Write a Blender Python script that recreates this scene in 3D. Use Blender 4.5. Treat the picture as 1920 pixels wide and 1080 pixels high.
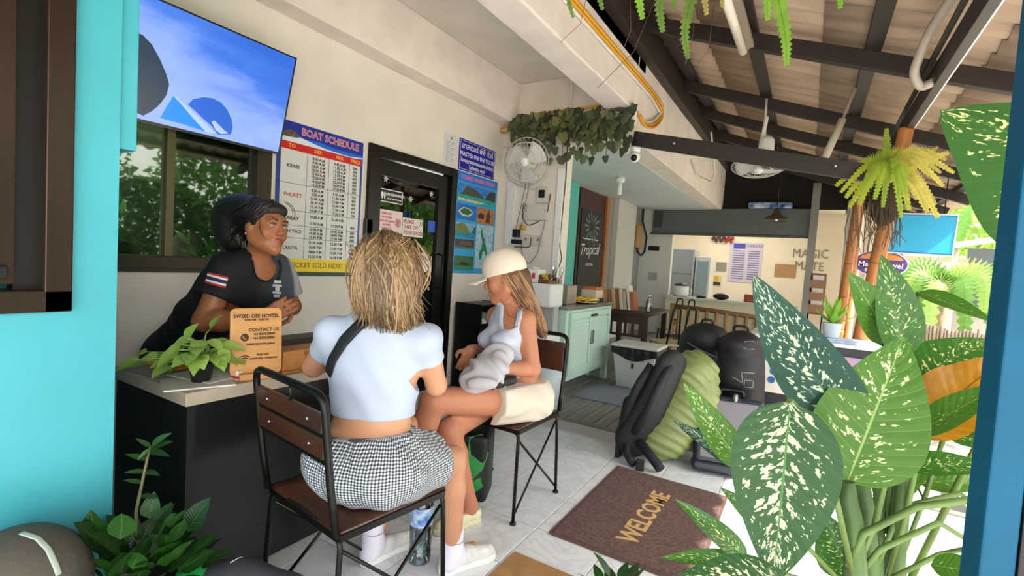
import bpy, bmesh, math, random
import numpy as np
from mathutils import Vector, Matrix
random.seed(7); np.random.seed(7)
for _o in list(bpy.data.objects): bpy.data.objects.remove(_o)
SC = bpy.context.scene; COL = SC.collection
# ------------------------------------------------------------------ camera
CAM_H = 1.25; FPX = 922.97
def _basis(yaw, pit, rol):
    f = Vector((math.sin(yaw)*math.cos(pit), math.cos(yaw)*math.cos(pit), math.sin(pit)))
    r = Vector((math.cos(yaw), -math.sin(yaw), 0)); u = r.cross(f)
    return math.cos(rol)*r+math.sin(rol)*u, -math.sin(rol)*r+math.cos(rol)*u, f
CR, CU, CF = _basis(math.radians(-30.951), math.radians(-3.150), math.radians(3.7316))
CP = Vector((0, 0, CAM_H))
cd = bpy.data.cameras.new('camera'); co = bpy.data.objects.new('camera', cd); COL.objects.link(co)
cd.sensor_width = 36; cd.lens = FPX/1920*36; cd.clip_start = .05; cd.clip_end = 300
co.matrix_world = Matrix((( CR.x, CU.x, -CF.x, CP.x), (CR.y, CU.y, -CF.y, CP.y), (CR.z, CU.z, -CF.z, CP.z), (0, 0, 0, 1)))
SC.camera = co
# ------------------------------------------------------------------ sky, sun, exposure
w = bpy.data.worlds.new('sky'); SC.world = w; w.use_nodes = True
nt = w.node_tree; nt.nodes.clear()
_o = nt.nodes.new('ShaderNodeOutputWorld'); _b = nt.nodes.new('ShaderNodeBackground'); _s = nt.nodes.new('ShaderNodeTexSky')
_s.sky_type = 'NISHITA'; _s.sun_disc = False; _s.sun_elevation = math.radians(49); _s.sun_rotation = math.radians(80); _s.air_density = 1.2; _s.dust_density = 4.0
_mx = nt.nodes.new('ShaderNodeMix'); _mx.data_type = 'RGBA'; _mx.inputs[0].default_value = .55
nt.links.new(_s.outputs[0], _mx.inputs[6]); _mx.inputs[7].default_value = (9.0, 9.0, 9.0, 1)
nt.links.new(_mx.outputs[2], _b.inputs[0]); _b.inputs[1].default_value = .5
nt.links.new(_b.outputs[0], _o.inputs[0])
sd = bpy.data.lights.new('sun', 'SUN'); so = bpy.data.objects.new('sun', sd); COL.objects.link(so)
sd.energy = 10; sd.angle = math.radians(.6); sd.color = (1, .95, .86)
so.rotation_euler = Vector((.645, -.10, .76)).to_track_quat('Z', 'Y').to_euler(); so.location = (6, 0, 12)
SC.view_settings.view_transform = 'Standard'; SC.view_settings.look = 'None'
SC.view_settings.exposure = 0.75; SC.view_settings.gamma = 1; SC.view_settings.use_curve_mapping = False
# ------------------------------------------------------------------ measuring helpers: image ray -> metric point at a stated depth / plane
def _ray(x, y): return CR*((x-960)/FPX) - CU*((y-540)/FPX) + CF
def at(x, y, d): return CP + _ray(x, y)*d
def onx(x, y, v): r = _ray(x, y); return CP + r*((v-CP.x)/r.x)
def ony(x, y, v): r = _ray(x, y); return CP + r*((v-CP.y)/r.y)
def onz(x, y, v): r = _ray(x, y); return CP + r*((v-CP.z)/r.z)
# ------------------------------------------------------------------ materials
def lin(c):
    if isinstance(c, str):
        c = c.lstrip('#'); c = [int(c[i:i+2], 16)/255 for i in (0, 2, 4)]
    return tuple((v/12.92 if v <= .04045 else ((v+.055)/1.055)**2.4) for v in c[:3])
_M = {}
def mat(name, col='#888888', rough=.5, metal=0, spec=.5, var=None, bump=None, emit=None, alpha=None, coat=0, sub=0, sheen=0, trans=0, stretch=None, obj_coord=True):
    """var=(scale, amount[, colour2]) noise-mixed colour; bump=(scale, strength)"""
    if name in _M: return _M[name]
    m = bpy.data.materials.new(name); m.use_nodes = True; _M[name] = m
    n = m.node_tree.nodes; l = m.node_tree.links; b = n['Principled BSDF']
    c = lin(col); b.inputs['Base Color'].default_value = (*c, 1); b.inputs['Roughness'].default_value = rough
    b.inputs['Metallic'].default_value = metal; b.inputs['Specular IOR Level'].default_value = spec
    if coat: b.inputs['Coat Weight'].default_value = coat; b.inputs['Coat Roughness'].default_value = .12
    if sub: b.inputs['Subsurface Weight'].default_value = sub; b.inputs['Subsurface Radius'].default_value = (.012, .005, .003); b.inputs['Subsurface Scale'].default_value = 1
    if sheen: b.inputs['Sheen Weight'].default_value = sheen
    if trans: b.inputs['Transmission Weight'].default_value = trans
    if alpha is not None: b.inputs['Alpha'].default_value = alpha
    if emit: b.inputs['Emission Color'].default_value = (*lin(emit[0]), 1); b.inputs['Emission Strength'].default_value = emit[1]
    def coord():
        t = n.new('ShaderNodeTexCoord'); o = t.outputs['Object']
        if stretch:
            mp = n.new('ShaderNodeMapping'); l.new(o, mp.inputs[0]); mp.inputs['Scale'].default_value = stretch; o = mp.outputs[0]
        return o
    if var:
        nz = n.new('ShaderNodeTexNoise'); nz.inputs['Scale'].default_value = var[0]; nz.inputs['Detail'].default_value = 6
        l.new(coord(), nz.inputs['Vector'])
        rp = n.new('ShaderNodeValToRGB'); l.new(nz.outputs[0], rp.inputs[0])
        c2 = lin(var[2]) if len(var) > 2 else tuple(v*(1-var[1]) for v in c)
        c1 = c if len(var) > 2 else tuple(min(1, v*(1+var[1]*.5)) for v in c)
        rp.color_ramp.elements[0].position = .36; rp.color_ramp.elements[1].position = .66
        rp.color_ramp.elements[0].color = (*c2, 1); rp.color_ramp.elements[1].color = (*c1, 1)
        l.new(rp.outputs[0], b.inputs['Base Color'])
    if bump:
        nz = n.new('ShaderNodeTexNoise'); nz.inputs['Scale'].default_value = bump[0]; nz.inputs['Detail'].default_value = 5
        l.new(coord(), nz.inputs['Vector'])
        bp = n.new('ShaderNodeBump'); bp.inputs['Strength'].default_value = bump[1]; bp.inputs['Distance'].default_value = .01
        l.new(nz.outputs[0], bp.inputs['Height']); l.new(bp.outputs[0], b.inputs['Normal'])
    return m
def glass(name, tint='#ffffff', refl=.12, rough=.02, tintmix=0.0):
    """thin pane: transparent mixed with a mirror by fresnel + fixed share"""
    if name in _M: return _M[name]
    m = bpy.data.materials.new(name); m.use_nodes = True; _M[name] = m
    n = m.node_tree.nodes; l = m.node_tree.links; n.remove(n['Principled BSDF'])
    t = n.new('ShaderNodeBsdfTransparent'); t.inputs[0].default_value = (*lin(tint), 1)
    g = n.new('ShaderNodeBsdfGlossy'); g.inputs['Roughness'].default_value = rough; g.inputs[0].default_value = (1, 1, 1, 1)
    lw = n.new('ShaderNodeFresnel'); lw.inputs[0].default_value = 1.45
    ad = n.new('ShaderNodeMath'); ad.operation = 'ADD'; ad.inputs[1].default_value = refl; ad.use_clamp = True; l.new(lw.outputs[0], ad.inputs[0])
    x = n.new('ShaderNodeMixShader'); l.new(ad.outputs[0], x.inputs[0]); l.new(t.outputs[0], x.inputs[1]); l.new(g.outputs[0], x.inputs[2])
    l.new(x.outputs[0], n['Material Output'].inputs[0]); return m
# ------------------------------------------------------------------ mesh builder
def frame_z(d):
    d = Vector(d).normalized(); a = Vector((0, 0, 1)) if abs(d.z) < .95 else Vector((1, 0, 0))
    x = a.cross(d).normalized(); return x, d.cross(x)
class MB:
    def __init__(s): s.v = []; s.f = []; s.mi = []; s.cur = 0; s.uv = None; s.sm = []; s.smooth = False
    def add(s, vs, fs, smooth=None):
        o = len(s.v); s.v += [tuple(p) for p in vs]; s.f += [tuple(i+o for i in f) for f in fs]; s.mi += [s.cur]*len(fs)
        s.sm += [s.smooth if smooth is None else smooth]*len(fs); return s
    def bb(s, x0, x1, y0, y1, z0, z1):
        return s.add([(x0,y0,z0),(x1,y0,z0),(x1,y1,z0),(x0,y1,z0),(x0,y0,z1),(x1,y0,z1),(x1,y1,z1),(x0,y1,z1)],
                     [(0,3,2,1),(4,5,6,7),(0,1,5,4),(1,2,6,5),(2,3,7,6),(3,0,4,7)])
    def box(s, c, size, rot=None):
        a = [h/2 for h in size]; m = rot if rot is not None else Matrix.Identity(3); c = Vector(c)
        vs = [c + m @ Vector((x*a[0], y*a[1], z*a[2])) for z in (-1,1) for y in (-1,1) for x in (-1,1)]
        return s.add(vs, [(0,2,3,1),(4,5,7,6),(0,1,5,4),(1,3,7,5),(3,2,6,7),(2,0,4,6)])
    def bar(s, p0, p1, wd, ht, up=(0,0,1)):
        p0 = Vector(p0); p1 = Vector(p1); d = (p1-p0).normalized(); up = Vector(up); x = d.cross(up).normalized(); z = x.cross(d)
        vs = [p + x*(a*wd/2) + z*(b*ht/2) for p in (p0, p1) for a, b in ((-1,-1),(1,-1),(1,1),(-1,1))]
        return s.add(vs, [(3,2,1,0),(4,5,6,7),(0,1,5,4),(1,2,6,5),(2,3,7,6),(3,0,4,7)])
    def rings(s, rings, cap=True, closed=True, smooth=True):
        n = len(rings[0]); vs = [p for r in rings for p in r]; fs = []
        for i in range(len(rings)-1):
            for j in range(n if closed else n-1):
                k = (j+1) % n; fs.append((i*n+j, i*n+k, (i+1)*n+k, (i+1)*n+j))
        s.add(vs, fs, smooth)
        if cap and closed:
            o = len(s.v)-len(vs)
            for f in (tuple(range(n))[::-1], tuple((len(rings)-1)*n+i for i in range(n))):
                s.f.append(tuple(i+o for i in f)); s.mi.append(s.cur); s.sm.append(False)
        return s
    def cyl(s, p0, p1, r0, r1=None, n=12, cap=True):
        r1 = r0 if r1 is None else r1; p0 = Vector(p0); p1 = Vector(p1); x, y = frame_z(p1-p0)
        R = lambda c, r: [c + x*(r*math.cos(2*math.pi*i/n)) + y*(r*math.sin(2*math.pi*i/n)) for i in range(n)]
        return s.rings([R(p0, r0), R(p1, r1)], cap)
    def tube(s, pts, r, n=8, cap=True):
        pts = [Vector(p) for p in pts]; rr = r if isinstance(r, (list, tuple)) else [r]*len(pts); rs = []; x = None
        for i, p in enumerate(pts):
            d = (pts[min(i+1, len(pts)-1)]-pts[max(i-1, 0)]).normalized()
            if x is None: x, y = frame_z(d)
            else: x = (x - d*x.dot(d)).normalized(); y = d.cross(x)
            rs.append([p + x*(rr[i]*math.cos(2*math.pi*k/n)) + y*(rr[i]*math.sin(2*math.pi*k/n)) for k in range(n)])
        return s.rings(rs, cap)
    def lathe(s, c, prof, n=20, axis=(0,0,1), cap=True):
        c = Vector(c); a = Vector(axis).normalized(); x, y = frame_z(a)
        return s.rings([[c + a*h + x*(max(r,1e-4)*math.cos(2*math.pi*i/n)) + y*(max(r,1e-4)*math.sin(2*math.pi*i/n)) for i in range(n)] for r, h in prof], cap)
    def ell(s, c, rad, n=16, m=10, rot=None):
        c = Vector(c); rt = rot if rot is not None else Matrix.Identity(3)
        return s.rings([[c + rt @ Vector((rad[0]*math.sin(t)*math.cos(p), rad[1]*math.sin(t)*math.sin(p), rad[2]*math.cos(t))) for p in [2*math.pi*i/n for i in range(n)]]
                        for t in [math.pi*(1-(j+.02)/(m+.04)) for j in range(m+1)]], True)
    def prism(s, poly, z0, z1, M=None, smooth=False):
        """polygon in local xy extruded in local z; M maps to place"""
        n = len(poly); M = M or Matrix.Identity(4)
        vs = [M @ Vector((x, y, z)) for z in (z0, z1) for x, y in poly]
        return s.add(vs, [tuple(range(n))[::-1], tuple(range(n, 2*n))] + [(i, (i+1) % n, n+(i+1) % n, n+i) for i in range(n)], smooth)
    def grid(s, fn, nu, nv, smooth=True, thick=0):
        P = [[Vector(fn(i/(nu-1), j/(nv-1))) for j in range(nv)] for i in range(nu)]
        s.add([p for row in P for p in row], [(i*nv+j, (i+1)*nv+j, (i+1)*nv+j+1, i*nv+j+1) for i in range(nu-1) for j in range(nv-1)], smooth); return s
    def build(s, name, m=None, parent=None, bevel=0, seg=2, uv=None, solid=0, local=False, subd=0):
        me = bpy.data.meshes.new(name); vs = s.v
        o = bpy.data.objects.new(name, me)
        if parent is not None:
            o.parent = parent
            if not local: inv = WM[parent.name].inverted(); vs = [inv @ Vector(p) for p in vs]
            WM[o.name] = WM[parent.name].copy()
            if not local: pass
        else:
            if vs:
                a = np.array(vs); c = Vector(((a[:,0].min()+a[:,0].max())/2, (a[:,1].min()+a[:,1].max())/2, a[:,2].min()))
                vs = [Vector(p)-c for p in vs]; o.location = c; WM[o.name] = Matrix.Translation(c)
        me.from_pydata([tuple(p) for p in vs], [], s.f)
        ms = m if isinstance(m, (list, tuple)) else [m]
        for q in ms:
            if q is not None: me.materials.append(q)
        me.polygons.foreach_set('material_index', s.mi); me.polygons.foreach_set('use_smooth', s.sm)
        if uv is not None:
            ul = me.uv_layers.new(name='UVMap')
            idx = np.zeros(len(me.loops), dtype=np.int32); me.loops.foreach_get('vertex_index', idx)
            ul.data.foreach_set('uv', np.array(uv, dtype=np.float32)[idx].ravel())
        me.update()
        COL.objects.link(o)
        if bevel:
            b = o.modifiers.new('bevel', 'BEVEL'); b.width = bevel; b.segments = seg; b.limit_method = 'ANGLE'; b.angle_limit = math.radians(40)
        if solid:
            b = o.modifiers.new('solid', 'SOLIDIFY'); b.thickness = solid; b.offset = 0
        if subd:
            b = o.modifiers.new('subd', 'SUBSURF'); b.levels = subd; b.render_levels = subd
        return o
WM = {}
def tag(o, label=None, cat=None, group=None, kind=None):
    if label: o['label'] = label
    if cat: o['category'] = cat
    if group: o['group'] = group
    if kind: o['kind'] = kind
    return o
def thing(name, label, cat, loc=(0,0,0), rz=0, group=None):
    o = bpy.data.objects.new(name, None); COL.objects.link(o); o.location = loc; o.rotation_euler = (0, 0, rz); o.empty_display_size = .1
    WM[o.name] = Matrix.Translation(Vector(loc)) @ Matrix.Rotation(rz, 4, 'Z'); return tag(o, label, cat, group)
def struct(mb, name, m, parent=None, **k):
    o = mb.build(name, m, parent, **k)
    if parent is None: o['kind'] = 'structure'
    return o
def copy_tree(o, loc=None, rz=None, label=None, parent=None):
    c = o.copy(); COL.objects.link(c); c.parent = parent
    if parent is None:
        if loc is not None: c.location = loc
        if rz is not None: c.rotation_euler = (0, 0, rz)
        if label: c['label'] = label
    for ch in [x for x in o.children]: copy_tree(ch, parent=c)
    return c
def text_mb(mb, body, M, size, align='CENTER', extr=.0004, line=1.0, width=1.0, bold=0):
    """lettering as mesh; M maps text xy plane into the world"""
    cu = bpy.data.curves.new('t', 'FONT'); cu.body = body; cu.size = size; cu.align_x = align; cu.align_y = 'CENTER'; cu.resolution_u = 2
    cu.extrude = extr; cu.space_line = line; cu.offset = bold
    ob = bpy.data.objects.new('t', cu); COL.objects.link(ob); bpy.context.view_layer.update()
    me = bpy.data.meshes.new_from_object(ob.evaluated_get(bpy.context.evaluated_depsgraph_get()))
    sc = Matrix.Diagonal((width, 1, 1, 1))
    mb.add([M @ (sc @ v.co) for v in me.vertices], [tuple(p.vertices) for p in me.polygons], False)
    bpy.data.objects.remove(ob); bpy.data.curves.remove(cu); bpy.data.meshes.remove(me)
def plane_M(o, xdir, ydir):
    x = Vector(xdir).normalized(); y = Vector(ydir); y = (y-x*y.dot(x)).normalized(); z = x.cross(y); o = Vector(o)
    return Matrix(((x.x,y.x,z.x,o.x),(x.y,y.y,z.y,o.y),(x.z,y.z,z.z,o.z),(0,0,0,1)))
def wallM(y, z, x=-2.93, off=.0): return plane_M((x+off, y, z), (0,1,0), (0,0,1))   # on a wall facing +X, reading along +Y
def rotz(a): return Matrix.Rotation(a, 3, 'Z')
# ================================================================== SETTING
XW = -2.93
m_wall = mat('white plaster', '#e6ded3', .75, var=(2.2, .06), bump=(30, .05))
m_ceil = mat('ceiling plaster', '#ddd3c7', .85, var=(3, .08), bump=(25, .08))
m_beam = mat('beam plaster', '#ebded4', .85, var=(4, .08), bump=(22, .15))
m_cyan = mat('cyan paint', '#44a9b6', .45, var=(3, .06), bump=(40, .03))
m_grout = mat('grout', '#b9bcc0', .9)
m_steel = mat('dark steel', '#2b201b', .5, var=(9, .25), bump=(30, .05))
m_black = mat('black metal', '#141416', .4, metal=.3)
m_white = mat('white plastic', '#e6e6e2', .35)
def mk_tile():
    m = mat('marble tile', '#dfe3e6', .16, coat=.2); n = m.node_tree.nodes; l = m.node_tree.links; b = n['Principled BSDF']
    g = n.new('ShaderNodeNewGeometry'); nz = n.new('ShaderNodeTexNoise'); nz.inputs['Scale'].default_value = 5; nz.inputs['Detail'].default_value = 7; nz.inputs['Distortion'].default_value = 1.6
    oi = n.new('ShaderNodeObjectInfo'); va = n.new('ShaderNodeVectorMath'); va.operation = 'MULTIPLY_ADD'; va.inputs[1].default_value = (1, 1, 1)
    cb = n.new('ShaderNodeCombineXYZ'); mu = n.new('ShaderNodeMath'); mu.operation = 'MULTIPLY'; mu.inputs[1].default_value = 37; l.new(oi.outputs['Random'], mu.inputs[0])
    l.new(mu.outputs[0], cb.inputs[2]); l.new(g.outputs['Position'], va.inputs[0]); l.new(cb.outputs[0], va.inputs[2]); l.new(va.outputs[0], nz.inputs['Vector'])
    rp = n.new('ShaderNodeValToRGB'); l.new(nz.outputs[0], rp.inputs[0]); e = rp.color_ramp.elements
    e[0].position = .44; e[0].color = (*lin('#dde1e5'), 1); e[1].position = .56; e[1].color = (*lin('#dde1e5'), 1)
    x = e.new(.5); x.color = (*lin('#cdd3d9'), 1); l.new(rp.outputs[0], b.inputs['Base Color']); return m
m_tile = mk_tile()
floor = struct(MB().bb(-3.05, 1.75, -3.5, 3.60, -.12, -.006), 'floor', m_grout)
proto = None
for i in range(13):
    for j in range(11):
        x = -2.98+.33*i+.165; y = .06+.33*j+.165
        if x > 1.05 and y < 1.2: continue
        if y+.165 > 3.62: continue
        if proto is None:
            proto = MB().bb(-.1628, .1628, -.1628, .1628, -.006, 0).build('tile', m_tile, floor, bevel=.0015, seg=1, local=True); t = proto
        else: t = proto.copy(); COL.objects.link(t)
        t.location = Vector((x, y, 0)) - floor.location
MB().bb(-2.98, 1.7, 3.555+.135, 3.60, -.006, 0)
# cafe deck of grey boards
m_board = mat('grey deck board', '#8d8d88', .7, var=(3, .25), stretch=(8, .6, 1), bump=(60, .1))
deck = struct(MB().bb(-3.05, .9, 3.60, 10.0, -.12, -.012), 'floor_deck', mat('deck gap', '#3b3a36', .9))
MB().bb(-2.98, .9, 3.60, 3.66, -.01, .004).build('edge_board', mat('edge board', '#7c7468', .7), deck)
p = None
for i in range(33):
    x = -2.93+.115*i
    if p is None: p = MB().bb(-.052, .052, 0, 6.32, -.012, .0).build('plank', m_board, deck, bevel=.002, seg=1, local=True); t = p
    else: t = p.copy(); COL.objects.link(t)
    t.location = Vector((x, 3.665, random.uniform(-.001, .001))) - deck.location
# wall with posters, window and door openings (window y .35-1.86 z 1.09-2.02, door y 2.66-3.70 z 0-2.06)
wl = MB()
for a in ((-3.05,XW,.35,1.86,-.1,1.09),(-3.05,XW,.35,1.86,2.02,3.1),(-3.05,XW,1.86,2.66,-.1,3.1),(-3.05,XW,2.66,3.70,2.06,3.1),(-3.05,XW,3.70,4.5,-.1,3.1),(-3.05,XW,-.2,.35,-.1,3.1)): wl.bb(*a)
struct(wl, 'wall_left', m_wall)
# stub wall with the fan, beam along the wall, cross beam, outer beam, ceilings
struct(MB().bb(-3.05, -2.16, 4.5, 4.64, -.1, 2.45), 'wall_partition', m_wall)
struct(MB().bb(XW, -2.75, -3, 4.5, 2.68, 3.11), 'trim_wall_beam', m_beam, bevel=.012)
struct(MB().bb(-3.05, -1.74, 4.5, 4.72, 2.452, 3.11), 'trim_cross_beam', m_ceil, bevel=.01)
struct(MB().bb(-1.74, -1.5, -3, 4.51, 2.70, 3.34), 'trim_outer_beam', m_beam, bevel=.012)
struct(MB().bb(-1.74, -1.5, 4.51, 11, 2.455, 3.34), 'trim_outer_beam_rear', m_beam, bevel=.012)
struct(MB().bb(-3.05, -1.5, -3, 4.72, 3.11, 3.34), 'ceiling', m_ceil)
struct(MB().bb(-3.2, -1.74, 4.72, 10.0, 2.45, 2.6), 'ceiling_cafe', mat('cafe ceiling', '#cfd6d6', .8, var=(2, .04)))
# cyan house wall at the left, with its window
cy = MB()
for a in ((-2.9,-1.65,-3,-.75,-.1,3.3),(-2.9,-1.65,.505,.608,-.1,3.3),(-2.9,-1.65,-.75,.505,-.1,1.045),(-2.9,-1.65,-.75,.505,2.5,3.3)): cy.bb(*a)
struct(cy, 'wall_cyan', m_cyan)
struct(MB().bb(-2.9, -1.66, .609, .652, 1.49, 3.3), 'trim_cyan_head', m_cyan, bevel=.003)
m_alu = mat('bronze aluminium', '#3b2c22', .32, metal=.6, var=(6, .2), stretch=(3, 3, .3))
m_alud = mat('dark bronze channel', '#17100c', .45, metal=.4)
wn = MB(); wn.bb(-1.72,-1.628,.45,.505,1.045,2.5).bb(-1.72,-1.628,-.75,.505,1.045,1.10).bb(-1.72,-1.628,-.75,.505,2.45,2.5).bb(-1.72,-1.628,-.75,-.70,1.045,2.5)
w1 = struct(wn, 'window_1', m_alu, bevel=.003)
MB().bb(-1.705,-1.66,.40,.45,1.10,2.45).build('channel', m_alud, w1)
s = MB(); s.bb(-1.70,-1.645,.325,.40,1.115,2.44).bb(-1.70,-1.645,-.2,-.14,1.115,2.44).bb(-1.70,-1.645,-.14,.325,1.115,1.17).bb(-1.70,-1.645,-.14,.325,2.39,2.44)
s.build('sash', m_alu, w1, bevel=.002)
MB().bb(-1.675,-1.669,-.14,.325,1.17,2.39).build('pane', glass('brown glass', '#4a3a2c', .1), w1)
MB().bb(-1.645,-1.63,.345,.385,1.13,1.16).build('latch', m_black, w1, bevel=.003)
MB().bb(-2.85,-2.80,-.75,.505,1.045,2.5).build('blind', mat('brown blind', '#4a3526', .8), w1)
# window behind the counter
m_frame = mat('olive bronze frame', '#3a3022', .4, metal=.4)
wf = MB(); wf.bb(-3.0,-2.905,.35,1.86,1.09,1.155).bb(-3.0,-2.905,.35,1.86,1.955,2.02).bb(-3.0,-2.905,.35,.41,1.155,1.955).bb(-3.0,-2.905,1.79,1.86,1.155,1.955).bb(-3.0,-2.905,1.765,1.79,1.155,1.955)
w2 = struct(wf, 'window_2', m_frame, bevel=.003)
MB().bb(-2.99,-2.925,1.285,1.325,1.155,1.955).build('mullion', mat('olive mullion', '#5f5936', .4, metal=.3), w2, bevel=.003)
gl = glass('window glass', '#b9c8b4', .03)
MB().bb(-2.962,-2.957,.41,1.285,1.155,1.955).build('pane', gl, w2); MB().bb(-2.962,-2.957,1.325,1.765,1.155,1.955).build('pane', gl, w2)
MB().bb(-3.0,-2.90,.3,1.88,1.072,1.092).build('sill', m_frame, w2, bevel=.003)
# black glazed door
m_door = mat('black aluminium', '#17140f', .35, metal=.4)
df = MB(); df.bb(-3.02,-2.90,2.64,2.71,0,2.07).bb(-3.02,-2.90,3.64,3.72,0,2.07).bb(-3.02,-2.90,2.71,3.64,1.995,2.07)
d1 = struct(df, 'door_1', m_door, bevel=.003)
lf = MB(); lf.bb(-2.985,-2.935,2.715,2.80,.01,1.985).bb(-2.985,-2.935,3.50,3.635,.01,1.985).bb(-2.985,-2.935,2.80,3.50,1.86,1.985).bb(-2.985,-2.935,2.80,3.50,.01,.14)
lf.build('leaf_frame', m_door, d1, bevel=.003)
MB().bb(-2.963,-2.957,2.80,3.50,.14,1.86).build('pane', glass('door glass', '#6f786a', .05), d1)
MB().bb(-2.93,-2.90,2.625,2.70,1.30,1.50).build('lock', mat('grey lock', '#3a3c38', .4, metal=.5), d1, bevel=.006)
MB().tube([(-2.935,3.54,.95),(-2.88,3.54,.97),(-2.88,3.54,1.25),(-2.935,3.54,1.27)], .011).build('door_handle', m_black, d1)
# enclosed yard behind the panes: made up, its leaves stand in for reflections
struct(MB().bb(-4.55, -4.45, -.3, 4.5, -.1, 3.2), 'wall_reflection_box', mat('yard wall', '#23301d', .9, var=(4, .3)))
struct(MB().bb(-4.45, -3.05, -.3, 4.5, -.12, -.05), 'floor_reflection_box', mat('yard soil', '#2a241b', .95))
struct(MB().bb(-4.45, -3.05, 2.0, 4.5, 2.15, 2.2), 'ceiling_reflection_box', mat('yard roof', '#1c1a17', .9))  # partial roof added to limit daylight on the stand-in leaves
# cafe walls
cw = MB(); cw.bb(-3.15, -3.0, 4.64, 10.0, -.1, 2.45)
struct(cw, 'wall_cafe', mat('cafe grey wall', '#8f8d89', .8, var=(3, .05)))
struct(MB().bb(-3.0, -2.985, 4.72, 6.72, 0, 2.445), 'trim_cyan_panel', mat('cafe cyan', '#57b9ae', .6))
struct(MB().bb(-3.0, -2.96, 6.73, 7.75, 0, 2.40), 'trim_wood_panel', mat('dark red wood', '#43231a', .5, var=(3, .3), stretch=(1, 12, 1)), bevel=.004)
struct(MB().bb(-3.0, -2.92, 7.76, 7.88, 0, 2.40), 'trim_wood_post', mat('orange wood', '#a5673c', .55, var=(4, .3), stretch=(6, 6, .6)), bevel=.006)
struct(MB().bb(-3.0, -2.90, 8.25, 9.25, 0, 2.447), 'wall_pier', mat('pier plaster', '#c2c0bb', .8), bevel=.006)
struct(MB().bb(-3.15, -2.36, 9.95, 10.1, -.1, 2.45), 'wall_rear_left', mat('rear plaster', '#d4d3ce', .8), bevel=.004)
# kitchen behind the serving hatch
m_cream = mat('cream wall', '#efe6d2', .8, var=(2, .05))
struct(MB().bb(-3.2, .6, 13.0, 13.12, -.1, 2.9), 'wall_rear', m_cream)
struct(MB().bb(-3.3, -3.15, 10.1, 13.1, -.1, 2.9), 'wall_kitchen', m_cream)
struct(MB().bb(-3.2, .9, 10.0, 13.1, -.12, -.01), 'floor_kitchen', mat('kitchen floor', '#a09a90', .6))
struct(MB().bb(-3.2, .95, 10.15, 13.1, 2.75, 2.85), 'ceiling_kitchen', mat('kitchen ceiling', '#e8e2d6', .8))
kl = bpy.data.lights.new('kitchen lamp', 'AREA'); kl.energy = 22; kl.size = 1.4; kl.color = (1, .9, .74)
# ------------------------------------------------------------------ lean-to roof
def zr(x): return 3.33-.34*(x+1.26)
sl = math.atan(.34)
m_sheet = mat('fibre cement sheet', '#b39a83', .85, var=(3, .22), stretch=(.5, 4, 1), bump=(40, .2))
roof = struct(MB().bb(-1.5, -1.4, -3.6, 12.0, 3.34, 3.42), 'roof', m_steel)
def sheet(x0, x1, y0, y1, lift):
    mb = MB(); nv = int((y1-y0)/.2*8)+1
    f = lambda u, v: (x0+(x1-x0)*u, y0+(y1-y0)*v, zr(x0+(x1-x0)*u)+.13+lift+.022*math.sin(2*math.pi*(y0+(y1-y0)*v)/.2))
    mb.grid(f, 2, nv); return mb.build('roof_sheet', m_sheet, roof, solid=.008)
cols = [(-3.6,-2.2),(-2.2,-.8),(-.8,.6),(.6, 2.0), (2.0, 3.4), (3.4, 4.8), (4.8, 6.2), (6.2, 7.6), (7.6, 9.0), (9.0, 10.4), (10.4, 11.8),(11.8, 13.2)]
for k, (a, b) in enumerate([(-1.55, -.90), (-.98, .02), (-.06, .95), (.87, 1.75)]):
    for (y0, y1) in cols: sheet(a, b, y0, y1+.04, .012*(3-k))
for y in (-3.2,-1.8,-.4,1.0, 2.6, 4.3, 5.9, 6.95, 8.1, 9.3, 10.5):
    struct(MB().bar((-1.45, y, zr(-1.45)), (1.62, y, zr(1.62)), .06, .12), 'trim_rafter', m_steel, bevel=.004)
for x in (-1.3, -.55, .25, 1.5):
    struct(MB().bar((x, -3.6, zr(x)+.085), (x, 13.1, zr(x)+.085), .10, .045), 'trim_purlin', m_steel, bevel=.003)
struct(MB().bar((-1.45, -3.6, 3.27), (-1.45, 11.6, 3.27), .09, .16), 'trim_ledger', m_steel, bevel=.004)
e1 = struct(MB().bar((.58, -3.6, 2.56), (.58, 5.35, 2.56), .05, .14), 'trim_eaves_beam', mat('plum steel', '#3a2f2e', .45), bevel=.003)
MB().bar((.613, -3.6, 2.53), (.613, 5.3, 2.53), .012, .05).build('white_edge', mat('white edge', '#f2efe8', .5), e1)
MB().bar((.58, 5.35, 2.56), (.5, 11, 2.56), .05, .12).build('rear_beam', m_steel, e1)
tb = struct(MB().bar((-1.5, 4.52, 2.455), (.30, 4.6, 2.09), .05, .13), 'trim_tie_beam', mat('tie steel', '#241c1a', .4, metal=.2), bevel=.003)
for q in ((-1.12, 2.38), (.1, 2.13)): MB().ell((q[0], 4.49, q[1]), (.012, .008, .012), 8, 6).build('bolt', mat('steel bolt', '#b9b9b5', .3, metal=.9), tb)
# roller shutter box over the hatch and its guides
m_sh = mat('shutter grey', '#5f6665', .5, metal=.3, var=(3, .1))
sb = struct(MB().bb(-2.75, -.06, 9.86, 10.16, 2.0, 2.47), 'trim_shutter_box', m_sh, bevel=.01)
MB().bb(-2.78, -.05, 9.84, 9.87, 1.96, 2.0).build('bottom_rail', mat('shutter rail', '#4a4c4a', .5), sb)
MB().bb(-2.72, -2.56, 9.845, 9.87, 2.1, 2.42).build('end_cover', mat('shutter cover', '#353a3c', .5), sb)
struct(MB().bb(-.07, .05, 9.80, 9.9, 0, 2.9), 'trim_steel_post', mat('galvanised post', '#85827a', .5, metal=.4), bevel=.004)
struct(MB().bb(.45, .58, 9.8, 9.92, 0, 2.6), 'trim_concrete_post', mat('post concrete', '#a9a79f', .8), bevel=.006)
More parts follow.
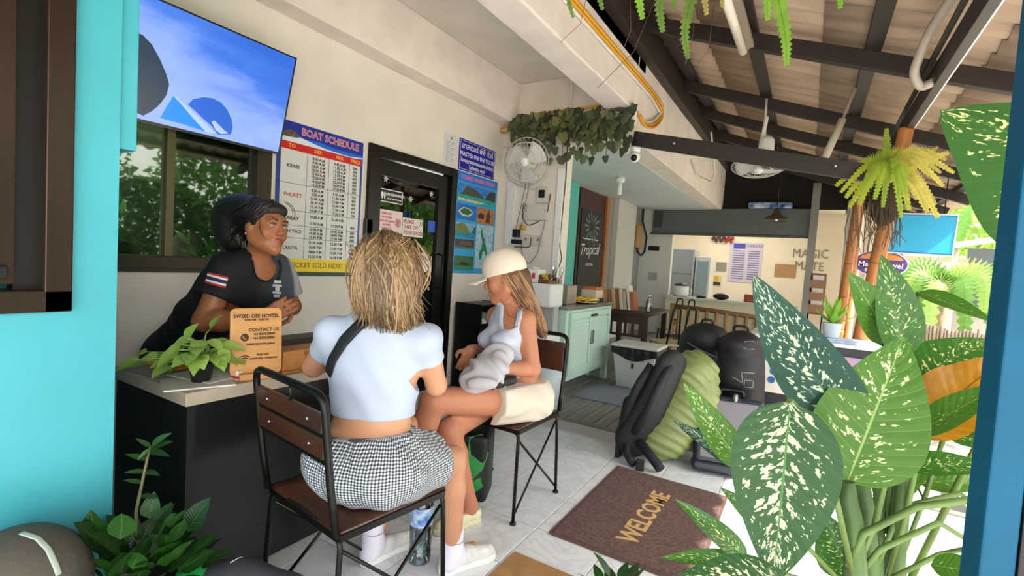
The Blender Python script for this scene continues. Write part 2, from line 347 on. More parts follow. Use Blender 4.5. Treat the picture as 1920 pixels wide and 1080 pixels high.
# ground outside
m_ground = mat('sunlit paving', '#d8d0c2', .9, var=(2, .12), bump=(20, .15))
struct(MB().bb(-60, 70, -40, 90, -.35, -.12), 'floor_ground', m_ground)
struct(MB().bb(1.75, 5.2, -6, 40, -.3, -.05), 'floor_path', mat('concrete path', '#cfc8bb', .9, var=(1.5, .1)))
struct(MB().bb(.95, 1.7, 11.65, 11.75, 2.0, 3.5), 'wall_gable', mat('gable dark', '#2a2320', .9))
struct(MB().bb(-1.53, -1.46, -3.6, 11.6, 3.33, 3.62), 'trim_flashing', mat('flashing', '#4a4038', .8))
struct(MB().bb(-1.5, .95, 10.02, 10.06, 2.475, 3.34), 'wall_dark_gap_board', mat('dark gap board', '#1d1918', .9))  # dark-coloured board stands in for the dark gap above the shutter
struct(MB().bb(.88, .98, 11.2, 13.1, -.1, 2.75), 'wall_sun_screen', m_cream)  # side wall added to keep sun off the kitchen's rear wall
# ================================================================== THINGS ON THE WALL
def rectw(mb, y0, y1, z0, z1, x, t=.0015): mb.bb(x, x+t, y0, y1, z0, z1); return mb
def flat(poly_yz, x, t=.0006, mb=None):
    mb = mb or MB(); n = len(poly_yz)
    return mb.prism(poly_yz, 0, t, plane_M((x, 0, 0), (0,1,0), (0,0,1)))
# ---- television, tilted down on its bracket
tv_b = Vector((-2.86, 0, 1.80)); tv_up = Vector((.14, 0, .56)).normalized(); tv_n = Vector((0,1,0)).cross(tv_up)
TVM = plane_M((-2.86, 1.87, 1.81), (0,1,0), tv_up)          # origin bottom-right corner, x along +Y (so the set lies at x<0), z towards the room
tv = thing('television', 'wide flat television showing blue surf, tilted on the wall above the window', 'television', (-2.86, 1.35, 1.80))
TW, TH = 1.03, .578
def tvbox(x0, x1, y0, y1, z0, z1): 
    mb = MB(); vs = [TVM @ Vector((x, y, z)) for z in (z0, z1) for y in (y0, y1) for x in (x0, x1)]
    return mb.add(vs, [(0,2,3,1),(4,5,7,6),(0,1,5,4),(1,3,7,5),(3,2,6,7),(2,0,4,6)])
tvbox(-TW, 0, 0, TH, -.03, 0).build('casing', mat('tv casing', '#0c0c0f', .25), tv, bevel=.004)
for a in ((-TW, -TW+.008, 0, TH), (-.008, 0, 0, TH), (-TW+.008, -.008, TH-.008, TH), (-TW+.008, -.008, 0, .014)):
    tvbox(a[0], a[1], a[2], a[3], 0, .004).build('bezel', mat('tv bezel', '#0a0b0d', .2), tv)
def mk_screen():
    m = bpy.data.materials.new('surf screen'); m.use_nodes = True; n = m.node_tree.nodes; l = m.node_tree.links; b = n['Principled BSDF']
    b.inputs['Base Color'].default_value = (.004, .005, .01, 1); b.inputs['Roughness'].default_value = .12
    t = n.new('ShaderNodeTexCoord'); sp = n.new('ShaderNodeSeparateXYZ'); l.new(t.outputs['Object'], sp.inputs[0])
    mp = n.new('ShaderNodeMapping'); mp.inputs['Rotation'].default_value = (math.radians(22), 0, 0); mp.inputs['Scale'].default_value = (1, 1.4, 4.5); l.new(t.outputs['Object'], mp.inputs[0])
    nz = n.new('ShaderNodeTexNoise'); nz.inputs['Scale'].default_value = 1.9; nz.inputs['Detail'].default_value = 8; nz.inputs['Distortion'].default_value = .6; l.new(mp.outputs[0], nz.inputs['Vector'])
    # sea colour follows the height on the screen: darker water above, pale wash below
    ht = n.new('ShaderNodeMath'); ht.operation = 'MULTIPLY_ADD'; l.new(sp.outputs[2], ht.inputs[0]); ht.inputs[1].default_value = 1.0; ht.inputs[2].default_value = -.18
    y2 = n.new('ShaderNodeMath'); y2.operation = 'MULTIPLY_ADD'; l.new(sp.outputs[1], y2.inputs[0]); y2.inputs[1].default_value = .42; l.new(ht.outputs[0], y2.inputs[2])
    ad = n.new('ShaderNodeMath'); ad.operation = 'MULTIPLY_ADD'; l.new(nz.outputs[0], ad.inputs[0]); ad.inputs[1].default_value = .55; l.new(y2.outputs[0], ad.inputs[2])
    rp = n.new('ShaderNodeValToRGB'); l.new(ad.outputs[0], rp.inputs[0]); e = rp.color_ramp.elements
    e[0].position = .30; e[0].color = (*lin('#8fabf2'), 1); e[1].position = .78; e[1].color = (*lin('#2f63cc'), 1)
    q = e.new(.45); q.color = (*lin('#7d9cea'), 1); q = e.new(.58); q.color = (*lin('#4a7bdc'), 1)
    l.new(rp.outputs[0], b.inputs['Emission Color']); b.inputs['Emission Strength'].default_value = .75; return m
scr = tvbox(-TW+.008, -.008, .014, TH-.008, 0, .001).build('screen', mk_screen(), tv)
def tvpx(pts):
    o = TVM.translation; nn = TVM.to_3x3() @ Vector((0,0,1)); out = []
    inv = TVM.inverted()
    for x, y in pts:
        r = _ray(x, y); p = CP + r*((o-CP).dot(nn)/r.dot(nn)); q = inv @ p; out.append((max(q.x, -TW+.009), q.y))
    return out
def tvpoly(name, pts, col, z, st=.75, extra=None):
    P = tvpx(pts)
    if extra: P = P+extra
    mb = MB(); mb.prism(P, z, z+.0006, TVM); return mb.build(name, mat('screen '+name, '#050608', .2, emit=(col, st)), scr)
tvpoly('dark_figure', [(268,66),(285,84),(300,112),(312,140),(317,158),(312,178),(300,195),(285,208),(268,217)], '#173047', .0012, extra=[(-TW+.01,.10),(-TW+.01,.42)])
tvpoly('board', [(300,221),(312,200),(325,180),(340,196),(362,222),(384,246),(340,232)], '#0a86f5', .0014)
tvpoly('board_rail', [(325,180),(331,182),(368,216),(404,250),(396,250),(384,246),(362,222),(340,196)], '#a9c1f5', .0016)
tvpoly('blue_fin', [(352,196),(362,186),(380,182),(398,184),(414,192),(426,206),(434,224),(436,240),(432,252),(408,252),(396,236),(380,222),(366,208)], '#1f5fc8', .0018)
tvpoly('foam', [(396,228),(402,226),(410,234),(420,244),(428,250),(414,251),(404,244)], '#a9bdf0', .0022)
MB().bar((-2.93, 1.45, 2.1), (-2.84, 1.45, 2.06), .2, .14).build('bracket', m_black, tv)
# ---- boat timetable
def sign_board(name, label, y0, y1, z0, z1, col, cat='poster', t=.006, x=XW, rough=.35):
    r = thing(name, label, cat, (x, (y0+y1)/2, z0)); rectw(MB(), y0, y1, z0, z1, x+.001, t).build('panel', mat(name+' panel '+col, col, rough), r); return r
X1 = XW+.0075
po = sign_board('timetable_poster', 'tall BOAT SCHEDULE poster with red header row and yellow foot on the wall', 1.90, 2.588, 1.055, 2.052, '#0f3f93')
flat([(1.90,1.90),(2.588,1.90),(2.588,2.052),(1.90,2.052)], X1).build('header', mat('poster header', '#1b2f9c', .35), po)
flat([(1.90,1.90),(2.05,1.957),(2.2,1.968),(2.36,1.952),(2.588,1.955),(2.588,1.90)], X1+.0007).build('header_wave', mat('poster wave', '#1d6ce0', .35), po)
flat([(1.90,1.92),(1.96,1.968),(2.02,1.972),(2.1,1.957),(2.25,1.935),(2.45,1.926),(2.588,1.94),(2.588,1.933),(2.45,1.916),(2.2,1.915),(1.90,1.905)], X1+.0014).build('header_swash', mat('poster swash', '#dfe8f4', .35), po)
flat([(1.925,1.957),(1.95,1.985),(1.985,2.0),(2.02,1.992),(2.055,1.965),(2.03,1.955),(1.95,1.95)], X1+.002).build('island_picture', mat('island picture', '#6a5a48', .6, var=(60, .5)), po)
flat([(1.90,1.874),(2.575,1.874),(2.575,1.922),(1.90,1.922)], X1+.0022).build('header_row', mat('poster red', '#d01a1c', .35), po)
flat([(1.925,1.172),(2.568,1.172),(2.568,1.874),(1.925,1.874)], X1+.0004).build('table', mat('poster white', '#dcdcd8', .35), po)
flat([(1.90,1.085),(2.575,1.085),(2.575,1.172),(1.90,1.172)], X1+.0008).build('foot_band', mat('poster yellow', '#efd314', .35), po)
flat([(1.90,1.06),(2.575,1.06),(2.575,1.085),(1.90,1.085)], X1+.0008).build('foot_edge', mat('poster green', '#123d2c', .4), po)
ln = MB()
for z in (1.66, 1.486, 1.39, 1.308): flat([(1.925,z-.0015),(2.568,z-.0015),(2.568,z+.0015),(1.925,z+.0015)], X1+.0012, mb=ln)
for y in (2.117, 2.29, 2.467): flat([(y-.0015,1.172),(y+.0015,1.172),(y+.0015,1.874),(y-.0015,1.874)], X1+.0012, mb=ln)
ln.build('table_rules', mat('ink grey', '#555555', .5), po)
tm = MB(); text_mb(tm, 'BOAT SCHEDULE', wallM(2.305, 2.003, off=.0105), .066, bold=.002, width=.93); tm.build('title_edge', mat('title white', '#f1e6ee', .4), po)
tm = MB(); text_mb(tm, 'BOAT SCHEDULE', wallM(2.305, 2.003, off=.0112), .066, width=.93); tm.build('title', mat('title red', '#dd3348', .4), po)
for y, s_ in ((2.0, 'TO'), (2.2, 'DEP.'), (2.38, 'ARR.'), (2.52, 'PRICE')):
    tm = MB(); text_mb(tm, s_, wallM(y, 1.898, off=.0105), .034, bold=.0006); tm.build('header_word', mat('gold ink', '#f0c44a', .4), po)
rows = [(1.86, 1.66, ['8.45 A.M','9.00 A.M','10.00 A.M','10.30 A.M','11.00 A.M','13.30 P.M','15.00 P.M','15.30 P.M'], ['9.45 A.M','11.00 A.M','11.30 A.M','12.30 P.M','12.30 P.M','15.30 P.M','16.00 P.M','17.30 P.M'], ['500','400','350','450','500','450','500','450']),
        (1.65, 1.486, ['8.30 A.M','9.00 A.M','11.00 A.M','14.30 P.M','15.30 P.M','16.00 P.M'], ['9.30 A.M','11.00 A.M','13.00 P.M','16.30 P.M','17.30 P.M','17.30 P.M'], ['750','450','450','450','450','750']),
        (1.48, 1.39, ['10.30 A.M','15.30 A.M'], ['12.30 P.M','17.30 P.M'], ['','450']),
        (1.385, 1.308, ['10.00 P.M','14.00 A.M','15.30 P.M'], ['10.45 A.M','14.45 P.M','17.00 P.M'], ['600','600','600']),
        (1.30, 1.172, ['11.30 A.M','13.00 P.M','14.00 P.M','15.30 P.M'], ['12.30 P.M','13.45 P.M','15.00 P.M','16.30 P.M'], ['350','350','450','500'])]
tm = MB(); tr = MB()
for zt, zb, a, b, c in rows:
    for k in range(len(a)):
        z = zt-(zt-zb)*(k+.5)/len(a)
        for y, s_ in ((2.205, a[k]), (2.38, b[k]), (2.518, c[k])):
            if s_: text_mb(tm, s_, wallM(y, z, off=.0095), .0265, bold=.0007)
for z, s_ in ((1.77,'KRABI'), (1.435,'RAILAY'), (1.35,'KOH YAO'), (1.24,'LANTA')): text_mb(tm, s_, wallM(2.015, z, off=.0095), .034, bold=.0006)
tm.build('times', mat('ink black', '#2b2b2b', .5), po)
text_mb(tr, 'PHUKET', wallM(2.02, 1.585, off=.0095), .036, bold=.0005); tr.build('place_red', mat('ink red', '#c04a3a', .5), po)
tm = MB(); text_mb(tm, 'TICKET SOLD HERE!', wallM(2.23, 1.128, off=.0105), .05, width=.95); tm.build('foot_lettering', mat('ink orange', '#9a5a10', .5), po)
# ---- licence board, note, picture poster
lb = sign_board('licence_board', 'small dark blue board lettered MASTER PHI PHI TOUR above the picture poster', 3.745, 4.357, 2.085, 2.38, '#14149a', 'sign')
tm = MB()
for a in ((3.757,4.345,2.363,2.368),(3.757,4.345,2.097,2.102),(3.757,3.762,2.102,2.363),(4.340,4.345,2.102,2.363)): tm.bb(XW+.007, XW+.0082, *a)
tm.build('border', mat('board line', '#c9cbe8', .4), lb)
tm = MB()
for z, s_, sz in ((2.318,'มาสเตอร์ พีพี ทัวร์',.075), (2.243,'MASTER PHI PHI TOUR',.057), (2.183,'ใบอนุญาตประกอบธุรกิจนำเที่ยว',.045), (2.13,'ในท้องถิ่น กระบี่',.045)): text_mb(tm, s_, wallM(4.05, z, off=.0075), sz, bold=.0008)
tm.build('lettering', mat('board lettering', '#e9ecf6', .4), lb)
nt_ = sign_board('paper_note', 'pale printed paper note taped on the wall beside the blue board', 3.522, 3.722, 2.085, 2.377, '#d9d6d6', 'paper', t=.002)
tm = MB(); flat([(3.61,2.33),(3.625,2.325),(3.64,2.33),(3.635,2.355),(3.615,2.355)], XW+.0035, mb=tm)
for k in range(11): flat([(3.55,2.30-.017*k),(3.69-.03*(k % 3),2.30-.017*k),(3.69-.03*(k % 3),2.304-.017*k),(3.55,2.304-.017*k)], XW+.0035, mb=tm)
tm.build('print', mat('note print', '#8d8d92', .6), nt_)
ip = sign_board('picture_poster', 'TOURIST INFORMATION poster with island photographs beside the black door', 3.728, 4.438, 1.095, 2.075, '#2b9fdc')
def pic(y0, y1, z0, z1, name, layers):
    b_ = flat([(y0,z0),(y1,z0),(y1,z1),(y0,z1)], XW+.0075).build(name, mat('pic '+layers[0], layers[0], .4, var=(25, .25)), ip)
    for k, (pts, col) in enumerate(layers[1]):
        flat([(y0+(y1-y0)*a, z0+(z1-z0)*b) for a, b in pts], XW+.0082+.0005*k).build('picture_shape', mat('pic '+col, col, .4, var=(45, .35)), b_)
flat([(3.735,1.985),(4.43,1.985),(4.43,2.068),(3.735,2.068)], XW+.0072).build('header', mat('info header', '#1e78d8', .4), ip)
tm = MB(); text_mb(tm, 'TOURIST INFORMATION', wallM(4.085, 2.025, off=.0085), .056, bold=.001, width=.95); tm.build('title', mat('info title', '#e86a9a', .4), ip)
pic(3.762,4.405,1.80,1.965,'photo',('#2f7fd6',[([(0,.3),(.12,.55),(.2,.9),(.45,.8),(.62,.55),(.66,.35)],'#4a4a38'),([(.7,.35),(.78,.75),(.9,.95),(1,.9),(1,.25)],'#33402c'),([(0,0),(1,0),(1,.32),(.6,.38),(0,.36)],'#17a7a5'),([(0,0),(.45,0),(.8,.1),(.5,.14),(0,.16)],'#d8c8a0')]))
pic(3.757,4.08,1.62,1.772,'photo',('#1a6fd0',[([(.05,.5),(.3,.8),(.65,.75),(.85,.5),(.6,.22),(.25,.25)],'#d8d8c0'),([(.15,.52),(.35,.75),(.62,.7),(.78,.52),(.55,.32),(.3,.34)],'#1f6a3a')]))
pic(4.092,4.40,1.61,1.77,'photo',('#b97a4a',[([(.05,.45),(.2,.7),(.4,.6),(.42,.3),(.1,.3)],'#4a2a1c'),([(.5,.1),(.55,.6),(.68,.95),(.78,.6),(.76,.1)],'#5a2d1a')]))
pic(3.755,4.08,1.45,1.592,'photo',('#7ab2d8',[([(0,.3),(0,.8),(.35,1),(.6,.7),(.7,.3)],'#77803a'),([(.8,.3),(.9,.7),(1,.9),(1,.3)],'#3c5a46'),([(0,0),(1,0),(1,.35),(0,.35)],'#1f8fae')]))
pic(3.757,4.07,1.335,1.43,'photo',('#4a3a30',[([(0,0),(1,0),(1,.2),(0,.2)],'#3f8a80'),([(.2,.3),(.3,.8),(.8,.85),(.9,.4)],'#6a5540')]))
pic(3.76,4.077,1.125,1.267,'photo',('#3a6a3a',[([(0,0),(1,0),(1,.3),(0,.28)],'#1d8a70'),([(.2,.35),(.35,.6),(.7,.55),(.8,.35)],'#1b2a18')]))
pic(4.10,4.41,1.15,1.60,'map',('#a9cfe4',[([(.3,.95),(.42,.7),(.5,.72),(.52,.6),(.62,.5),(.7,.35),(.6,.3),(.52,.42),(.42,.38),(.36,.22),(.24,.2),(.22,.36),(.34,.48),(.38,.6),(.26,.78)],'#137a55')]))
# ---- notices and snowflake stickers on the door glass
XD = -2.9565
def sticker(name, label, y0, y1, z0, z1, col, cat='sign'):
    r = thing(name, label, cat, (XD, (y0+y1)/2, z0)); rectw(MB(), y0, y1, z0, z1, XD+.0005, .001).build('sheet', mat('sheet '+col, col, .45), r); return r
s1 = sticker('door_sticker', 'black and white sticker with two footprints asking to remove shoes on door glass', 2.80, 3.06, 1.655, 1.76, '#0b0b0c')
tm = MB(); x = XD+.0016
for a in ((2.80,3.06,1.753,1.76),(2.80,3.06,1.655,1.662),(2.80,2.807,1.662,1.753),(3.053,3.06,1.662,1.753)): tm.bb(x, x+.0006, *a)
text_mb(tm, 'กรุณาถอดรองเท้า', wallM(2.965, 1.722, XD, .0018), .034, bold=.0008, width=.95); text_mb(tm, 'PLEASE TAKE OFF SHOES', wallM(2.965, 1.686, XD, .0018), .0145, bold=.0005)
for y in (2.832, 2.858):
    flat([(y+.011*math.cos(t)*(1.15 if math.sin(t) > 0 else .8), 1.707+.03*math.sin(t)) for t in [i*math.pi/8 for i in range(16)]], x, mb=tm)
tm.build('print', mat('sticker white', '#e8e8e8', .4), s1)
s2 = sticker('door_notice', 'pink and white notice with a red no food symbol taped to the door', 2.81, 3.07, 1.405, 1.595, '#e9cfd2', 'notice')
tm = MB()
for k, s_ in enumerate(('SORRY, ONLY','NO OUTSIDE','FOOD AND DRINKS','ALLOWED','THANK YOU')): text_mb(tm, s_, wallM(2.893, 1.565-.03*k, XD, .0018), .021, bold=.0008, width=.85)
for k in range(24):
    a = 2*math.pi*k/24; b = 2*math.pi*(k+1)/24
    flat([(3.02+.036*math.cos(a), 1.50+.036*math.sin(a)), (3.02+.036*math.cos(b), 1.50+.036*math.sin(b)), (3.02+.031*math.cos(b), 1.50+.031*math.sin(b)), (3.02+.031*math.cos(a), 1.50+.031*math.sin(a))], x, mb=tm)
for dy in (-.012, 0, .012): flat([(3.02+dy-.004,1.475),(3.02+dy+.004,1.475),(3.02+dy+.005,1.525),(3.02+dy-.005,1.525)], x, mb=tm)
tm.build('print', mat('notice red', '#b9404a', .5), s2)
s3 = sticker('door_card', 'white card reading PLEASE TAKE OFF YOUR SHOES taped to the door', 3.075, 3.33, 1.40, 1.556, '#ded9d4', 'notice')
tm = MB(); text_mb(tm, 'PLEASE\nTAKE OFF\nYOUR SHOES', wallM(3.09, 1.478, XD, .0018), .044, 'LEFT', bold=.0012, width=.9, line=1.05)
tm.tube([(x+.0005,3.27,1.50),(x+.0005,3.285,1.505),(x+.0005,3.295,1.52),(x+.0005,3.292,1.54)], .003, 5); tm.tube([(x+.0005,3.31,1.505),(x+.0005,3.318,1.52),(x+.0005,3.312,1.54)], .003, 5)
tm.build('lettering', mat('card red', '#a8404a', .5), s3)
s4 = sticker('blue_sticker', 'small plain blue sticker near the edge of the door glass', 3.40, 3.495, 1.462, 1.562, '#1355c4', 'sticker')
fl = None
for i, (y, z) in enumerate(((2.86,1.84),(3.42,1.80),(3.157,1.718),(3.205,1.229),(3.407,1.238),(3.412,1.029),(3.45,.946))):
    mb = MB(); r_ = .024 if i < 6 else .014
    for k in range(6):
        a = math.pi*k/3; c, s_ = math.cos(a), math.sin(a)
        mb.prism([(-.004*s_, .004*c), (r_*c-.005*s_, r_*s_+.005*c), (r_*c*1.15, r_*s_*1.15), (r_*c+.005*s_, r_*s_-.005*c), (.004*s_, -.004*c)], 0, .0008, plane_M((XD+.0005, y, z), (0,1,0), (0,0,1)))
    tag(mb.build('snowflake_sticker', mat('snow sticker', '#c4ccd0', .5)), 'white snowflake sticker '+['above the shoe removal sticker','at the top corner of the door glass by the handle side','between the shoe removal sticker and the blue sticker','below the take off your shoes card','below the blue sticker on the door glass','lower down near the door handle','that is tiny, lowest on the door glass'][i], 'sticker', 'snowflake stickers on the door')
# ================================================================== DESK AND WHAT STANDS ON IT
m_lam = mat('black laminate', '#0b0b10', .35, var=(4, .15), stretch=(3, 3, .5))
m_top = mat('grey beige laminate', '#a89b8a', .45, var=(5, .1))
dk = thing('desk', 'black reception desk with grey beige top where the staff member leans', 'desk', (-1.98, 1.35, 0))
MB().bb(-2.25, -1.70, .82, 1.92, .705, .75).build('desk_top', m_top, dk, bevel=.002)
MB().bb(-2.25, -1.72, .835, .86, 0, .704).build('end_panel', mat('black end panel', '#08080a', .5), dk)
MB().bb(-2.25, -1.72, 1.88, 1.905, 0, .704).build('end_panel', mat('black end panel', '#08080a', .5), dk)
MB().bb(-1.745, -1.722, .861, 1.879, .03, .704).build('front_panel', m_lam, dk)
MB().bb(-2.25, -2.13, 1.30, 1.90, .751, .80).build('back_ledge', mat('dark brown ledge', '#3a302a', .5), dk, bevel=.003)
# papers and folders
def sheets(name, label, cat, c, sx, sy, h, rz, col, z=.7505, parts=None):
    t = thing(name, label, cat, (c[0], c[1], z), rz)
    MB().bb(-sx/2, sx/2, -sy/2, sy/2, 0, h).build('sheet_stack', mat(name+col, col, .6), t, local=True, bevel=.001, seg=1); return t
sheets('folder', 'grey folder with dog ear lying at the end of the desk', 'folder', (-2.07, .90), .20, .14, .006, .1, '#7c756c')
f2 = sheets('orange_folder', 'orange folder under a dark booklet on the desk', 'folder', (-2.12, .985), .20, .15, .005, .25, '#e08a1c', z=.757)
sheets('booklet', 'dark brown booklet on the orange folder', 'booklet', (-2.14, 1.03), .16, .12, .012, .3, '#3a2f26', z=.7625)
sheets('paper_pile', 'white loose papers under the small black plant pot', 'papers', (-1.80, .905), .17, .21, .006, -.35, '#ccc8bf')
sheets('white_paper', 'white paper sheet sticking out under the paper pile', 'papers', (-1.86, .965), .21, .15, .003, .2, '#d8d5cd', z=.757)
bx = thing('small_carton', 'small red and white carton on the desk beside the plant pot', 'carton', (-1.765, 1.03, .7505), .3)
MB().bb(-.018, .018, -.022, .022, 0, .035).build('box', mat('carton white', '#d8cfc8', .5), bx, local=True, bevel=.001); MB().bb(-.0185, .0185, -.0225, .0225, .006, .016).build('red_band', mat('carton red', '#a83230', .5), bx, local=True)
# wooden contact board, leaning back
m_ply = mat('light wood', '#c08b4c', .45, var=(3, .14), stretch=(1, 1, 14))
wb = thing('wooden_sign', 'upright light wooden board with contact details and wifi mark on the desk', 'sign', (-1.735, 1.08, .7505))
a = Vector((-1.757, .992, .768)); b = Vector((-1.70, 1.158, .768)); xd = (b-a).normalized(); nrm = xd.cross(Vector((0,0,1))); up = (Vector((0,0,1))-nrm*.12).normalized()
BM = plane_M(a, xd, up); BW = (b-a).length; BH = .245
def rrect(w_, h_, r_, n=5):
    out = []
    for cx, cy, a0 in ((w_-r_, r_, -90), (w_-r_, h_-r_, 0), (r_, h_-r_, 90), (r_, r_, 180)):
        out += [(cx+r_*math.cos(math.radians(a0+90*i/n)), cy+r_*math.sin(math.radians(a0+90*i/n))) for i in range(n+1)]
    return out
MB().prism(rrect(BW, BH, .018), -.012, 0, BM).build('board', m_ply, wb, bevel=.0015)
MB().box(BM @ Vector((BW/2, -.004, -.006)), (.06, .12, .024), Matrix.Rotation(math.atan2(xd.y, xd.x)-math.pi/2, 3, 'Z')).build('foot', m_ply, wb, bevel=.002)
tm = MB()
T = lambda s_, x, y, sz, al='CENTER', bold=0, wd=1: text_mb(tm, s_, BM @ Matrix.Translation((x*BW, y*BH, .0008)), sz, al, bold=bold, width=wd)
T('SWEED DEE HOSTEL', .5, .88, .0185, bold=.0006, wd=.92); T('07:30 AM - 10:00 PM', .5, .825, .0095, bold=.0005)
T('CONTACT US', .64, .67, .0165, bold=.0005); T('+66 830038880', .64, .605, .0125, bold=.0004); T('+66 830038881', .64, .545, .0125, bold=.0004)
T('SWEEDDEEHOSTEL@MAIL', .58, .455, .0085, bold=.0004); T('FREE WIFI', .62, .29, .0095, bold=.0004); T('PASSWORD : SWEEDDEE', .64, .235, .0085, bold=.0004)
tm.build('burnt_lettering', mat('burnt ink', '#38220f', .7), wb)['kind'] = 'stuff'; tm = MB()
tm.prism([(.27*BW+.014*math.cos(t), .56*BH+.014*math.sin(t)) for t in [i*math.pi/9 for i in range(18)]], .0002, .0008, BM)
tm.build('phone_mark', mat('burnt ink', '#38220f', .7), wb); tm = MB()
for r_ in (.010, .018, .026):
    n_ = 8; A = [math.radians(45+90*i/n_) for i in range(n_+1)]
    tm.prism([(.27*BW+r_*math.cos(t), .19*BH+r_*math.sin(t)) for t in A]+[(.27*BW+(r_-.0042)*math.cos(t), .19*BH+(r_-.0042)*math.sin(t)) for t in A[::-1]], .0002, .0008, BM)
tm.prism([(.27*BW+.003*math.cos(t), .19*BH+.003*math.sin(t)) for t in [i*math.pi/5 for i in range(10)]], .0002, .0008, BM)
tm.build('wifi_mark', mat('burnt ink', '#38220f', .7), wb)
hs = MB(); hs.tube([BM @ Vector((.27*BW-.005, .56*BH+.006, .0014)), BM @ Vector((.27*BW-.004, .56*BH-.002, .0014)), BM @ Vector((.27*BW+.004, .56*BH-.006, .0014))], .0022, 6)
hs.build('handset_mark', m_ply, wb)
# low wooden box lettered Some..
tb_ = thing('wooden_box', 'low light wooden box with faint lettering next to the contact board', 'box', (-1.78, 1.29, .7505))
MB().bb(-1.84, -1.735, 1.185, 1.44, .7505, .835).build('body', mat('orange wood box', '#b87b3a', .5, var=(3, .15), stretch=(1, 10, 1)), tb_, bevel=.003)
MB().bb(-1.735, -1.722, 1.18, 1.445, .7505, .757).build('plinth', m_ply, tb_, bevel=.001)
tm = MB(); text_mb(tm, 'Some', plane_M((-1.7342, 1.30, .818), (0,1,0), (0,0,1)), .02); tm.build('lettering', mat('box ink', '#6a3f18', .7), tb_)
# ================================================================== STEEL AND WOOD CHAIRS
m_tube = mat('black tube steel', '#15130f', .35, metal=.5)
m_cw = mat('red brown wood', '#3f2112', .35, var=(3, .35), stretch=(1, 9, 6), coat=.2)
def fillet(pts, r=.04, n=5):
    out = [Vector(pts[0])]
    for i in range(1, len(pts)-1):
        a, b, c = Vector(pts[i-1]), Vector(pts[i]), Vector(pts[i+1]); u = (a-b); v = (c-b); q = min(r, u.length*.45, v.length*.45)
        p0 = b+u.normalized()*q; p2 = b+v.normalized()*q
        for k in range(n+1):
            t = k/n; out.append(p0*(1-t)**2 + b*2*t*(1-t) + p2*t*t)
    out.append(Vector(pts[-1])); return out
def make_chair(label, loc, rz, slats=2):
    """local: seat centre over origin, backrest at -Y, sitter faces +Y"""
    t = thing('steel_chair', label, 'chair', loc, rz); W = .205
    st = MB(); st.smooth = False
    f = lambda u, v: (-W+2*W*u, -.205+.41*v, .452-.012*math.sin(math.pi*u))
    st.grid(f, 9, 3); st.build('seat', m_cw, t, local=True, solid=.014)
    MB().tube(fillet([(-W,-.21,.45),(-W,-.235,.60),(-W,-.265,.86),(W,-.265,.86),(W,-.235,.60),(W,-.21,.45)], .05), .0115, 8).build('back_frame', m_tube, t, local=True)
    for k, (z0, z1) in enumerate(((.675,.735),(.75,.805)) if slats == 2 else ((.66,.82),)):
        y = lambda z: -.235-.03*(z-.6)/.26
        g = MB(); g.bar((-W+.012, y((z0+z1)/2), (z0+z1)/2), (W-.012, y((z0+z1)/2), (z0+z1)/2), .014, z1-z0); g.build('back_slat', m_cw, t, local=True, bevel=.003)
        for xx in (-.12, .12): MB().ell((xx, y((z0+z1)/2)-.009, (z0+z1)/2), (.006,.004,.006), 8, 5).build('rivet', mat('rivet', '#9a948a', .3, metal=.9), t, local=True)
    if slats == 2:
        for zz in (.742,): MB().bar((-W+.01,-.252,zz),(W-.01,-.252,zz),.006,.012).build('back_strip', m_tube, t, local=True)
        MB().bar((-W+.01,-.245,.667),(W-.01,-.245,.667),.006,.012).build('back_strip', m_tube, t, local=True)
        MB().cyl((.02,-.262,.805),(.02,-.265,.855),.005,n=6).build('back_pin', m_tube, t, local=True)
    for sx in (-1, 1):
        for sy in (-1, 1):
            lg = MB().tube(fillet([(sx*(W-.06), sy*.19, .437), (sx*W, sy*.195, .43), (sx*(W+.012), sy*.215, .006)], .04), .0085, 8).build('leg', m_tube, t, local=True)
            MB().lathe((sx*(W+.012), sy*.215, 0), [(.016,0),(.016,.008),(.009,.014)], 10).build('foot_cap', m_black, lg, local=True)
        MB().cyl((sx*(W-.005), -.19, .40), (sx*(W+.008), .205, .04), .006, n=6).build('brace', m_tube, t, local=True)
        MB().cyl((sx*(W-.005), .19, .40), (sx*(W+.008), -.205, .04), .006, n=6).build('brace', m_tube, t, local=True)
    fr = MB(); fr.bar((-W,-.2,.44),(-W,.2,.44),.012,.02).bar((W,-.2,.44),(W,.2,.44),.012,.02).bar((-W,.2,.44),(W,.2,.44),.012,.02).bar((-W,-.2,.44),(W,-.2,.44),.012,.02)
    fr.build('seat_frame', m_tube, t, local=True); return t
ch1 = make_chair('black steel chair with slatted wooden back, under the blonde woman', (-1.24, 1.15, 0), math.radians(-8))
ch2 = make_chair('black steel chair with plain wooden back panel, under the woman in the cap', (-1.315, 2.215, 0), math.pi+math.radians(-2), slats=1)
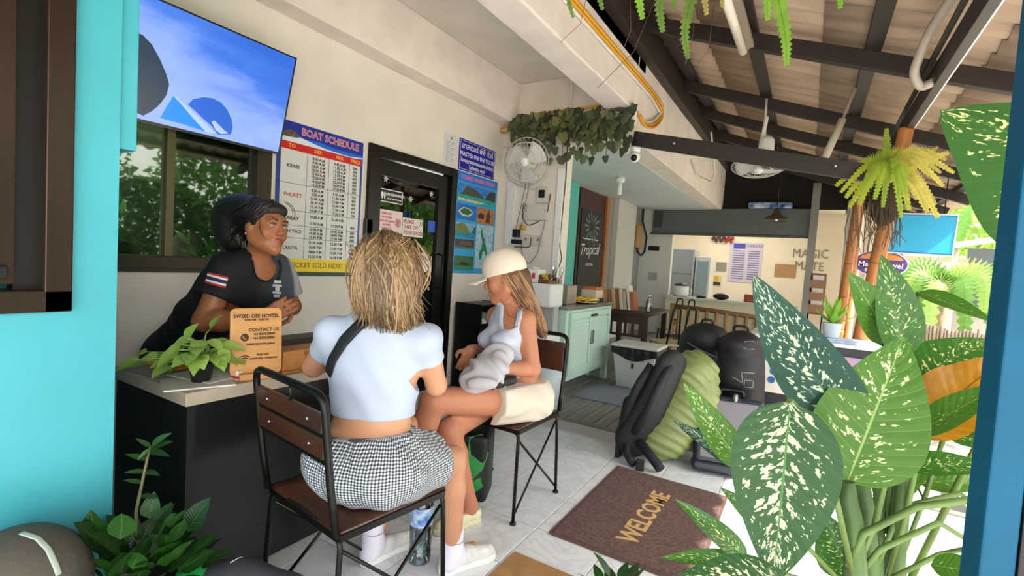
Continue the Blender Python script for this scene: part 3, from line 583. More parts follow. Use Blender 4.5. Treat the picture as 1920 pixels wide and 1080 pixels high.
# ================================================================== FANS, CONDUITS, IVY, WALL FITTINGS
def make_fan(name, label, c, nrm, R, mount, depth=.1):
    c = Vector(c); nrm = Vector(nrm).normalized(); x, y = frame_z(nrm); mw = mat('fan white', '#dedad2', .4)
    t = thing(name, label, 'fan', tuple(mount))
    P = lambda r, a, h: c + x*(r*math.cos(a)) + y*(r*math.sin(a)) + nrm*h
    for nm, s_ in (('front_guard', 1), ('rear_guard', -1)):
        g = MB()
        for r_, h_ in ((R, 0), (R*.8, .035*s_), (R*.5, .05*s_), (R*.22, .055*s_)): g.tube([P(r_, 2*math.pi*k/32, h_) for k in range(33)], .0035 if r_ < R else .006, 5, False)
        for k in range(30): g.tube([P(R*.2, 2*math.pi*k/30, .055*s_), P(R*.6, 2*math.pi*k/30+.12, .047*s_), P(R*.88, 2*math.pi*k/30+.2, .027*s_), P(R, 2*math.pi*k/30+.22, 0)], .0016, 4, False)
        g.build(nm, mw, t)
    for k in range(3):
        b = MB(); a0 = 2*math.pi*k/3+.4
        f = lambda u, v: P(R*(.14+.74*u), a0+(v-.5)*(1.5-.35*u)+.25*u, (v-.5)*.05)
        b.grid(f, 8, 7); b.build('blade', mat('fan blade', '#d5d3cd', .3), t, solid=.003)
    MB().lathe(c+nrm*.04, [(.001,.03),(.03,.028),(.045,.012),(.046,0),(.03,-.03)], 20, nrm).build('hub_badge', mat('hub badge', '#efece6', .3), t)
    MB().lathe(c-nrm*.06, [(.02,.06),(.05,.03),(.06,-.02),(.055,-.1),(.03,-.13)], 16, nrm).build('motor', mw, t)
    mt = Vector(mount); MB().tube(fillet([c-nrm*.13, c-nrm*.16+Vector((0,0,-.04)), (mt.x, (c-nrm*.16).y, mt.z+.1), (mt.x, mt.y, mt.z+.1)], .04), .02, 8).build('arm', mw, t)
    return t
fan1 = make_fan('wall_fan', 'white round wall fan with wire guard above the sockets', (-2.48, 4.25, 2.23), (.12, -1, -.12), .235, (-2.55, 4.49, 2.02))
MB().bb(-2.61, -2.49, 4.465, 4.4995, 2.0, 2.22).build('base', mat('fan white', '#dedad2', .4), fan1, bevel=.01)
for dx in (-.02, .02): 
    MB().tube([(-2.53+dx, 4.40, 2.08), (-2.585+dx*1.2, 4.42, 1.8), (-2.64+dx*1.4, 4.44, 1.56)], .003, 5).build('pull_cord', mat('cord black', '#2b2620', .6), fan1)
fan2 = make_fan('ceiling_fan', 'white fan hung flat under the lean-to roof', (-.53, 5.55, 2.36), (.05, -.25, -1), .25, (-.5, 5.6, 2.75))
MB().lathe((-.48, 5.6, 2.46), [(.05,0),(.075,.05),(.07,.17),(.05,.2)], 16).build('canopy', mat('fan white', '#dedad2', .4), fan2)
MB().cyl((-.5, 5.6, 2.6), (-.52, 5.62, 3.05), .012).build('down_rod', mat('fan white', '#dedad2', .4), fan2)
# ---- yellow and white conduits
m_yel = mat('yellow conduit', '#d99b25', .4); m_wpipe = mat('white conduit', '#d8d2c8', .5)
cn = thing('yellow_conduit', 'twin yellow conduits along the outer concrete beam bending back above the ivy', 'conduit', (-1.48, 4.4, 2.6))
for k, (r_, dz, m_) in enumerate(((.016, 0, m_yel), (.015, -.035, m_yel), (.013, -.068, m_wpipe))):
    pts = [(-1.482, .6, 2.975+dz), (-1.482, 4.95, 3.02+dz), (-1.482, 5.30-.02*k, 3.0+dz*1.5), (-1.482, 5.36-.04*k, 2.88-dz*.4), (-1.482, 5.1-.03*k, 2.70-dz*.7), (-1.482, 4.75, 2.63-dz*.6), (-1.482, 4.58, 2.68-dz*.4)]
    MB().tube(fillet(pts, .25, 6), r_, 8).build('pipe', m_, cn)
c2 = thing('cross_conduit', 'yellow and white conduits running over the ivy beam into the wall', 'conduit', (-2.2, 4.45, 2.6))
for k, (z, m_) in enumerate(((2.765, m_yel), (2.735, m_wpipe), (2.705, m_yel))):
    MB().tube(fillet([(-1.55,4.44,2.72),(-1.75,4.44,z),(-2.6,4.44,z-.01),(-2.78,4.44,2.62+.02*k),(-2.925,4.44,2.60+.02*k)], .06), .012, 8).build('pipe', m_, c2)
MB().bb(-2.17,-2.06,4.41,4.47,2.68,2.75).build('junction_box', m_wpipe, c2, bevel=.006)
tag(MB().tube(fillet([(-2.18,1.0,3.085),(-2.17,4.1,3.085),(-2.15,4.35,3.085),(-2.15,4.475,3.06),(-2.15,4.475,2.78)],.06), .014, 8).build('ceiling_conduit', m_wpipe), 'thin white pipe running along the white ceiling down to the cross beam', 'conduit')
w_ = MB().tube([(-1.47,6.9,2.75),(-1.46,7.3,2.62),(-1.3,7.4,2.55),(-1.22,7.2,2.62),(-1.2,6.9,2.8),(-1.22,6.7,3.05)], .012, 6); tag(w_.build('loose_cable', m_wpipe), 'white loose cable looping from the concrete beam to the dark roof steel', 'cable')
# ---- artificial ivy on the cross beam
iv = thing('ivy_garland', 'hanging ivy garland over the opening to the cafe', 'garland', (-2.1, 4.40, 2.36))
MB().tube([(-2.75,4.42,2.66),(-2.4,4.42,2.62),(-2.0,4.41,2.6),(-1.6,4.42,2.62)], .02, 6).build('stem', mat('ivy stem', '#3a3322', .8), iv)
def leaf_poly(): return [(0,0),(.25,-.12),(.5,.1),(.36,.38),(.3,.7),(0,1.0),(-.3,.7),(-.36,.38),(-.5,.1),(-.25,-.12)]
m_ivy = [mat('ivy %d' % k, c_, .55, var=(14, .25)) for k, c_ in enumerate(('#4b5433', '#39442a', '#585f3b', '#6b6a35'))]
base = []
for k in range(4):
    mb = MB(); P = leaf_poly(); mb.add([(0,.45,.02)]+[(x_, y_, -.09*abs(x_)*2) for x_, y_ in P], [(0,i+1,(i+1) % 10+1) for i in range(10)], True)
    base.append(mb)
first = {}
def ivy_leaf(p, s_, rot, k):
    if k not in first:
        o = base[k].build('leaf', m_ivy[k], iv, local=True); first[k] = o
    else: o = first[k].copy(); COL.objects.link(o)
    o.matrix_local = WM[iv.name].inverted() @ (Matrix.Translation(p) @ rot.to_4x4() @ Matrix.Diagonal((s_, s_, s_, 1)))
R0 = Matrix.Rotation(math.pi, 3, 'Y') @ Matrix.Rotation(math.radians(90), 3, 'X')
for i in range(250):
    x_ = random.uniform(-2.76, -1.48); z_ = random.choice((2.71, 2.63, 2.55, 2.48))+random.uniform(-.04, .04)
    if x_ < -2.35: z_ = random.uniform(2.5, 2.75)
    rt = Matrix.Rotation(random.uniform(-.9, .9), 3, 'Z') @ Matrix.Rotation(random.uniform(-.7, .25), 3, 'X') @ Matrix.Rotation(math.pi+random.uniform(-.5, .5), 3, 'Y') @ Matrix.Rotation(math.radians(90), 3, 'X')
    ivy_leaf(Vector((x_, random.uniform(4.33, 4.42), z_)), random.uniform(.07, .115), rt, random.choice((0,0,1,1,2,3)))
for i in range(26):
    x_ = -2.45+i*.037+random.uniform(-.02, .02); L_ = random.uniform(.05, .2)
    if i % 2 == 0: MB().tube([(x_,4.38,2.46),(x_+random.uniform(-.01,.01),4.38,2.46-L_)], .003, 4).build('tendril', mat('ivy stem', '#3a3322', .8), iv)
    rt = Matrix.Rotation(random.uniform(-.6,.6),3,'Z') @ Matrix.Rotation(math.pi+random.uniform(-.3,.3),3,'Y') @ Matrix.Rotation(math.radians(90),3,'X')
    ivy_leaf(Vector((x_, 4.37, 2.47-L_)), random.uniform(.07,.1), rt, random.choice((0,1,2)))
# ---- camera, bulb
cc = thing('security_camera', 'small white round security camera under the end of the beam', 'camera', (-1.50, 4.58, 2.25))
MB().lathe((-1.50,4.60,2.34), [(.045,0),(.045,.05),(.05,.1)], 16).build('mount', m_white, cc)
MB().ell((-1.50,4.58,2.30), (.055,.055,.055)).build('head', m_white, cc); MB().lathe((-1.49,4.545,2.285), [(.03,0),(.03,.025),(.001,.026)], 14, (.2,-1,-.3)).build('lens', m_black, cc)
bl = thing('ceiling_bulb', 'white bulb in a holder under the cafe ceiling', 'lamp', (-2.26, 6.39, 2.25))
MB().lathe((-2.26,6.39,2.38), [(.05,0),(.06,.02),(.06,.07)], 16).build('holder', m_white, bl); MB().cyl((-2.26,6.39,2.38),(-2.26,6.39,2.22),.028).build('tube_bulb', mat('bulb', '#eef2f2', .2), bl)
# ---- electrical fittings on the stub wall
m_pl = mat('cream plastic', '#cfcac0', .4)
YP = 4.5
def boxw(name, label, cat, x0, x1, z0, z1, d, m_): return tag(MB().bb(x0, x1, YP-d, YP-.0005, z0, z1).build(name, m_, bevel=.004), label, cat)
for i, (x0, x1, lab) in enumerate(((-2.62,-2.50,'square double wall socket with black plug under the fan'),(-2.47,-2.36,'white wall socket plate next to the double socket'))):
    t = thing('wall_socket', lab, 'socket', ((x0+x1)/2, YP, 1.42)); MB().bb(x0,x1,YP-.02,YP-.0005,1.42,1.53).build('plate', m_pl, t, bevel=.004)
    MB().bb((x0+x1)/2-.012,(x0+x1)/2+.012,YP-.024,YP-.02,1.47,1.50).build('switch', mat('switch grey','#8a8780',.5), t)
boxw('timer_box','small white box with black dial on the stub wall under the fan','switch box',-2.46,-2.33,1.86,2.02,.035,m_pl)
tag(MB().bb(-2.43,-2.36,YP-.05,YP-.0365,1.91,1.99).build('black_timer', m_black, bevel=.01), 'black square timer dial on the small white box', 'timer')
boxw('router_box','flat cream junction box with looping cable below the timer','box',-2.55,-2.32,1.68,1.84,.05,m_pl)
boxw('cable_trunking','wide white vertical trunking beside the picture poster','trunking',-2.82,-2.72,1.42,2.08,.03,m_white)
boxw('edge_trunking','narrow white vertical trunking at the edge of the stub wall','trunking',-2.235,-2.165,.72,2.20,.03,m_white)
ck = thing('hanging_plugs','black and yellow plugs hanging on thin cords beside the trunking','plugs',(-2.66,4.46,1.42))
MB().bb(-2.70,-2.63,4.43,4.49,1.50,1.58).build('plug',m_black,ck,bevel=.008); MB().bb(-2.71,-2.60,4.43,4.49,1.43,1.475).build('plug',m_black,ck,bevel=.008)
MB().bb(-2.63,-2.57,4.44,4.49,1.58,1.63).build('plug',mat('yellow plug','#c9a53a',.5),ck,bevel=.006)
for pts,nm,lab in (([(-2.60,4.47,1.86),(-2.62,4.47,1.74),(-2.55,4.47,1.62),(-2.42,4.46,1.66),(-2.32,4.46,1.74),(-2.30,4.47,1.95)],'looping_cable','dark thin cable looping round the junction box'),
                   ([(-2.33,4.46,1.74),(-2.35,4.47,1.6),(-2.38,4.47,1.5),(-2.40,4.47,1.34),(-2.5,4.47,1.22),(-2.58,4.47,1.30),(-2.60,4.47,1.42)],'socket_cable','grey cable hanging in a loop below the sockets'),
                   ([(-2.68,4.46,1.40),(-2.52,4.46,1.40),(-2.49,4.46,1.41),(-2.485,4.46,1.50)],'plug_lead','short black lead plugged into the wall socket'),
                   ([(-2.16,4.49,2.44),(-2.15,4.49,2.1),(-2.16,4.49,1.8),(-2.17,4.48,1.45),(-2.12,4.47,1.3),(-2.18,4.47,1.15),(-2.17,4.47,.95)],'edge_cable','black cable running down the edge of the stub wall')):
    tag(MB().tube(fillet(pts,.05),.005,6).build(nm, mat('cable '+nm, '#3a3835' if 'socket' not in nm else '#8d8b86', .5)), lab, 'cable')
# ================================================================== CAFE FURNITURE
m_mint = mat('mint paint', '#bcd8c8', .4, var=(3, .06)); m_ss = mat('stainless', '#a9aba8', .25, metal=.9)
cb = thing('louvre_cabinet', 'mint green cabinet with louvred doors and steel top', 'cabinet', (-2.1, 4.72, 0))
b = MB(); b.bb(-2.15,-1.87,4.12,5.32,.15,.83); b.build('body', m_mint, cb, bevel=.004)
for (x_, y_) in ((-1.90,4.15),(-1.90,5.29),(-2.11,4.15),(-2.11,5.29)): MB().bb(x_-.03,x_+.03,y_-.03,y_+.03,0,.15).build('leg', m_mint, cb)
MB().bb(-2.158,-1.84,4.10,5.34,.83,.86).build('worktop', m_ss, cb, bevel=.004)
for y0, y1 in ((4.19,4.715),(4.725,5.25)):
    d = MB(); d.bb(-1.869,-1.845,y0,y0+.06,.2,.80).bb(-1.869,-1.845,y1-.06,y1,.2,.80).bb(-1.869,-1.845,y0+.06,y1-.06,.2,.27).bb(-1.869,-1.845,y0+.06,y1-.06,.74,.80)
    do = d.build('door', m_mint, cb, bevel=.002)
    for k in range(13):
        z_ = .285+.035*k; MB().box((-1.858,(y0+y1)/2,z_),(.006,y1-y0-.125,.034),Matrix.Rotation(math.radians(-28),3,'Y')).build('slat', m_mint, do)
    MB().bb(-1.845,-1.83,(4.69 if y0 < 4.5 else 4.735),(4.705 if y0 < 4.5 else 4.75),.46,.60).build('handle', mat('grey handle','#8d9490',.4,metal=.5), do)
MB().bb(-1.846,-1.825,4.66,4.80,.745,.765).build('lock_hasp', m_black, cb)
# things on the cabinet
ty = thing('banana_plate','yellow bananas on a metal plate on the cabinet','fruit',(-2.0,4.78,.861)); MB().lathe((-2.0,4.78,.861),[(.10,0),(.16,.012),(.165,.02)],20).build('plate',m_ss,ty)
for k in range(6): MB().tube([(-2.10+.04*k,4.70,.885+.012*(k%2)),(-2.07+.04*k,4.78,.90+.012*(k%2)),(-2.06+.04*k,4.88,.888+.012*(k%2))],[.008,.017,.009],8).build('banana',mat('banana','#e0b52a',.5),ty)
tag(MB().bb(-2.14,-1.95,5.04,5.28,.8605,.90).build('black_tray',m_black,bevel=.006),'black tray at the far end of the mint cabinet','tray')
tag(MB().bb(-2.14,-1.97,5.06,5.28,.902,.99).build('cream_carton',mat('cream carton','#c8bda6',.7),bevel=.004),'cream carton standing on the black tray','carton')
tag(MB().bb(-2.13,-1.98,5.08,5.27,.991,1.02).build('orange_booklets',mat('orange card','#b4622f',.6),bevel=.003),'stack of orange booklets lying on the cream carton','booklets')
tag(MB().bb(-2.13,-1.98,4.36,4.58,.861,1.05).build('bread_box',mat('clear plastic','#b5a898',.2,trans=.5),bevel=.01),'see through plastic box holding bread on the cabinet','box')
# water cooler with towel and things on top
wc = thing('water_cooler','white water dispenser with a grey tap recess beside the mint cabinet','water cooler',(-2.08,3.99,0))
MB().bb(-2.28,-1.90,3.82,4.09,0,.62).build('cabinet',mat('cooler white','#dcdedb',.3),wc,bevel=.015); MB().bb(-2.28,-1.93,3.98,4.09,.62,1.0).build('back_column',mat('cooler grey','#a3a6a3',.4),wc,bevel=.01)
MB().bb(-2.28,-1.90,3.84,4.09,.86,1.07).build('head',mat('cooler white','#dcdedb',.3),wc,bevel=.02)
for k in range(3): MB().cyl((-2.18+.08*k,3.90,.86),(-2.18+.08*k,3.90,.81),.012).build('tap',mat('tap grey','#8b8b88',.3),wc)
tw = MB(); tw.grid(lambda u,v:(-2.31+.22*u, 3.825-.02*math.sin(9*u)-.02*v, 1.075-.36*v-.03*math.sin(5*u)*v), 14, 10); tag(tw.build('towel',mat('beige towel','#c3b5a5',.9,bump=(80,.2)),solid=.006),'beige towel hanging over the front of the water dispenser','towel')
pb = thing('donation_box','white box with red mark on top of the water dispenser','box',(-2.13,3.95,1.071)); MB().bb(-2.20,-2.06,3.88,4.02,1.071,1.19).build('box',m_white,pb,bevel=.004)
MB().lathe((-2.13,3.95,1.19),[(.03,0),(.03,.012),(.01,.02)],12).build('knob',m_white,pb); MB().box((-2.11,3.879,1.13),(.03,.002,.05)).build('red_mark',mat('red mark','#c2333a',.5),pb)
tag(MB().bb(-2.275,-2.205,3.86,3.98,1.071,1.18).build('paper_holder',mat('paper holder','#b9bcc0',.3),bevel=.003),'upright white paper holder beside the box with red mark','holder')
fb = thing('fruit_basket','small brown tray of yellow fruit on top of the water dispenser','basket',(-1.99,3.93,1.071)); MB().bb(-2.05,-1.94,3.86,4.0,1.071,1.10).build('tray',mat('basket brown','#6b3a22',.6),fb,bevel=.004)
for k in range(7): MB().ell((-2.04+.03*(k%4),3.89+.05*(k//4),1.125+.012*(k%2)),(.022,.022,.02),10,7).build('fruit',mat('lime yellow' if k%3 else 'dark fruit','#b9a828' if k%3 else '#5a3a2a',.5),fb)
tub = thing('plastic_tub','clear plastic tub standing on the corner of the water dispenser','tub',(-1.93,4.04,1.071)); MB().lathe((-1.95,4.035,1.071),[(.04,0),(.052,.15)],16,cap=False).build('wall',glass('clear tub','#d8dcd8',.05),tub); MB().lathe((-1.95,4.035,1.073),[(.038,0),(.042,.05)],14).build('contents',mat('biscuits','#9a6a4a',.7),tub)
# bins
bn = thing('swing_bin','pale round bin beside the chair of the woman in the cap','bin',(-1.80,3.72,0)); MB().lathe((-1.80,3.72,0),[(.10,0),(.115,.02),(.13,.45)],24).build('body',mat('bin pale','#c3d0d6',.3),bn); MB().lathe((-1.80,3.72,.45),[(.138,0),(.138,.05),(.12,.07)],24).build('lid',m_white,bn)
tr_ = thing('lidded_bin','white rectangular bin with black liner and white lid','bin',(-1.45,5.12,0)); mb = MB()
mb.add([(-1.65,5.02,0),(-1.33,5.02,0),(-1.33,5.3,0),(-1.65,5.3,0),(-1.70,4.98,.36),(-1.25,4.98,.36),(-1.25,5.36,.36),(-1.70,5.36,.36)],[(0,3,2,1),(4,5,6,7),(0,1,5,4),(1,2,6,5),(2,3,7,6),(3,0,4,7)]); mb.build('body',mat('bin white','#cfd3cf',.4),tr_,bevel=.012)
mb = MB(); mb.grid(lambda u,v:(-1.715+.48*u,4.968-.006*math.sin(20*u),.43-(.06+.07*math.sin(math.pi*u)**1.5)*v),16,5); mb.bb(-1.71,-1.24,4.975,5.37,.361,.43); mb.build('liner',mat('black bag','#0b0b0b',.25,bump=(30,.4)),tr_)
MB().bb(-1.72,-1.23,4.965,5.38,.431,.46).build('lid',mat('lid white','#d6d6cc',.4),tr_,bevel=.01)
MB().bb(-1.52,-1.42,5.013,5.018,.08,.14).build('label_plate',mat('grey label','#8f938f',.5),tr_); MB().bb(-1.50,-1.47,4.99,5.0,.22,.32).build('print_mark',mat('print dark','#4a4e4c',.5),tr_)
tag(MB().bb(-1.84,-1.3,4.3,4.98,.0005,.012).build('deck_shading_sheet',mat('blue grey mat','#7d8694',.9,bump=(90,.3)),bevel=.003),'blue grey mat on the deck in front of the mint cabinet','mat')  # flat sheet that paints the blue grey shading of the deck
# black rack with shoes near the wall
rk = thing('shoe_rack','black rack with white shoes against the wall beside the stub wall','rack',(-2.74,4.02,0))
for y_ in (3.80,4.26): MB().bb(-2.90,-2.60,y_,y_+.02,0,.82).build('side',m_black,rk)
for z_ in (.10,.36,.62,.80): MB().bb(-2.90,-2.60,3.82,4.26,z_,z_+.015).build('shelf',m_black,rk)
m_shoe = mat('white shoe','#c9c9c5',.6)
for z_ in (.376,.636):
    for y_,lb in ((3.90,'wall'),(4.10,'stub')):
        s = thing('shoe','white shoe on the '+('upper' if z_>.5 else 'middle')+' shelf of the black rack near the '+('door' if lb=='wall' else 'stub wall'),'shoe',(-2.72,y_,z_))
        mb = MB(); mb.rings([[Vector((-2.86+.25*t, y_+w_*math.cos(a), z_+.004+h*(.5+.5*math.sin(a)))) for a in [2*math.pi*i/10 for i in range(10)]] for t,w_,h in ((0,.02,.05),(.1,.04,.075),(.35,.042,.085),(.6,.045,.06),(.85,.045,.045),(1,.02,.025))]); mb.build('upper',m_shoe,s)
        MB().prism([(-2.86,y_-.03),(-2.7,y_-.046),(-2.62,y_-.04),(-2.605,y_),(-2.62,y_+.04),(-2.7,y_+.046),(-2.86,y_+.03)],z_+.0005,z_+.014).build('sole',mat('sole','#e2e0da',.6),s)
# dark wooden dining table with books, chairs
m_dw = mat('dark dining wood','#3b231a',.45,var=(3,.3),stretch=(1,8,1))
tb2 = thing('dining_table','dark wooden table stacked with a row of books in the cafe','table',(-1.75,6.0,0))
MB().bb(-2.25,-1.55,5.7,6.7,.70,.74).build('table_top',m_dw,tb2,bevel=.004)
for x_,y_ in ((-2.2,5.75),(-1.6,5.75),(-2.2,6.65),(-1.6,6.65)): MB().bb(x_-.03,x_+.03,y_-.03,y_+.03,0,.70).build('leg',m_dw,tb2)
MB().bb(-2.17,-1.63,5.735,5.765,.60,.70).build('apron',m_dw,tb2); MB().bb(-2.17,-1.63,5.735,5.765,.44,.47).build('rail',m_dw,tb2)
for k in range(6): MB().bb(-2.12+.09*k,-2.085+.09*k,5.74,5.76,.47,.60).build('slat',m_dw,tb2)
cols_ = ['#b48a5e','#9c6b43','#c9a67c','#8a5a3a','#d0c4b2','#b9ab98','#cfc9c0','#a4603c']
x_ = -2.14
for k in range(8):
    w_ = random.uniform(.035,.06); h = random.uniform(.22,.30); tl = -.12-.05*(k/8)
    mb = MB(); mb.box((x_+w_/2,5.88,.742+h/2+.004),(w_-.004,.16,h),Matrix.Rotation(tl,3,'Y')); t = mb.build('book',mat('book %s'%cols_[k],cols_[k],.7),bevel=.002)
    nm = ['tan','brown','sand','dark brown','cream','beige grey','off white','rust'][k]
    tag(t,nm+' book leaning in the row on the dark dining table','book','books on the dining table'); x_ += w_+.004
def bottle(c,label):
    t = thing('water_bottle',label,'bottle',c); MB().lathe(c,[(.03,0),(.032,.02),(.03,.12),(.012,.17),(.012,.19)],12).build('body',glass('bottle clear','#dde4e4',.1),t); MB().lathe(Vector(c)+Vector((0,0,.19)),[(.014,0),(.014,.015)],10).build('cap',mat('cap white','#dedede',.4),t)
bottle((-1.60,5.83,.741),'small clear bottle beside the rust book on the dark table'); bottle((-1.63,5.98,.741),'small clear bottle behind the other bottle on the dark table')
def bow_chair(label,loc,rz):
    t = thing('dining_chair',label,'chair',loc,rz)
    MB().bb(-.2,.2,-.2,.2,.43,.455).build('seat',mat('cushion cream','#b8a884',.8),t,local=True,bevel=.01)
    for sx in (-1,1):
        for sy in (-1,1): MB().cyl((sx*.17,sy*.17,.43),(sx*.2,sy*.2,0),.014,n=8).build('leg',m_dw,t,local=True)
    for x0 in (-.16,.02): MB().tube(fillet([(x0,-.19,.45),(x0+.03,-.24,.86),(x0+.11,-.24,.86),(x0+.14,-.19,.45)],.05),.011,8).build('back_bow',m_black,t,local=True)
    MB().bar((-.19,-.2,.55),(.19,-.2,.55),.012,.03).build('back_rail',m_black,t,local=True); return t
bow_chair('dark chair with looped metal back pulled up to the book table',(-1.27,5.72,0),math.radians(40)); bow_chair('dark chair with looped metal back behind the book table',(-1.55,7.15,0),math.radians(165))
# bamboo bench
m_bam = mat('bamboo tan','#a57c4c',.5,var=(5,.3),stretch=(2,2,.5)); m_bamd = mat('bamboo brown','#7a5330',.5,var=(5,.3))
bb_ = thing('bamboo_bench','bamboo bench with upright slats and cream cushion before the hatch','bench',(-.9,6.4,0))
MB().tube([(-1.38,6.2,.83),(-.9,6.22,.815),(-.42,6.2,.79)],.026,8).build('top_rail',m_bamd,bb_); MB().tube([(-1.36,6.2,.42),(-.42,6.2,.40)],.022,8).build('lower_rail',m_bamd,bb_)
for k in range(9): MB().cyl((-1.32+.107*k,6.2,.42),(-1.32+.107*k,6.2,.82-.004*k),.02,n=8).build('slat',m_bam,bb_)
for x_ in (-1.40,-.40):
    MB().cyl((x_,6.2,0),(x_,6.2,.86),.03,n=8).build('post',m_bam,bb_); MB().cyl((x_,6.75,0),(x_,6.75,.6),.028,n=8).build('post',m_bam,bb_); MB().cyl((x_,6.2,.6),(x_,6.75,.6),.025,n=8).build('arm',m_bam,bb_)
MB().bb(-1.38,-.42,6.24,6.75,.34,.40).build('seat',m_bam,bb_); MB().bb(-1.36,-.44,6.235,6.30,.42,.80).build('cushion',mat('cream cushion','#d5cda8',.9),bb_,bevel=.02)
# chalk board
bd = thing('chalkboard','black chalkboard with white leaf drawing and brush lettering','chalkboard',(-2.95,7.15,1.0)); MB().bb(-2.9595,-2.945,6.78,7.62,.95,2.10).build('panel',mat('chalk black','#14191a',.6,var=(4,.3)),bd)
lv = MB()
for k in range(14):
    a = math.pi*2*k/14; L_ = random.uniform(.18,.3); cy_,cz_ = 7.2,1.86; c_,s_ = math.cos(a),math.sin(a)
    lv.prism([(0,0),(L_*.5*c_-.02*s_,L_*.5*s_+.02*c_),(L_*c_,L_*s_*.85),(L_*.5*c_+.02*s_,L_*.5*s_-.02*c_)],0,.001,plane_M((-2.9448,cy_+.09*c_,cz_+.06*s_),(0,1,0),(0,0,1)))
lv.build('leaf_drawing',mat('chalk grey','#6f7d76',.8),bd)
tm = MB(); text_mb(tm,'Tropical',plane_M((-2.9445,7.2,1.50),(0,1,.06),(0,0,1)) @ Matrix(((1,.38,0,0),(0,1,0,0),(0,0,1,0),(0,0,0,1))),.25,bold=-.001,width=.92); text_mb(tm,'COCKTAIL',plane_M((-2.9445,7.2,1.27),(0,1,0),(0,0,1)),.06); tm.bb(-2.9445,-2.9435,6.86,7.5,1.655,1.665)
tm.build('lettering',mat('chalk white','#dfe3e0',.8),bd)
MX=1
mt_ = thing('meter_box','brown wooden meter box with thick black cable at the rear wall','meter box',(-2.92,9.45,1.6)); MB().bb(-2.995,-2.86,9.28,9.62,1.66,2.1).build('box',mat('meter wood','#a07c50',.6),mt_,bevel=.01)
MB().tube([(-2.9,9.66,2.44),(-2.9,9.68,2.2),(-2.84,9.82,1.9),(-2.84,9.76,1.6),(-2.86,9.6,1.52),(-2.88,9.45,1.58),(-2.9,9.42,1.66)],.02,8).build('cable',m_black,mt_)
tag(MB().bb(-2.82,-2.60,9.935,9.9495,1.64,1.73).build('switch_strip',m_black,bevel=.003),'small black switch strip on the rear wall by the hatch','switch')
tag(MB().bb(-2.78,-2.60,9.93,9.9495,1.05,1.2).build('grey_socket',mat('grey socket','#9fa19d',.5),bevel=.004),'grey socket low on the rear wall by the hatch','socket')
# hatch counter and kitchen
hc = thing('hatch_counter','cream serving counter with pale top under the roller shutter','counter',(-1.3,9.9,0)); MB().bb(-2.34,-.12,9.72,10.1,0,.74).build('front',mat('cream counter','#d9d0b4',.7),hc); MB().bb(-2.36,-.1,9.66,10.2,.74,.78).build('counter_top',mat('pale top','#c5c7c0',.4),hc,bevel=.004)
fr = thing('fridge','silver grey fridge behind the serving counter','fridge',(-2.4,11.2,0)); MB().bb(-2.84,-2.1,10.9,11.5,0,1.75).build('body',mat('fridge grey','#aeb4bb',.35,metal=.3),fr,bevel=.02); MB().bb(-2.82,-2.12,10.87,10.9,.04,1.2).build('lower_door',mat('fridge door','#a6adb5',.35,metal=.3),fr,bevel=.006); MB().bb(-2.82,-2.12,10.87,10.9,1.22,1.73).build('upper_door',mat('fridge door','#a6adb5',.35,metal=.3),fr,bevel=.006)
MB().cyl((-2.18,10.85,.8),(-2.18,10.85,1.1),.012).build('handle',m_ss,fr)
sc_ = thing('drinks_cooler','narrow white glass door drinks cooler next to the fridge','cooler',(-1.9,11.2,0)); MB().bb(-2.08,-1.78,10.95,11.5,0,1.6).build('body',m_white,sc_,bevel=.01); MB().bb(-2.04,-1.82,10.93,10.95,.2,1.5).build('glass_door',mat('cooler glass','#9fb6c0',.1),sc_)
kt = thing('rice_cooker','round white cooker with dark lid on the serving counter','cooker',(-2.1,9.85,.781)); MB().lathe((-2.1,9.85,.781),[(.12,0),(.15,.03),(.15,.17),(.13,.2)],24).build('body',m_white,kt); MB().lathe((-2.1,9.85,.981),[(.13,0),(.12,.03),(.02,.06)],24).build('lid',mat('dark lid','#3a3d3d',.4),kt); MB().tube([(-1.95,9.85,.94),(-1.9,9.85,.92),(-1.9,9.85,.86),(-1.95,9.85,.84)],.012,6).build('handle',m_white,kt)
tag(MB().ell((-1.37,9.85,.84),(.14,.1,.06)).build('black_pouch',mat('black pouch','#151517',.6)),'soft black pouch lying on the serving counter','pouch'); tag(MB().bb(-.98,-.82,9.85,9.92,.781,.92).build('red_packet',mat('red packet','#a8482f',.5),bevel=.004),'small red packet upright on the serving counter','packet')
tag(MB().lathe((-1.72,9.85,.781),[(.08,0),(.09,.03),(.05,.05)],14).build('dark_bowl',m_black),'small dark bowl beside the white cooker','bowl')
def wallsheet(name,label,cat,x0,x1,z0,z1,col,y=12.995):
    t = thing(name,label,cat,((x0+x1)/2,y,z0)); MB().bb(x0,x1,y-.01,y-.001,z0,z1).build('sheet',mat('ws '+col,col,.6),t); return t
mn = wallsheet('menu_poster','lilac lettered price list poster on the kitchen wall','poster',-1.70,-.98,1.1,2.05,'#cfc8dc')
tm = MB(); tb3 = MB(); tb3.bb(-1.62,-1.36,12.982,12.984,1.9,2.02); tb3.build('logo_block',mat('menu blue','#4a4ab0',.6),mn)
MT = lambda x,z: plane_M((x,12.983,z),(1,0,0),(0,0,1))
text_mb(tm,'SCHEDULE',MT(-1.2,1.97),.09,bold=.002)
for k in range(13): tm.bb(-1.62,-1.36,12.982,12.984,1.83-.055*k,1.855-.055*k).bb(-1.28,-1.04,12.982,12.984,1.83-.055*k,1.855-.055*k)
tm.build('print',mat('menu print','#7a78a8',.7),mn)
wallsheet('vent_panel','grey square vent panel on the kitchen wall','vent',-1.98,-1.74,1.33,1.55,'#8e8e86')
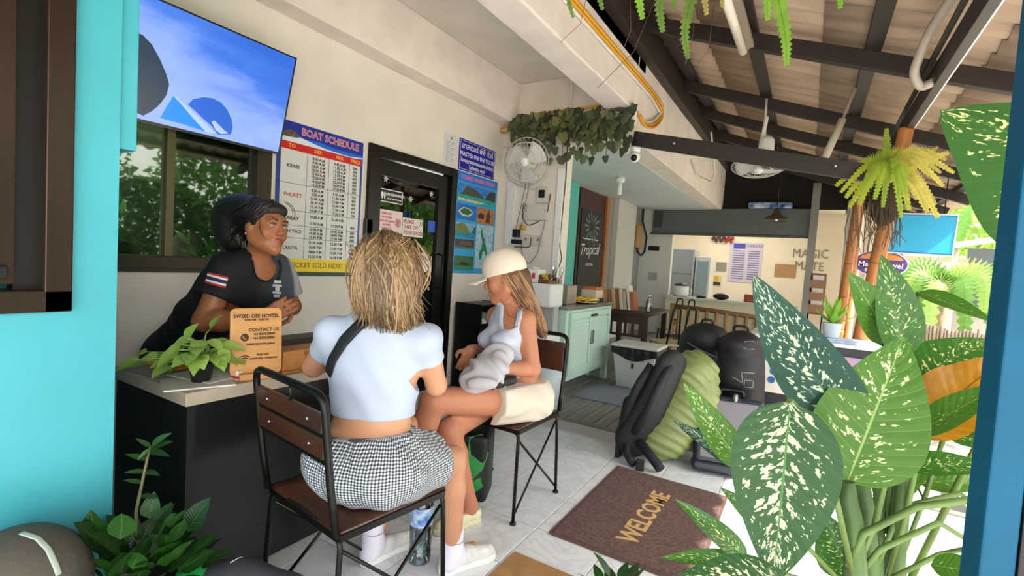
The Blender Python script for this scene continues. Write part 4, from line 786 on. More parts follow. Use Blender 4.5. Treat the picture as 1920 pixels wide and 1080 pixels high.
yp = wallsheet('shop_notice','yellow and black notice low on the kitchen wall','notice',-2.17,-1.83,.96,1.22,'#d6cfae'); MB().bb(-2.1,-1.9,12.98,12.984,1.08,1.2).build('yellow_mark',mat('notice yellow','#e0b020',.6),yp); MB().bb(-2.15,-1.85,12.98,12.984,.98,1.06).build('dark_mark',mat('notice dark','#3b3a34',.6),yp)
wallsheet('beach_photo','brown beach photograph on the cream kitchen wall','picture',-.70,-.27,1.28,1.58,'#b48a62')
tm = MB(); text_mb(tm,'MAGIC\nMATE',MT(-.02,1.7),.28,width=.8); tag(tm.build('wall_lettering',mat('wall ink','#8a8478',.7)),'large grey lettering painted on the cream kitchen wall','lettering')
wt = thing('wall_hanging','dried red flower wreath hung on the kitchen wall above the price list','wreath',(-2.0,12.95,2.05))
for k in range(16): MB().ell((-2.1+.03*k,12.93,2.12+.06*math.sin(k*1.7)),(.035,.03,.045),8,6).build('flower',mat('dry red' if k>9 else 'dry brown','#a03a38' if k>9 else '#5a4440',.8),wt)
ws_ = thing('magazine_rack','brown magazine rack standing by the concrete post','rack',(.12,8.6,0)); MB().bb(.02,.22,8.55,8.58,.75,1.36).build('back',mat('rack brown','#7a5238',.6),ws_)
for k in range(3): MB().bb(.02,.22,8.44,8.55,.78+.18*k,.90+.18*k).build('pocket',mat('rack pocket','#8a6248',.6),ws_); MB().bb(.05,.19,8.47,8.54,.84+.18*k,.97+.18*k).build('leaflets',mat('leaflets','#d8d2cc',.6),ws_)
for x_ in (.03,.21): MB().cyl((x_,8.56,0),(x_,8.56,.76),.012,n=8).build('leg',m_black,ws_)
pl_ = thing('pendant_lamp','brown metal pendant lamp hung from the lean-to roof','lamp',(-.5,8.5,2.1)); MB().lathe((-.5,8.5,2.12),[(.19,0),(.15,.04),(.06,.09),(.05,.16),(.02,.19)],20,cap=False).build('shade',mat('brown shade','#57493d',.4,metal=.3),pl_,solid=.004); MB().cyl((-.5,8.5,2.3),(-.49,8.5,3.16),.006,n=6).build('cord',m_black,pl_); MB().ell((-.5,8.5,2.15),(.03,.03,.04)).build('bulb',mat('bulb','#eef2f2',.2),pl_)
tl_ = thing('tube_light','short bare strip light hanging under the roof sheets','lamp',(.07,5.0,2.2)); MB().cyl((.13,5.0,2.62),(.02,5.0,2.27),.03,n=10).build('tube',mat('old tube','#b8ac98',.5),tl_); MB().bar((.20,5.04,2.87),(.04,5.03,2.31),.05,.02).build('batten',mat('batten','#8d8070',.6),tl_)
t2 = thing('strip_light','long white strip light fixed below the roof rafters','lamp',(-.6,3.9,2.9)); MB().cyl((-.60,3.2,2.99),(-.59,4.26,3.0),.032,n=10).build('tube',mat('cream tube','#e9dfce',.4),t2); MB().bar((-.55,3.2,3.03),(-.54,4.3,3.04),.05,.03).build('batten',mat('batten','#8d8070',.6),t2)
gp = thing('gutter_pipe','grey bent waste pipe strapped to the eaves beam','pipe',(.46,4.0,2.4)); MB().tube(fillet([(.52,3.2,2.75),(.47,3.7,2.72),(.44,3.9,2.56),(.50,4.0,2.50),(.56,3.95,2.52)],.09,6),.026,10).build('bend',mat('grey pipe','#a89a8c',.5),gp)
MB().bar((.52,2.8,2.63),(.53,5.3,2.60),.025,.025).build('cable_run',m_black,gp)
# blue tarpaulin and lumber under the far roof
tag(MB().bb(-1.05,-.35,9.80,9.98,2.471,2.58).build('roof_tarp',mat('blue tarp','#2b4a94',.12,var=(7,.6,'#c8d4ea')),bevel=.03),'folded blue plastic sheet lying on the shutter box','tarp')  # pale noise patches paint shiny highlights into the blue
# black leaflet stand
st_ = thing('leaflet_counter','black counter with white top and a dive flyer, beside the bags','counter',(.12,4.7,0))
MB().bb(-.36,.50,4.42,4.90,0,.765).build('body',mat('charcoal board','#1b1a1e',.5),st_,bevel=.003); MB().bb(-.38,.54,4.39,4.93,.766,.79).build('top',mat('white top','#d9d8dc',.35),st_,bevel=.003)
MB().bb(-.385,-.362,4.41,4.45,0,.765).build('corner_post',m_black,st_)
fy = thing('dive_flyer','white diving flyer with round blue photos on the black counter','flyer',(-.07,4.41,.36)); YF = 4.4185
MB().bb(-.245,.03,YF-.003,YF,.34,.735).build('sheet',mat('flyer cream','#e0d9cd',.5),fy)
MB().bb(-.245,.03,YF-.0045,YF-.003,.62,.735).build('photo_band',mat('flyer photo','#3a6fb4',.5,var=(20,.6)),fy); MB().bb(-.245,-.06,YF-.005,YF-.0035,.585,.62).build('green_band',mat('flyer green','#1fa07a',.5),fy)
for cx_,cz_ in ((-.18,.51),(-.19,.44),(-.02,.39)): MB().cyl((cx_,YF-.003,cz_),(cx_,YF-.0048,cz_),.028,n=20).build('round_photo',mat('round photo','#2d6ca8',.5,var=(40,.5)),fy)
tm = MB(); text_mb(tm,'PRO',plane_M((-.12,YF-.005,.69),(1,0,0),(0,0,1)),.07,bold=.002); tm.build('lettering',m_white,fy)
mb = MB()
for k in range(9): mb.box((-.09+random.uniform(-.04,.05),YF-.004,.46+random.uniform(-.06,.06)),(random.uniform(.006,.02),.001,random.uniform(.008,.02)),Matrix.Rotation(random.uniform(0,3),3,'Y'))
mb.build('diver_print',mat('diver ink','#4a4a4e',.6),fy)['kind'] = 'stuff'
tag(MB().bb(.12,.52,4.45,4.75,.791,.803).build('leaflet_pile',mat('pale leaflets','#b7cbe6',.5,var=(18,.3)),bevel=.002),'pile of pale blue leaflets on the black counter','leaflets')
tag(MB().bb(.22,.40,4.40,4.417,.45,.70).build('pink_flyer',mat('pink flyer','#a8766a',.5,var=(16,.5,'#7a78b8'))),'pink and violet flyer at the end of the black counter','flyer')
tag(MB().bb(-.30,-.14,4.55,4.75,.791,.86).build('card_reader',mat('pale device','#aab0b0',.5),bevel=.015),'small pale grey device on the black counter end','device')
# ================================================================== smooth-blended solids (for bodies, cloth and bags)
from mathutils.bvhtree import BVHTree
def _a(v): return np.array(tuple(v), dtype=np.float32)
class SDF:
    def __init__(s): s.p = []; s.cuts = []
    def cap(s, p0, p1, r0, r1=None, k=.02, n=None, sc=1.0, sub=False):
        s.p.append(('c', _a(p0), _a(p1), float(r0), float(r0 if r1 is None else r1), k, None if n is None else _a(Vector(n).normalized()), sc, sub)); return s
    def ell(s, c, r, rot=None, k=.02, sub=False):
        s.p.append(('e', _a(c), np.array(r, dtype=np.float32), np.array(rot if rot is not None else Matrix.Identity(3), dtype=np.float32), k, sub)); return s
    def box(s, c, half, rot=None, rd=.02, k=.01, sub=False):
        s.p.append(('b', _a(c), np.array(half, dtype=np.float32), np.array(rot if rot is not None else Matrix.Identity(3), dtype=np.float32), rd, k, sub)); return s
    def cut(s, pt, nrm, R=None): s.cuts.append((_a(pt), _a(Vector(nrm).normalized()), R)); return s       # removes the side nrm points to
    def copy(s): q = SDF(); q.p = list(s.p); q.cuts = list(s.cuts); return q
    def bounds(s, pad):
        lo = []; hi = []
        for q in s.p:
            if q[-1]: continue
            if q[0] == 'c': r = max(q[3], q[4])*max(1, q[7]); lo += [np.minimum(q[1], q[2])-r]; hi += [np.maximum(q[1], q[2])+r]
            elif q[0] == 'e': e = np.sqrt(((q[3]*q[2][None, :])**2).sum(1)); lo += [q[1]-e]; hi += [q[1]+e]
            else: e = np.abs(q[3])@q[2]+q[4]; lo += [q[1]-e]; hi += [q[1]+e]
        return np.min(lo, 0)-pad, np.max(hi, 0)+pad
    def mesh(s, res=.007, off=0.0, disp=None):
        lo, hi = s.bounds(.02+off+2*res); n = np.ceil((hi-lo)/res).astype(int)+1
        ax = [lo[i]+res*np.arange(n[i], dtype=np.float32) for i in range(3)]
        F = np.full(n, .12, dtype=np.float32)
        for q in s.p:
            if q[0] == 'c': r = max(q[3], q[4])*max(1, q[7]); a = np.minimum(q[1], q[2])-r; b = np.maximum(q[1], q[2])+r; k = q[5]
            elif q[0] == 'e': e = np.sqrt(((q[3]*q[2][None, :])**2).sum(1)); a = q[1]-e; b = q[1]+e; k = q[4]
            else: e = np.abs(q[3])@q[2]+q[4]; a = q[1]-e; b = q[1]+e; k = q[5]
            m = max(k, .0)+.03+off; i0 = np.maximum(0, np.floor((a-m-lo)/res).astype(int)); i1 = np.minimum(n, np.ceil((b+m-lo)/res).astype(int)+1)
            if np.any(i1 <= i0): continue
            X, Y, Z = np.meshgrid(*[ax[d][i0[d]:i1[d]] for d in range(3)], indexing='ij'); P = np.stack([X, Y, Z], -1)
            if q[0] == 'c':
                p0, p1, r0, r1, nn, sc = q[1], q[2], q[3], q[4], q[6], q[7]; A = P-p0; ba = p1-p0
                if nn is not None:
                    A = A+(A@nn)[..., None]*nn*(1/sc-1); ba = ba+(ba@nn)*nn*(1/sc-1)
                t = np.clip((A@ba)/max(1e-9, float(ba@ba)), 0, 1); D = A-t[..., None]*ba; d = np.sqrt((D*D).sum(-1))-(r0+(r1-r0)*t)
                if nn is not None and sc < 1: d = d*(.5+.5*sc)
            elif q[0] == 'e':
                L = (P-q[1])@q[3]; r = q[2]; k0 = np.sqrt(((L/r)**2).sum(-1)); k1 = np.sqrt(((L/(r*r))**2).sum(-1)); d = k0*(k0-1)/np.maximum(k1, 1e-6)
            else:
                L = np.abs((P-q[1])@q[3])-q[2]; d = np.sqrt((np.maximum(L, 0)**2).sum(-1))+np.minimum(L.max(-1), 0)-q[4]
            V = F[i0[0]:i1[0], i0[1]:i1[1], i0[2]:i1[2]]
            if q[-1]:
                d = -d; h = np.maximum(k-np.abs(V-d), 0)/max(k, 1e-6); V[...] = np.maximum(V, d)+h*h*k*.25
            else:
                h = np.maximum(k-np.abs(V-d), 0)/max(k, 1e-6); V[...] = np.minimum(V, d)-h*h*k*.25
        F -= off
        if disp is not None:
            X, Y, Z = np.meshgrid(*ax, indexing='ij'); msk = np.abs(F) < .03; F[msk] += disp(X[msk], Y[msk], Z[msk])
        if s.cuts:
            X, Y, Z = np.meshgrid(*ax, indexing='ij')
            for pt, nn, R in s.cuts:
                pd = (X-pt[0])*nn[0]+(Y-pt[1])*nn[1]+(Z-pt[2])*nn[2]
                if R: pd = np.where((X-pt[0])**2+(Y-pt[1])**2+(Z-pt[2])**2 < R*R, pd, -1)
                F = np.maximum(F, pd)
        F[0] = F[-1] = .1; F[:, 0] = F[:, -1] = .1; F[:, :, 0] = F[:, :, -1] = .1
        return surface_nets(F, lo, res)
def surface_nets(F, lo, res):
    I = F < 0; c = [I[a:I.shape[0]-1+a, b:I.shape[1]-1+b, d:I.shape[2]-1+d] for a in (0, 1) for b in (0, 1) for d in (0, 1)]
    cnt = sum(x.astype(np.int8) for x in c); act = np.argwhere((cnt > 0) & (cnt < 8))
    offs = np.array([(a, b, d) for a in (0, 1) for b in (0, 1) for d in (0, 1)]); vals = np.stack([F[act[:, 0]+o[0], act[:, 1]+o[1], act[:, 2]+o[2]] for o in offs], 1)
    pos = np.zeros((len(act), 3), np.float32); num = np.zeros(len(act), np.float32)
    for i in range(8):
        for j in range(i+1, 8):
            if np.abs(offs[i]-offs[j]).sum() != 1: continue
            m = (vals[:, i] < 0) != (vals[:, j] < 0); t = vals[m, i]/(vals[m, i]-vals[m, j]); pos[m] += offs[i]+t[:, None]*(offs[j]-offs[i]); num[m] += 1
    V = (act+pos/num[:, None])*res+lo
    idx = np.full([k-1 for k in F.shape], -1, np.int64); idx[act[:, 0], act[:, 1], act[:, 2]] = np.arange(len(act)); faces = []
    for axis in range(3):
        sl0 = [slice(1, -1)]*3; sl1 = [slice(1, -1)]*3; sl0[axis] = slice(0, -1); sl1[axis] = slice(1, None)
        A = I[tuple(sl0)]; B = I[tuple(sl1)]; E = np.argwhere(A != B); fl = A[A != B]
        if not len(E): continue
        base = E.copy(); o1, o2 = [(1, 2), (2, 0), (0, 1)][axis]
        for d in range(3):
            if d != axis: base[:, d] += 1
        def cell(d1, d2):
            q = base.copy(); q[:, o1] -= d1; q[:, o2] -= d2; return idx[q[:, 0], q[:, 1], q[:, 2]]
        Q = np.stack([cell(1, 1), cell(0, 1), cell(0, 0), cell(1, 0)], 1); Q[~fl] = Q[~fl][:, ::-1]; faces.append(Q)
    return V, np.concatenate(faces)
def relax(V, Q, it=2, lam=.5):
    for _ in range(it):
        S = np.zeros_like(V); N = np.zeros(len(V), np.float32)
        for a in range(4):
            for b in (1, 3): np.add.at(S, Q[:, a], V[Q[:, (a+b) % 4]]); np.add.at(N, Q[:, a], 1)
        V = V+lam*(S/np.maximum(N, 1)[:, None]-V)
    return V
def solid(sdf, name, m, parent=None, res=.007, off=0, it=2, disp=None, col=None):
    V, Q = sdf.mesh(res, off, disp); V = relax(V, Q, it); me = bpy.data.meshes.new(name); o = bpy.data.objects.new(name, me)
    bvh = BVHTree.FromPolygons([tuple(v) for v in V], [tuple(int(i) for i in q) for q in Q])
    if parent is not None:
        inv = np.array(WM[parent.name].inverted()); W = V@inv[:3, :3].T+inv[:3, 3]; o.parent = parent; WM[o.name] = WM[parent.name].copy()
    else:
        c = np.array([(V[:, 0].min()+V[:, 0].max())/2, (V[:, 1].min()+V[:, 1].max())/2, V[:, 2].min()]); W = V-c; o.location = tuple(c); WM[o.name] = Matrix.Translation(Vector(c))
    me.vertices.add(len(W)); me.vertices.foreach_set('co', W.astype(np.float32).ravel()); me.loops.add(Q.size); me.loops.foreach_set('vertex_index', Q.astype(np.int32).ravel())
    me.polygons.add(len(Q)); me.polygons.foreach_set('loop_start', np.arange(0, Q.size, 4, dtype=np.int32)); me.polygons.foreach_set('loop_total', np.full(len(Q), 4, np.int32)); me.polygons.foreach_set('use_smooth', np.ones(len(Q), bool))
    me.update(calc_edges=True); me.validate()
    for q in (m if isinstance(m, (list, tuple)) else [m]): me.materials.append(q)
    if col is not None:
        ca = me.color_attributes.new('Col', 'FLOAT_COLOR', 'POINT'); C_ = col(V); ca.data.foreach_set('color', np.concatenate([C_, np.ones((len(V), 1))], 1).astype(np.float32).ravel())
    COL.objects.link(o); return o, bvh
def colmat(name, rough=.5, sub=0, sheen=0, spec=.4, bump=None):
    if name in _M: return _M[name]
    m = mat(name, '#888888', rough, spec=spec, sub=sub, sheen=sheen, bump=bump); n = m.node_tree.nodes; a = n.new('ShaderNodeVertexColor'); a.layer_name = 'Col'
    m.node_tree.links.new(a.outputs[0], n['Principled BSDF'].inputs['Base Color']); return m
def hit(bvh, x, y, lift=.002):
    """point on a built surface seen along an image ray, lifted off along its normal"""
    r = _ray(x, y).normalized(); p, nn, i, d = bvh.ray_cast(CP, r)
    if p is None: return None, None
    if nn.dot(r) > 0: nn = -nn
    return p+nn*lift, nn
def near(bvh, p, lift=.002):
    q, nn, i, d = bvh.find_nearest(Vector(p)); s_ = 1 if (Vector(p)-q).dot(nn) >= 0 else -1
    return q+nn*(lift*s_), nn*s_
def ribbon(parent, name, pts, nrms, w, m, th=.002, bvh=None):
    mb = MB(); rs = []
    for i, p in enumerate(pts):
        d = (pts[min(i+1, len(pts)-1)]-pts[max(i-1, 0)]).normalized(); s_ = d.cross(nrms[i]).normalized(); rs.append([p-s_*w/2, p-s_*w*.25+nrms[i]*th, p+s_*w*.25+nrms[i]*th, p+s_*w/2, p-nrms[i]*th])
    mb.rings(rs); return mb.build(name, m, parent)
# ================================================================== MATS, BAGS, BOTTLE
wm = thing('welcome_mat','brown doormat lettered WELCOME on the white tiles','mat',(-.61,2.5,0)); MB().bb(-.915,-.30,2.04,2.965,.0005,.012).build('pile',mat('brown mat pile','#6a524c',.95,var=(60,.35),bump=(160,.8)),wm,bevel=.003)
for a in ((-.93,-.915,2.025,2.98),(-.30,-.285,2.025,2.98),(-.915,-.30,2.025,2.04),(-.915,-.30,2.965,2.98)): MB().bb(a[0],a[1],a[2],a[3],.0005,.009).build('border',mat('brown mat edge','#59443d',.7),wm)
tm = MB(); text_mb(tm,'WELCOME',plane_M((-.60,2.47,.0125),(.02,1,0),(-1,.02,0)),.135,bold=.003,width=.92,extr=.0015); tm.build('lettering',mat('mat gold','#c7a36a',.9,bump=(120,.4)),wm)
tag(MB().bb(-.98,-.55,1.25,1.80,.0005,.01).build('tan_mat',mat('tan mat','#a07a4e',.85,var=(14,.2)),bevel=.002),'plain tan mat at the near edge of the tiles','mat')
m_nyl = mat('black nylon','#0e0e10',.6,bump=(120,.25)); m_strap = mat('black strap','#151518',.7)
def folds(f1, a): return lambda X,Y,Z: (a*np.sin(f1*(Z*1.0+X*.55+Y*.3)+2.5*np.sin(9*X+7*Y))).astype(np.float32)
# green backpack, harness side towards the mat
gb = thing('green_backpack','big backpack with black harness in a green rain cover, leaning by the mat','backpack',(-.76,3.3,0))
g = SDF(); g.cap((-.72,3.34,.17),(-.60,3.44,.58),.165,.155,k=.05,n=(.5,.86,0),sc=.9).ell((-.60,3.36,.62),(.15,.13,.1),k=.05).ell((-.78,3.30,.14),(.15,.14,.13),k=.05).ell((-.56,3.40,.42),(.14,.15,.2),k=.05)
solid(g,'rain_cover',mat('olive cover','#7d8850',.5,var=(6,.2),bump=(18,.3)),gb,.009,disp=folds(95,.006))
h = SDF(); h.cap((-.90,3.20,.14),(-.70,3.20,.66),.135,.095,k=.04,n=(.7,-.7,0),sc=.6).cap((-.96,3.26,.10),(-.95,3.25,.34),.08,.06,k=.03).ell((-.72,3.23,.66),(.09,.08,.06),k=.03)
solid(h,'harness',m_nyl,gb,.008)
for pts,r_ in (([(-.70,3.16,.66),(-.74,3.06,.52),(-.80,3.06,.34),(-.88,3.12,.2)],.028),([(-.82,3.17,.64),(-.88,3.09,.50),(-.93,3.09,.34),(-.97,3.16,.2)],.026),([(-.95,3.18,.16),(-.90,3.06,.06),(-.84,3.03,.025)],.026),([(-.84,3.12,.14),(-.72,3.07,.06),(-.68,3.05,.03)],.03)):
    MB().tube(fillet(pts,.08),r_,8).build('strap',m_strap,gb)
MB().box((-.80,3.02,.035),(.05,.03,.07),rotz(.3)).build('buckle',m_nyl,gb,bevel=.008); MB().bb(-1.0,-.97,3.12,3.2,.0,.11).build('side_tab',m_strap,gb,bevel=.004)
# grey suitcase
sc2 = thing('grey_suitcase','grey hard suitcase with dark blue trim lying against the bags','suitcase',(-.42,3.3,0)); rt = Matrix.Rotation(math.radians(14),3,'Z') @ Matrix.Rotation(math.radians(-16),3,'X')
SC_M = Matrix.Translation((-.36,3.42,.22)) @ rt.to_4x4()
def sbox(name,x0,x1,y0,y1,z0,z1,m_,bv=.02):
    mb = MB(); vs = [SC_M @ Vector((x,y,z)) for z in (z0,z1) for y in (y0,y1) for x in (x0,x1)]; mb.add(vs,[(0,2,3,1),(4,5,7,6),(0,1,5,4),(1,3,7,5),(3,2,6,7),(2,0,4,6)]); return mb.build(name,m_,sc2,bevel=bv,seg=3)
sbox('shell',-.20,.20,-.09,.10,-.20,.24,mat('suitcase navy','#232a38',.4),.03); sbox('front_panel',-.175,.15,-.105,-.088,-.15,.21,mat('suitcase grey','#6e6a70',.6),.012)
sbox('side_trim',.19,.225,-.07,.08,-.18,.23,mat('suitcase rim','#3a4250',.25),.015); sbox('lower_trim',-.21,.21,-.11,.10,-.235,-.17,mat('suitcase dark','#12161f',.4),.02)
MB().tube(fillet([SC_M @ Vector((-.06,0,.235)),SC_M @ Vector((-.06,0,.29)),SC_M @ Vector((.08,0,.29)),SC_M @ Vector((.08,0,.235))],.03),.012,8).build('handle',m_black,sc2)
MB().ell(SC_M @ Vector((.02,-.10,.235)),(.016,.014,.03)).build('lock',mat('lock grey','#8a8a8e',.3,metal=.8),sc2)
# two black rucksacks standing on the heap
r1 = thing('black_rucksack','black rucksack with grey peaked print pocket on top of the suitcase','rucksack',(-.38,3.72,0)); q = SDF(); q.cap((-.34,3.78,.14),(-.36,3.76,.72),.17,.15,k=.05,n=(.2,1,0),sc=.8).ell((-.36,3.70,.55),(.15,.12,.18),k=.05).ell((-.37,3.72,.78),(.13,.11,.07),k=.04)
ob,bv_ = solid(q,'body',mat('rucksack black','#17141a',.6,var=(8,.3),bump=(60,.2)),r1,.009)
def decal(parent,name,pxs,bvh,m_,w=.006):
    P = [];N = []
    for x,y in pxs:
        p,nn = hit(bvh,x,y,.002)
        if p is not None: P.append(p);N.append(nn)
    if len(P)>1: return ribbon(parent,name,P,N,w,m_,.001)
def subdiv(pts,n=6): return [(a[0]+(b[0]-a[0])*i/n,a[1]+(b[1]-a[1])*i/n) for a,b in zip(pts[:-1],pts[1:]) for i in range(n)]+[pts[-1]]
decal(r1,'print_line',subdiv([(1372,706),(1392,718),(1390,698),(1415,700)]),bv_,mat('print grey','#8a7a72',.6)); decal(r1,'print_line',subdiv([(1395,722),(1396,712),(1412,714),(1411,727),(1394,725)]),bv_,mat('print grey','#8a7a72',.6))
mb = MB(); 
P = [hit(bv_,*c,.003)[0] for c in ((1396,640),(1414,640),(1414,656),(1394,654))]
if all(p is not None for p in P): MB().add(P,[(0,1,2,3)]).build('label_patch',mat('patch grey','#5a5a62',.6),r1,solid=.003)
MB().tube(fillet([(-.42,3.78,.84),(-.42,3.76,.90),(-.33,3.76,.90),(-.33,3.78,.84)],.03),.01,6).build('haul_loop',m_strap,r1)
r2 = thing('dome_rucksack','plain black domed rucksack between the green backpack and the printed one','rucksack',(-.62,3.85,0)); q = SDF(); q.cap((-.68,3.98,.14),(-.67,3.97,.70),.16,.155,k=.05,n=(.2,1,0),sc=.85).ell((-.62,3.92,.76),(.17,.13,.12),k=.05)
solid(q,'body',mat('rucksack charcoal','#121216',.6,bump=(60,.2)),r2,.01); MB().tube(fillet([(-.72,3.74,.74),(-.62,3.70,.70),(-.50,3.72,.66)],.05),.006,6).build('zip',mat('zip grey','#55555a',.5),r2)
MB().tube(fillet([(-.66,3.88,.86),(-.65,3.86,.91),(-.58,3.86,.91),(-.57,3.88,.86)],.03),.01,6).build('haul_loop',m_strap,r2)
# black and green bag under the woman's chair
bg = thing('green_bag','black bag with bright green print under the chair of the woman in the cap','bag',(-1.48,2.2,0)); q = SDF(); q.box((-1.47,2.12,.17),(.09,.07,.15),rotz(.4),.03,k=.02).ell((-1.46,2.10,.10),(.11,.09,.09),k=.04)
ob,bv_ = solid(q,'body',mat('bag black','#141714',.5),bg,.008)
mb = MB()
for pxs in ([(880,820),(905,815),(915,850),(905,880),(885,900),(878,860)],[(878,905),(900,895),(905,912),(882,928)]):
    P = [hit(bv_,*c,.004)[0] for c in pxs]; P = [p for p in P if p is not None]
    if len(P) > 2: mb.add(P,[tuple(range(len(P)))])
if mb.v: mb.build('green_print',mat('bag green','#1f8f3f',.5),bg,solid=.003)
# water bottle on the floor
bt = thing('big_bottle','large clear water bottle with blue label on the floor between the women','bottle',(-1.27,1.52,0)); c = Vector((-1.27,1.52,0))
MB().lathe(c,[(.040,0),(.046,.006),(.046,.05),(.042,.06),(.046,.07),(.046,.20),(.043,.21),(.046,.22),(.046,.25),(.03,.29),(.014,.31),(.014,.325)],24).build('body',glass('bottle pet','#cfdde2',.12),bt)
MB().lathe(c+Vector((0,0,.16)),[(.0468,0),(.0468,.075)],24,cap=False).build('label',mat('bottle label','#2c6fc0',.4,var=(30,.4,'#cfe0f0')),bt); MB().lathe(c+Vector((0,0,.325)),[(.016,0),(.016,.02)],14).build('cap',mat('cap blue','#3a78c8',.4),bt)
MB().lathe(c+Vector((0,0,.004)),[(.040,0),(.044,.01),(.044,.10)],20).build('water',glass('water clear','#dfe9ea',.03),bt)
# grey rucksack at the left edge, grey and green bag at the lower edge
gr = thing('grey_rucksack','olive grey rucksack with pale strap against the cyan wall','rucksack',(-1.35,.28,0)); c = at(22,1085,1.12); q = SDF(); q.cap((c.x,c.y,.12),(c.x+.0,c.y+.01,c.z-.05),.14,.125,k=.05).ell((c.x,c.y+.01,c.z-.02),(.125,.125,.13),k=.05); gr.location = (c.x,c.y,0); WM[gr.name] = Matrix.Translation((c.x,c.y,0))
ob,bv_ = solid(q,'body',mat('rucksack grey','#4f4a40',.7,var=(5,.2),bump=(80,.2)),gr,.01); decal(gr,'piping',subdiv([(40,1000),(70,1010),(90,1030),(104,1060),(110,1078)],4),bv_,mat('pale strap','#aab5a8',.6),.014)
dg = thing('small_duffel','grey and green duffel bag beside the desk foot','bag',(-1.42,.93,0)); c = at(452,1062,1.40); q = SDF(); q.cap((c.x-.08,c.y-.03,c.z-.13),(c.x+.10,c.y+.05,c.z-.13),.11,.11,k=.03).ell((c.x,c.y,c.z-.06),(.11,.08,.06),k=.04); dg.location = (c.x,c.y,0); WM[dg.name] = Matrix.Translation((c.x,c.y,0))
q.cap((c.x-.08,c.y-.03,.08),(c.x+.10,c.y+.05,.08),.09,k=.1)
ob,bv_ = solid(q,'body',mat('duffel grey','#43464f',.6),dg,.009); decal(dg,'piping',subdiv([(432,1056),(446,1048),(462,1043),(474,1046)],4),bv_,m_white,.006)
MB().ell((c.x-.12,c.y-.06,c.z-.06),(.07,.05,.05)).build('green_end',mat('duffel green','#1f8f4a',.35),dg)
# blue helmet-like ball on the desk end near the women
tag(MB().lathe((-1.88,1.82,.7505),[(.06,0),(.075,.02),(.08,.06),(.06,.10),(.02,.115)],20).build('cloth_hat',mat('navy cloth','#27355f',.8)),'navy blue cloth hat lying on the far end of the desk','hat')
# ================================================================== PLANTS
def leafmat(name, green, green2, pale='#d9ddb0', dens=.5, trans=.25, rough=.35, rib='#7f9a4a', edge=.82):
    if name in _M: return _M[name]
    m = bpy.data.materials.new(name); m.use_nodes = True; _M[name] = m; n = m.node_tree.nodes; l = m.node_tree.links; b = n['Principled BSDF']
    uv = n.new('ShaderNodeUVMap'); sp = n.new('ShaderNodeSeparateXYZ'); l.new(uv.outputs[0], sp.inputs[0])
    def mth(op, a, b_=None, c=None):
        q = n.new('ShaderNodeMath'); q.operation = op
        for i, v in enumerate((a, b_, c)):
            if v is None: continue
            if isinstance(v, (int, float)): q.inputs[i].default_value = v
            else: l.new(v, q.inputs[i])
        return q.outputs[0]
    def mix(f, a, c):
        q = n.new('ShaderNodeMix'); q.data_type = 'RGBA'; l.new(f, q.inputs[0])
        for i, v in ((6, a), (7, c)):
            if isinstance(v, str): q.inputs[i].default_value = (*lin(v), 1)
            else: l.new(v, q.inputs[i])
        return q.outputs[2]
    av = mth('ABSOLUTE', sp.outputs[1]); lat = mth('SUBTRACT', sp.outputs[0], mth('MULTIPLY', av, .16))
    oi = n.new('ShaderNodeObjectInfo'); cb = n.new('ShaderNodeCombineXYZ'); l.new(mth('MULTIPLY', lat, 15.0), cb.inputs[0]); l.new(mth('MULTIPLY', sp.outputs[1], 2.6), cb.inputs[1]); l.new(mth('MULTIPLY', oi.outputs['Random'], 40.0), cb.inputs[2])
    nz = n.new('ShaderNodeTexNoise'); nz.inputs['Scale'].default_value = 2.1; nz.inputs['Detail'].default_value = 2.5; nz.inputs['Roughness'].default_value = .6; l.new(cb.outputs[0], nz.inputs['Vector'])
    th = mth('MULTIPLY_ADD', av, .10, .655-.22*dens)
    spot = mth('MULTIPLY', mth('SUBTRACT', nz.outputs[0], th), 26.0); q = n.new('ShaderNodeClamp'); l.new(spot, q.inputs[0]); spot = q.outputs[0]
    inner = mth('LESS_THAN', av, edge); spot = mth('MULTIPLY', spot, inner)
    n2 = n.new('ShaderNodeTexNoise'); n2.inputs['Scale'].default_value = 1.2; l.new(cb.outputs[0], n2.inputs['Vector'])
    base = mix(n2.outputs[0], green, green2)
    ve = mth('PINGPONG', mth('MULTIPLY', lat, 26.0), 1.0); base = mix(mth('MULTIPLY', mth('GREATER_THAN', ve, .93), .25), base, rib)
    c = mix(spot, base, pale) if dens > 0 else base
    c = mix(mth('LESS_THAN', av, .022), c, rib)
    l.new(c, b.inputs['Base Color']); b.inputs['Roughness'].default_value = rough
    bp = n.new('ShaderNodeBump'); bp.inputs['Strength'].default_value = .15; bp.inputs['Distance'].default_value = .004; l.new(ve, bp.inputs['Height']); l.new(bp.outputs[0], b.inputs['Normal'])
    if trans:
        t = n.new('ShaderNodeBsdfTranslucent'); l.new(c, t.inputs[0]); x = n.new('ShaderNodeMixShader'); x.inputs[0].default_value = trans
        l.new(b.outputs[0], x.inputs[1]); l.new(t.outputs[0], x.inputs[2]); l.new(x.outputs[0], n['Material Output'].inputs[0])
    return m
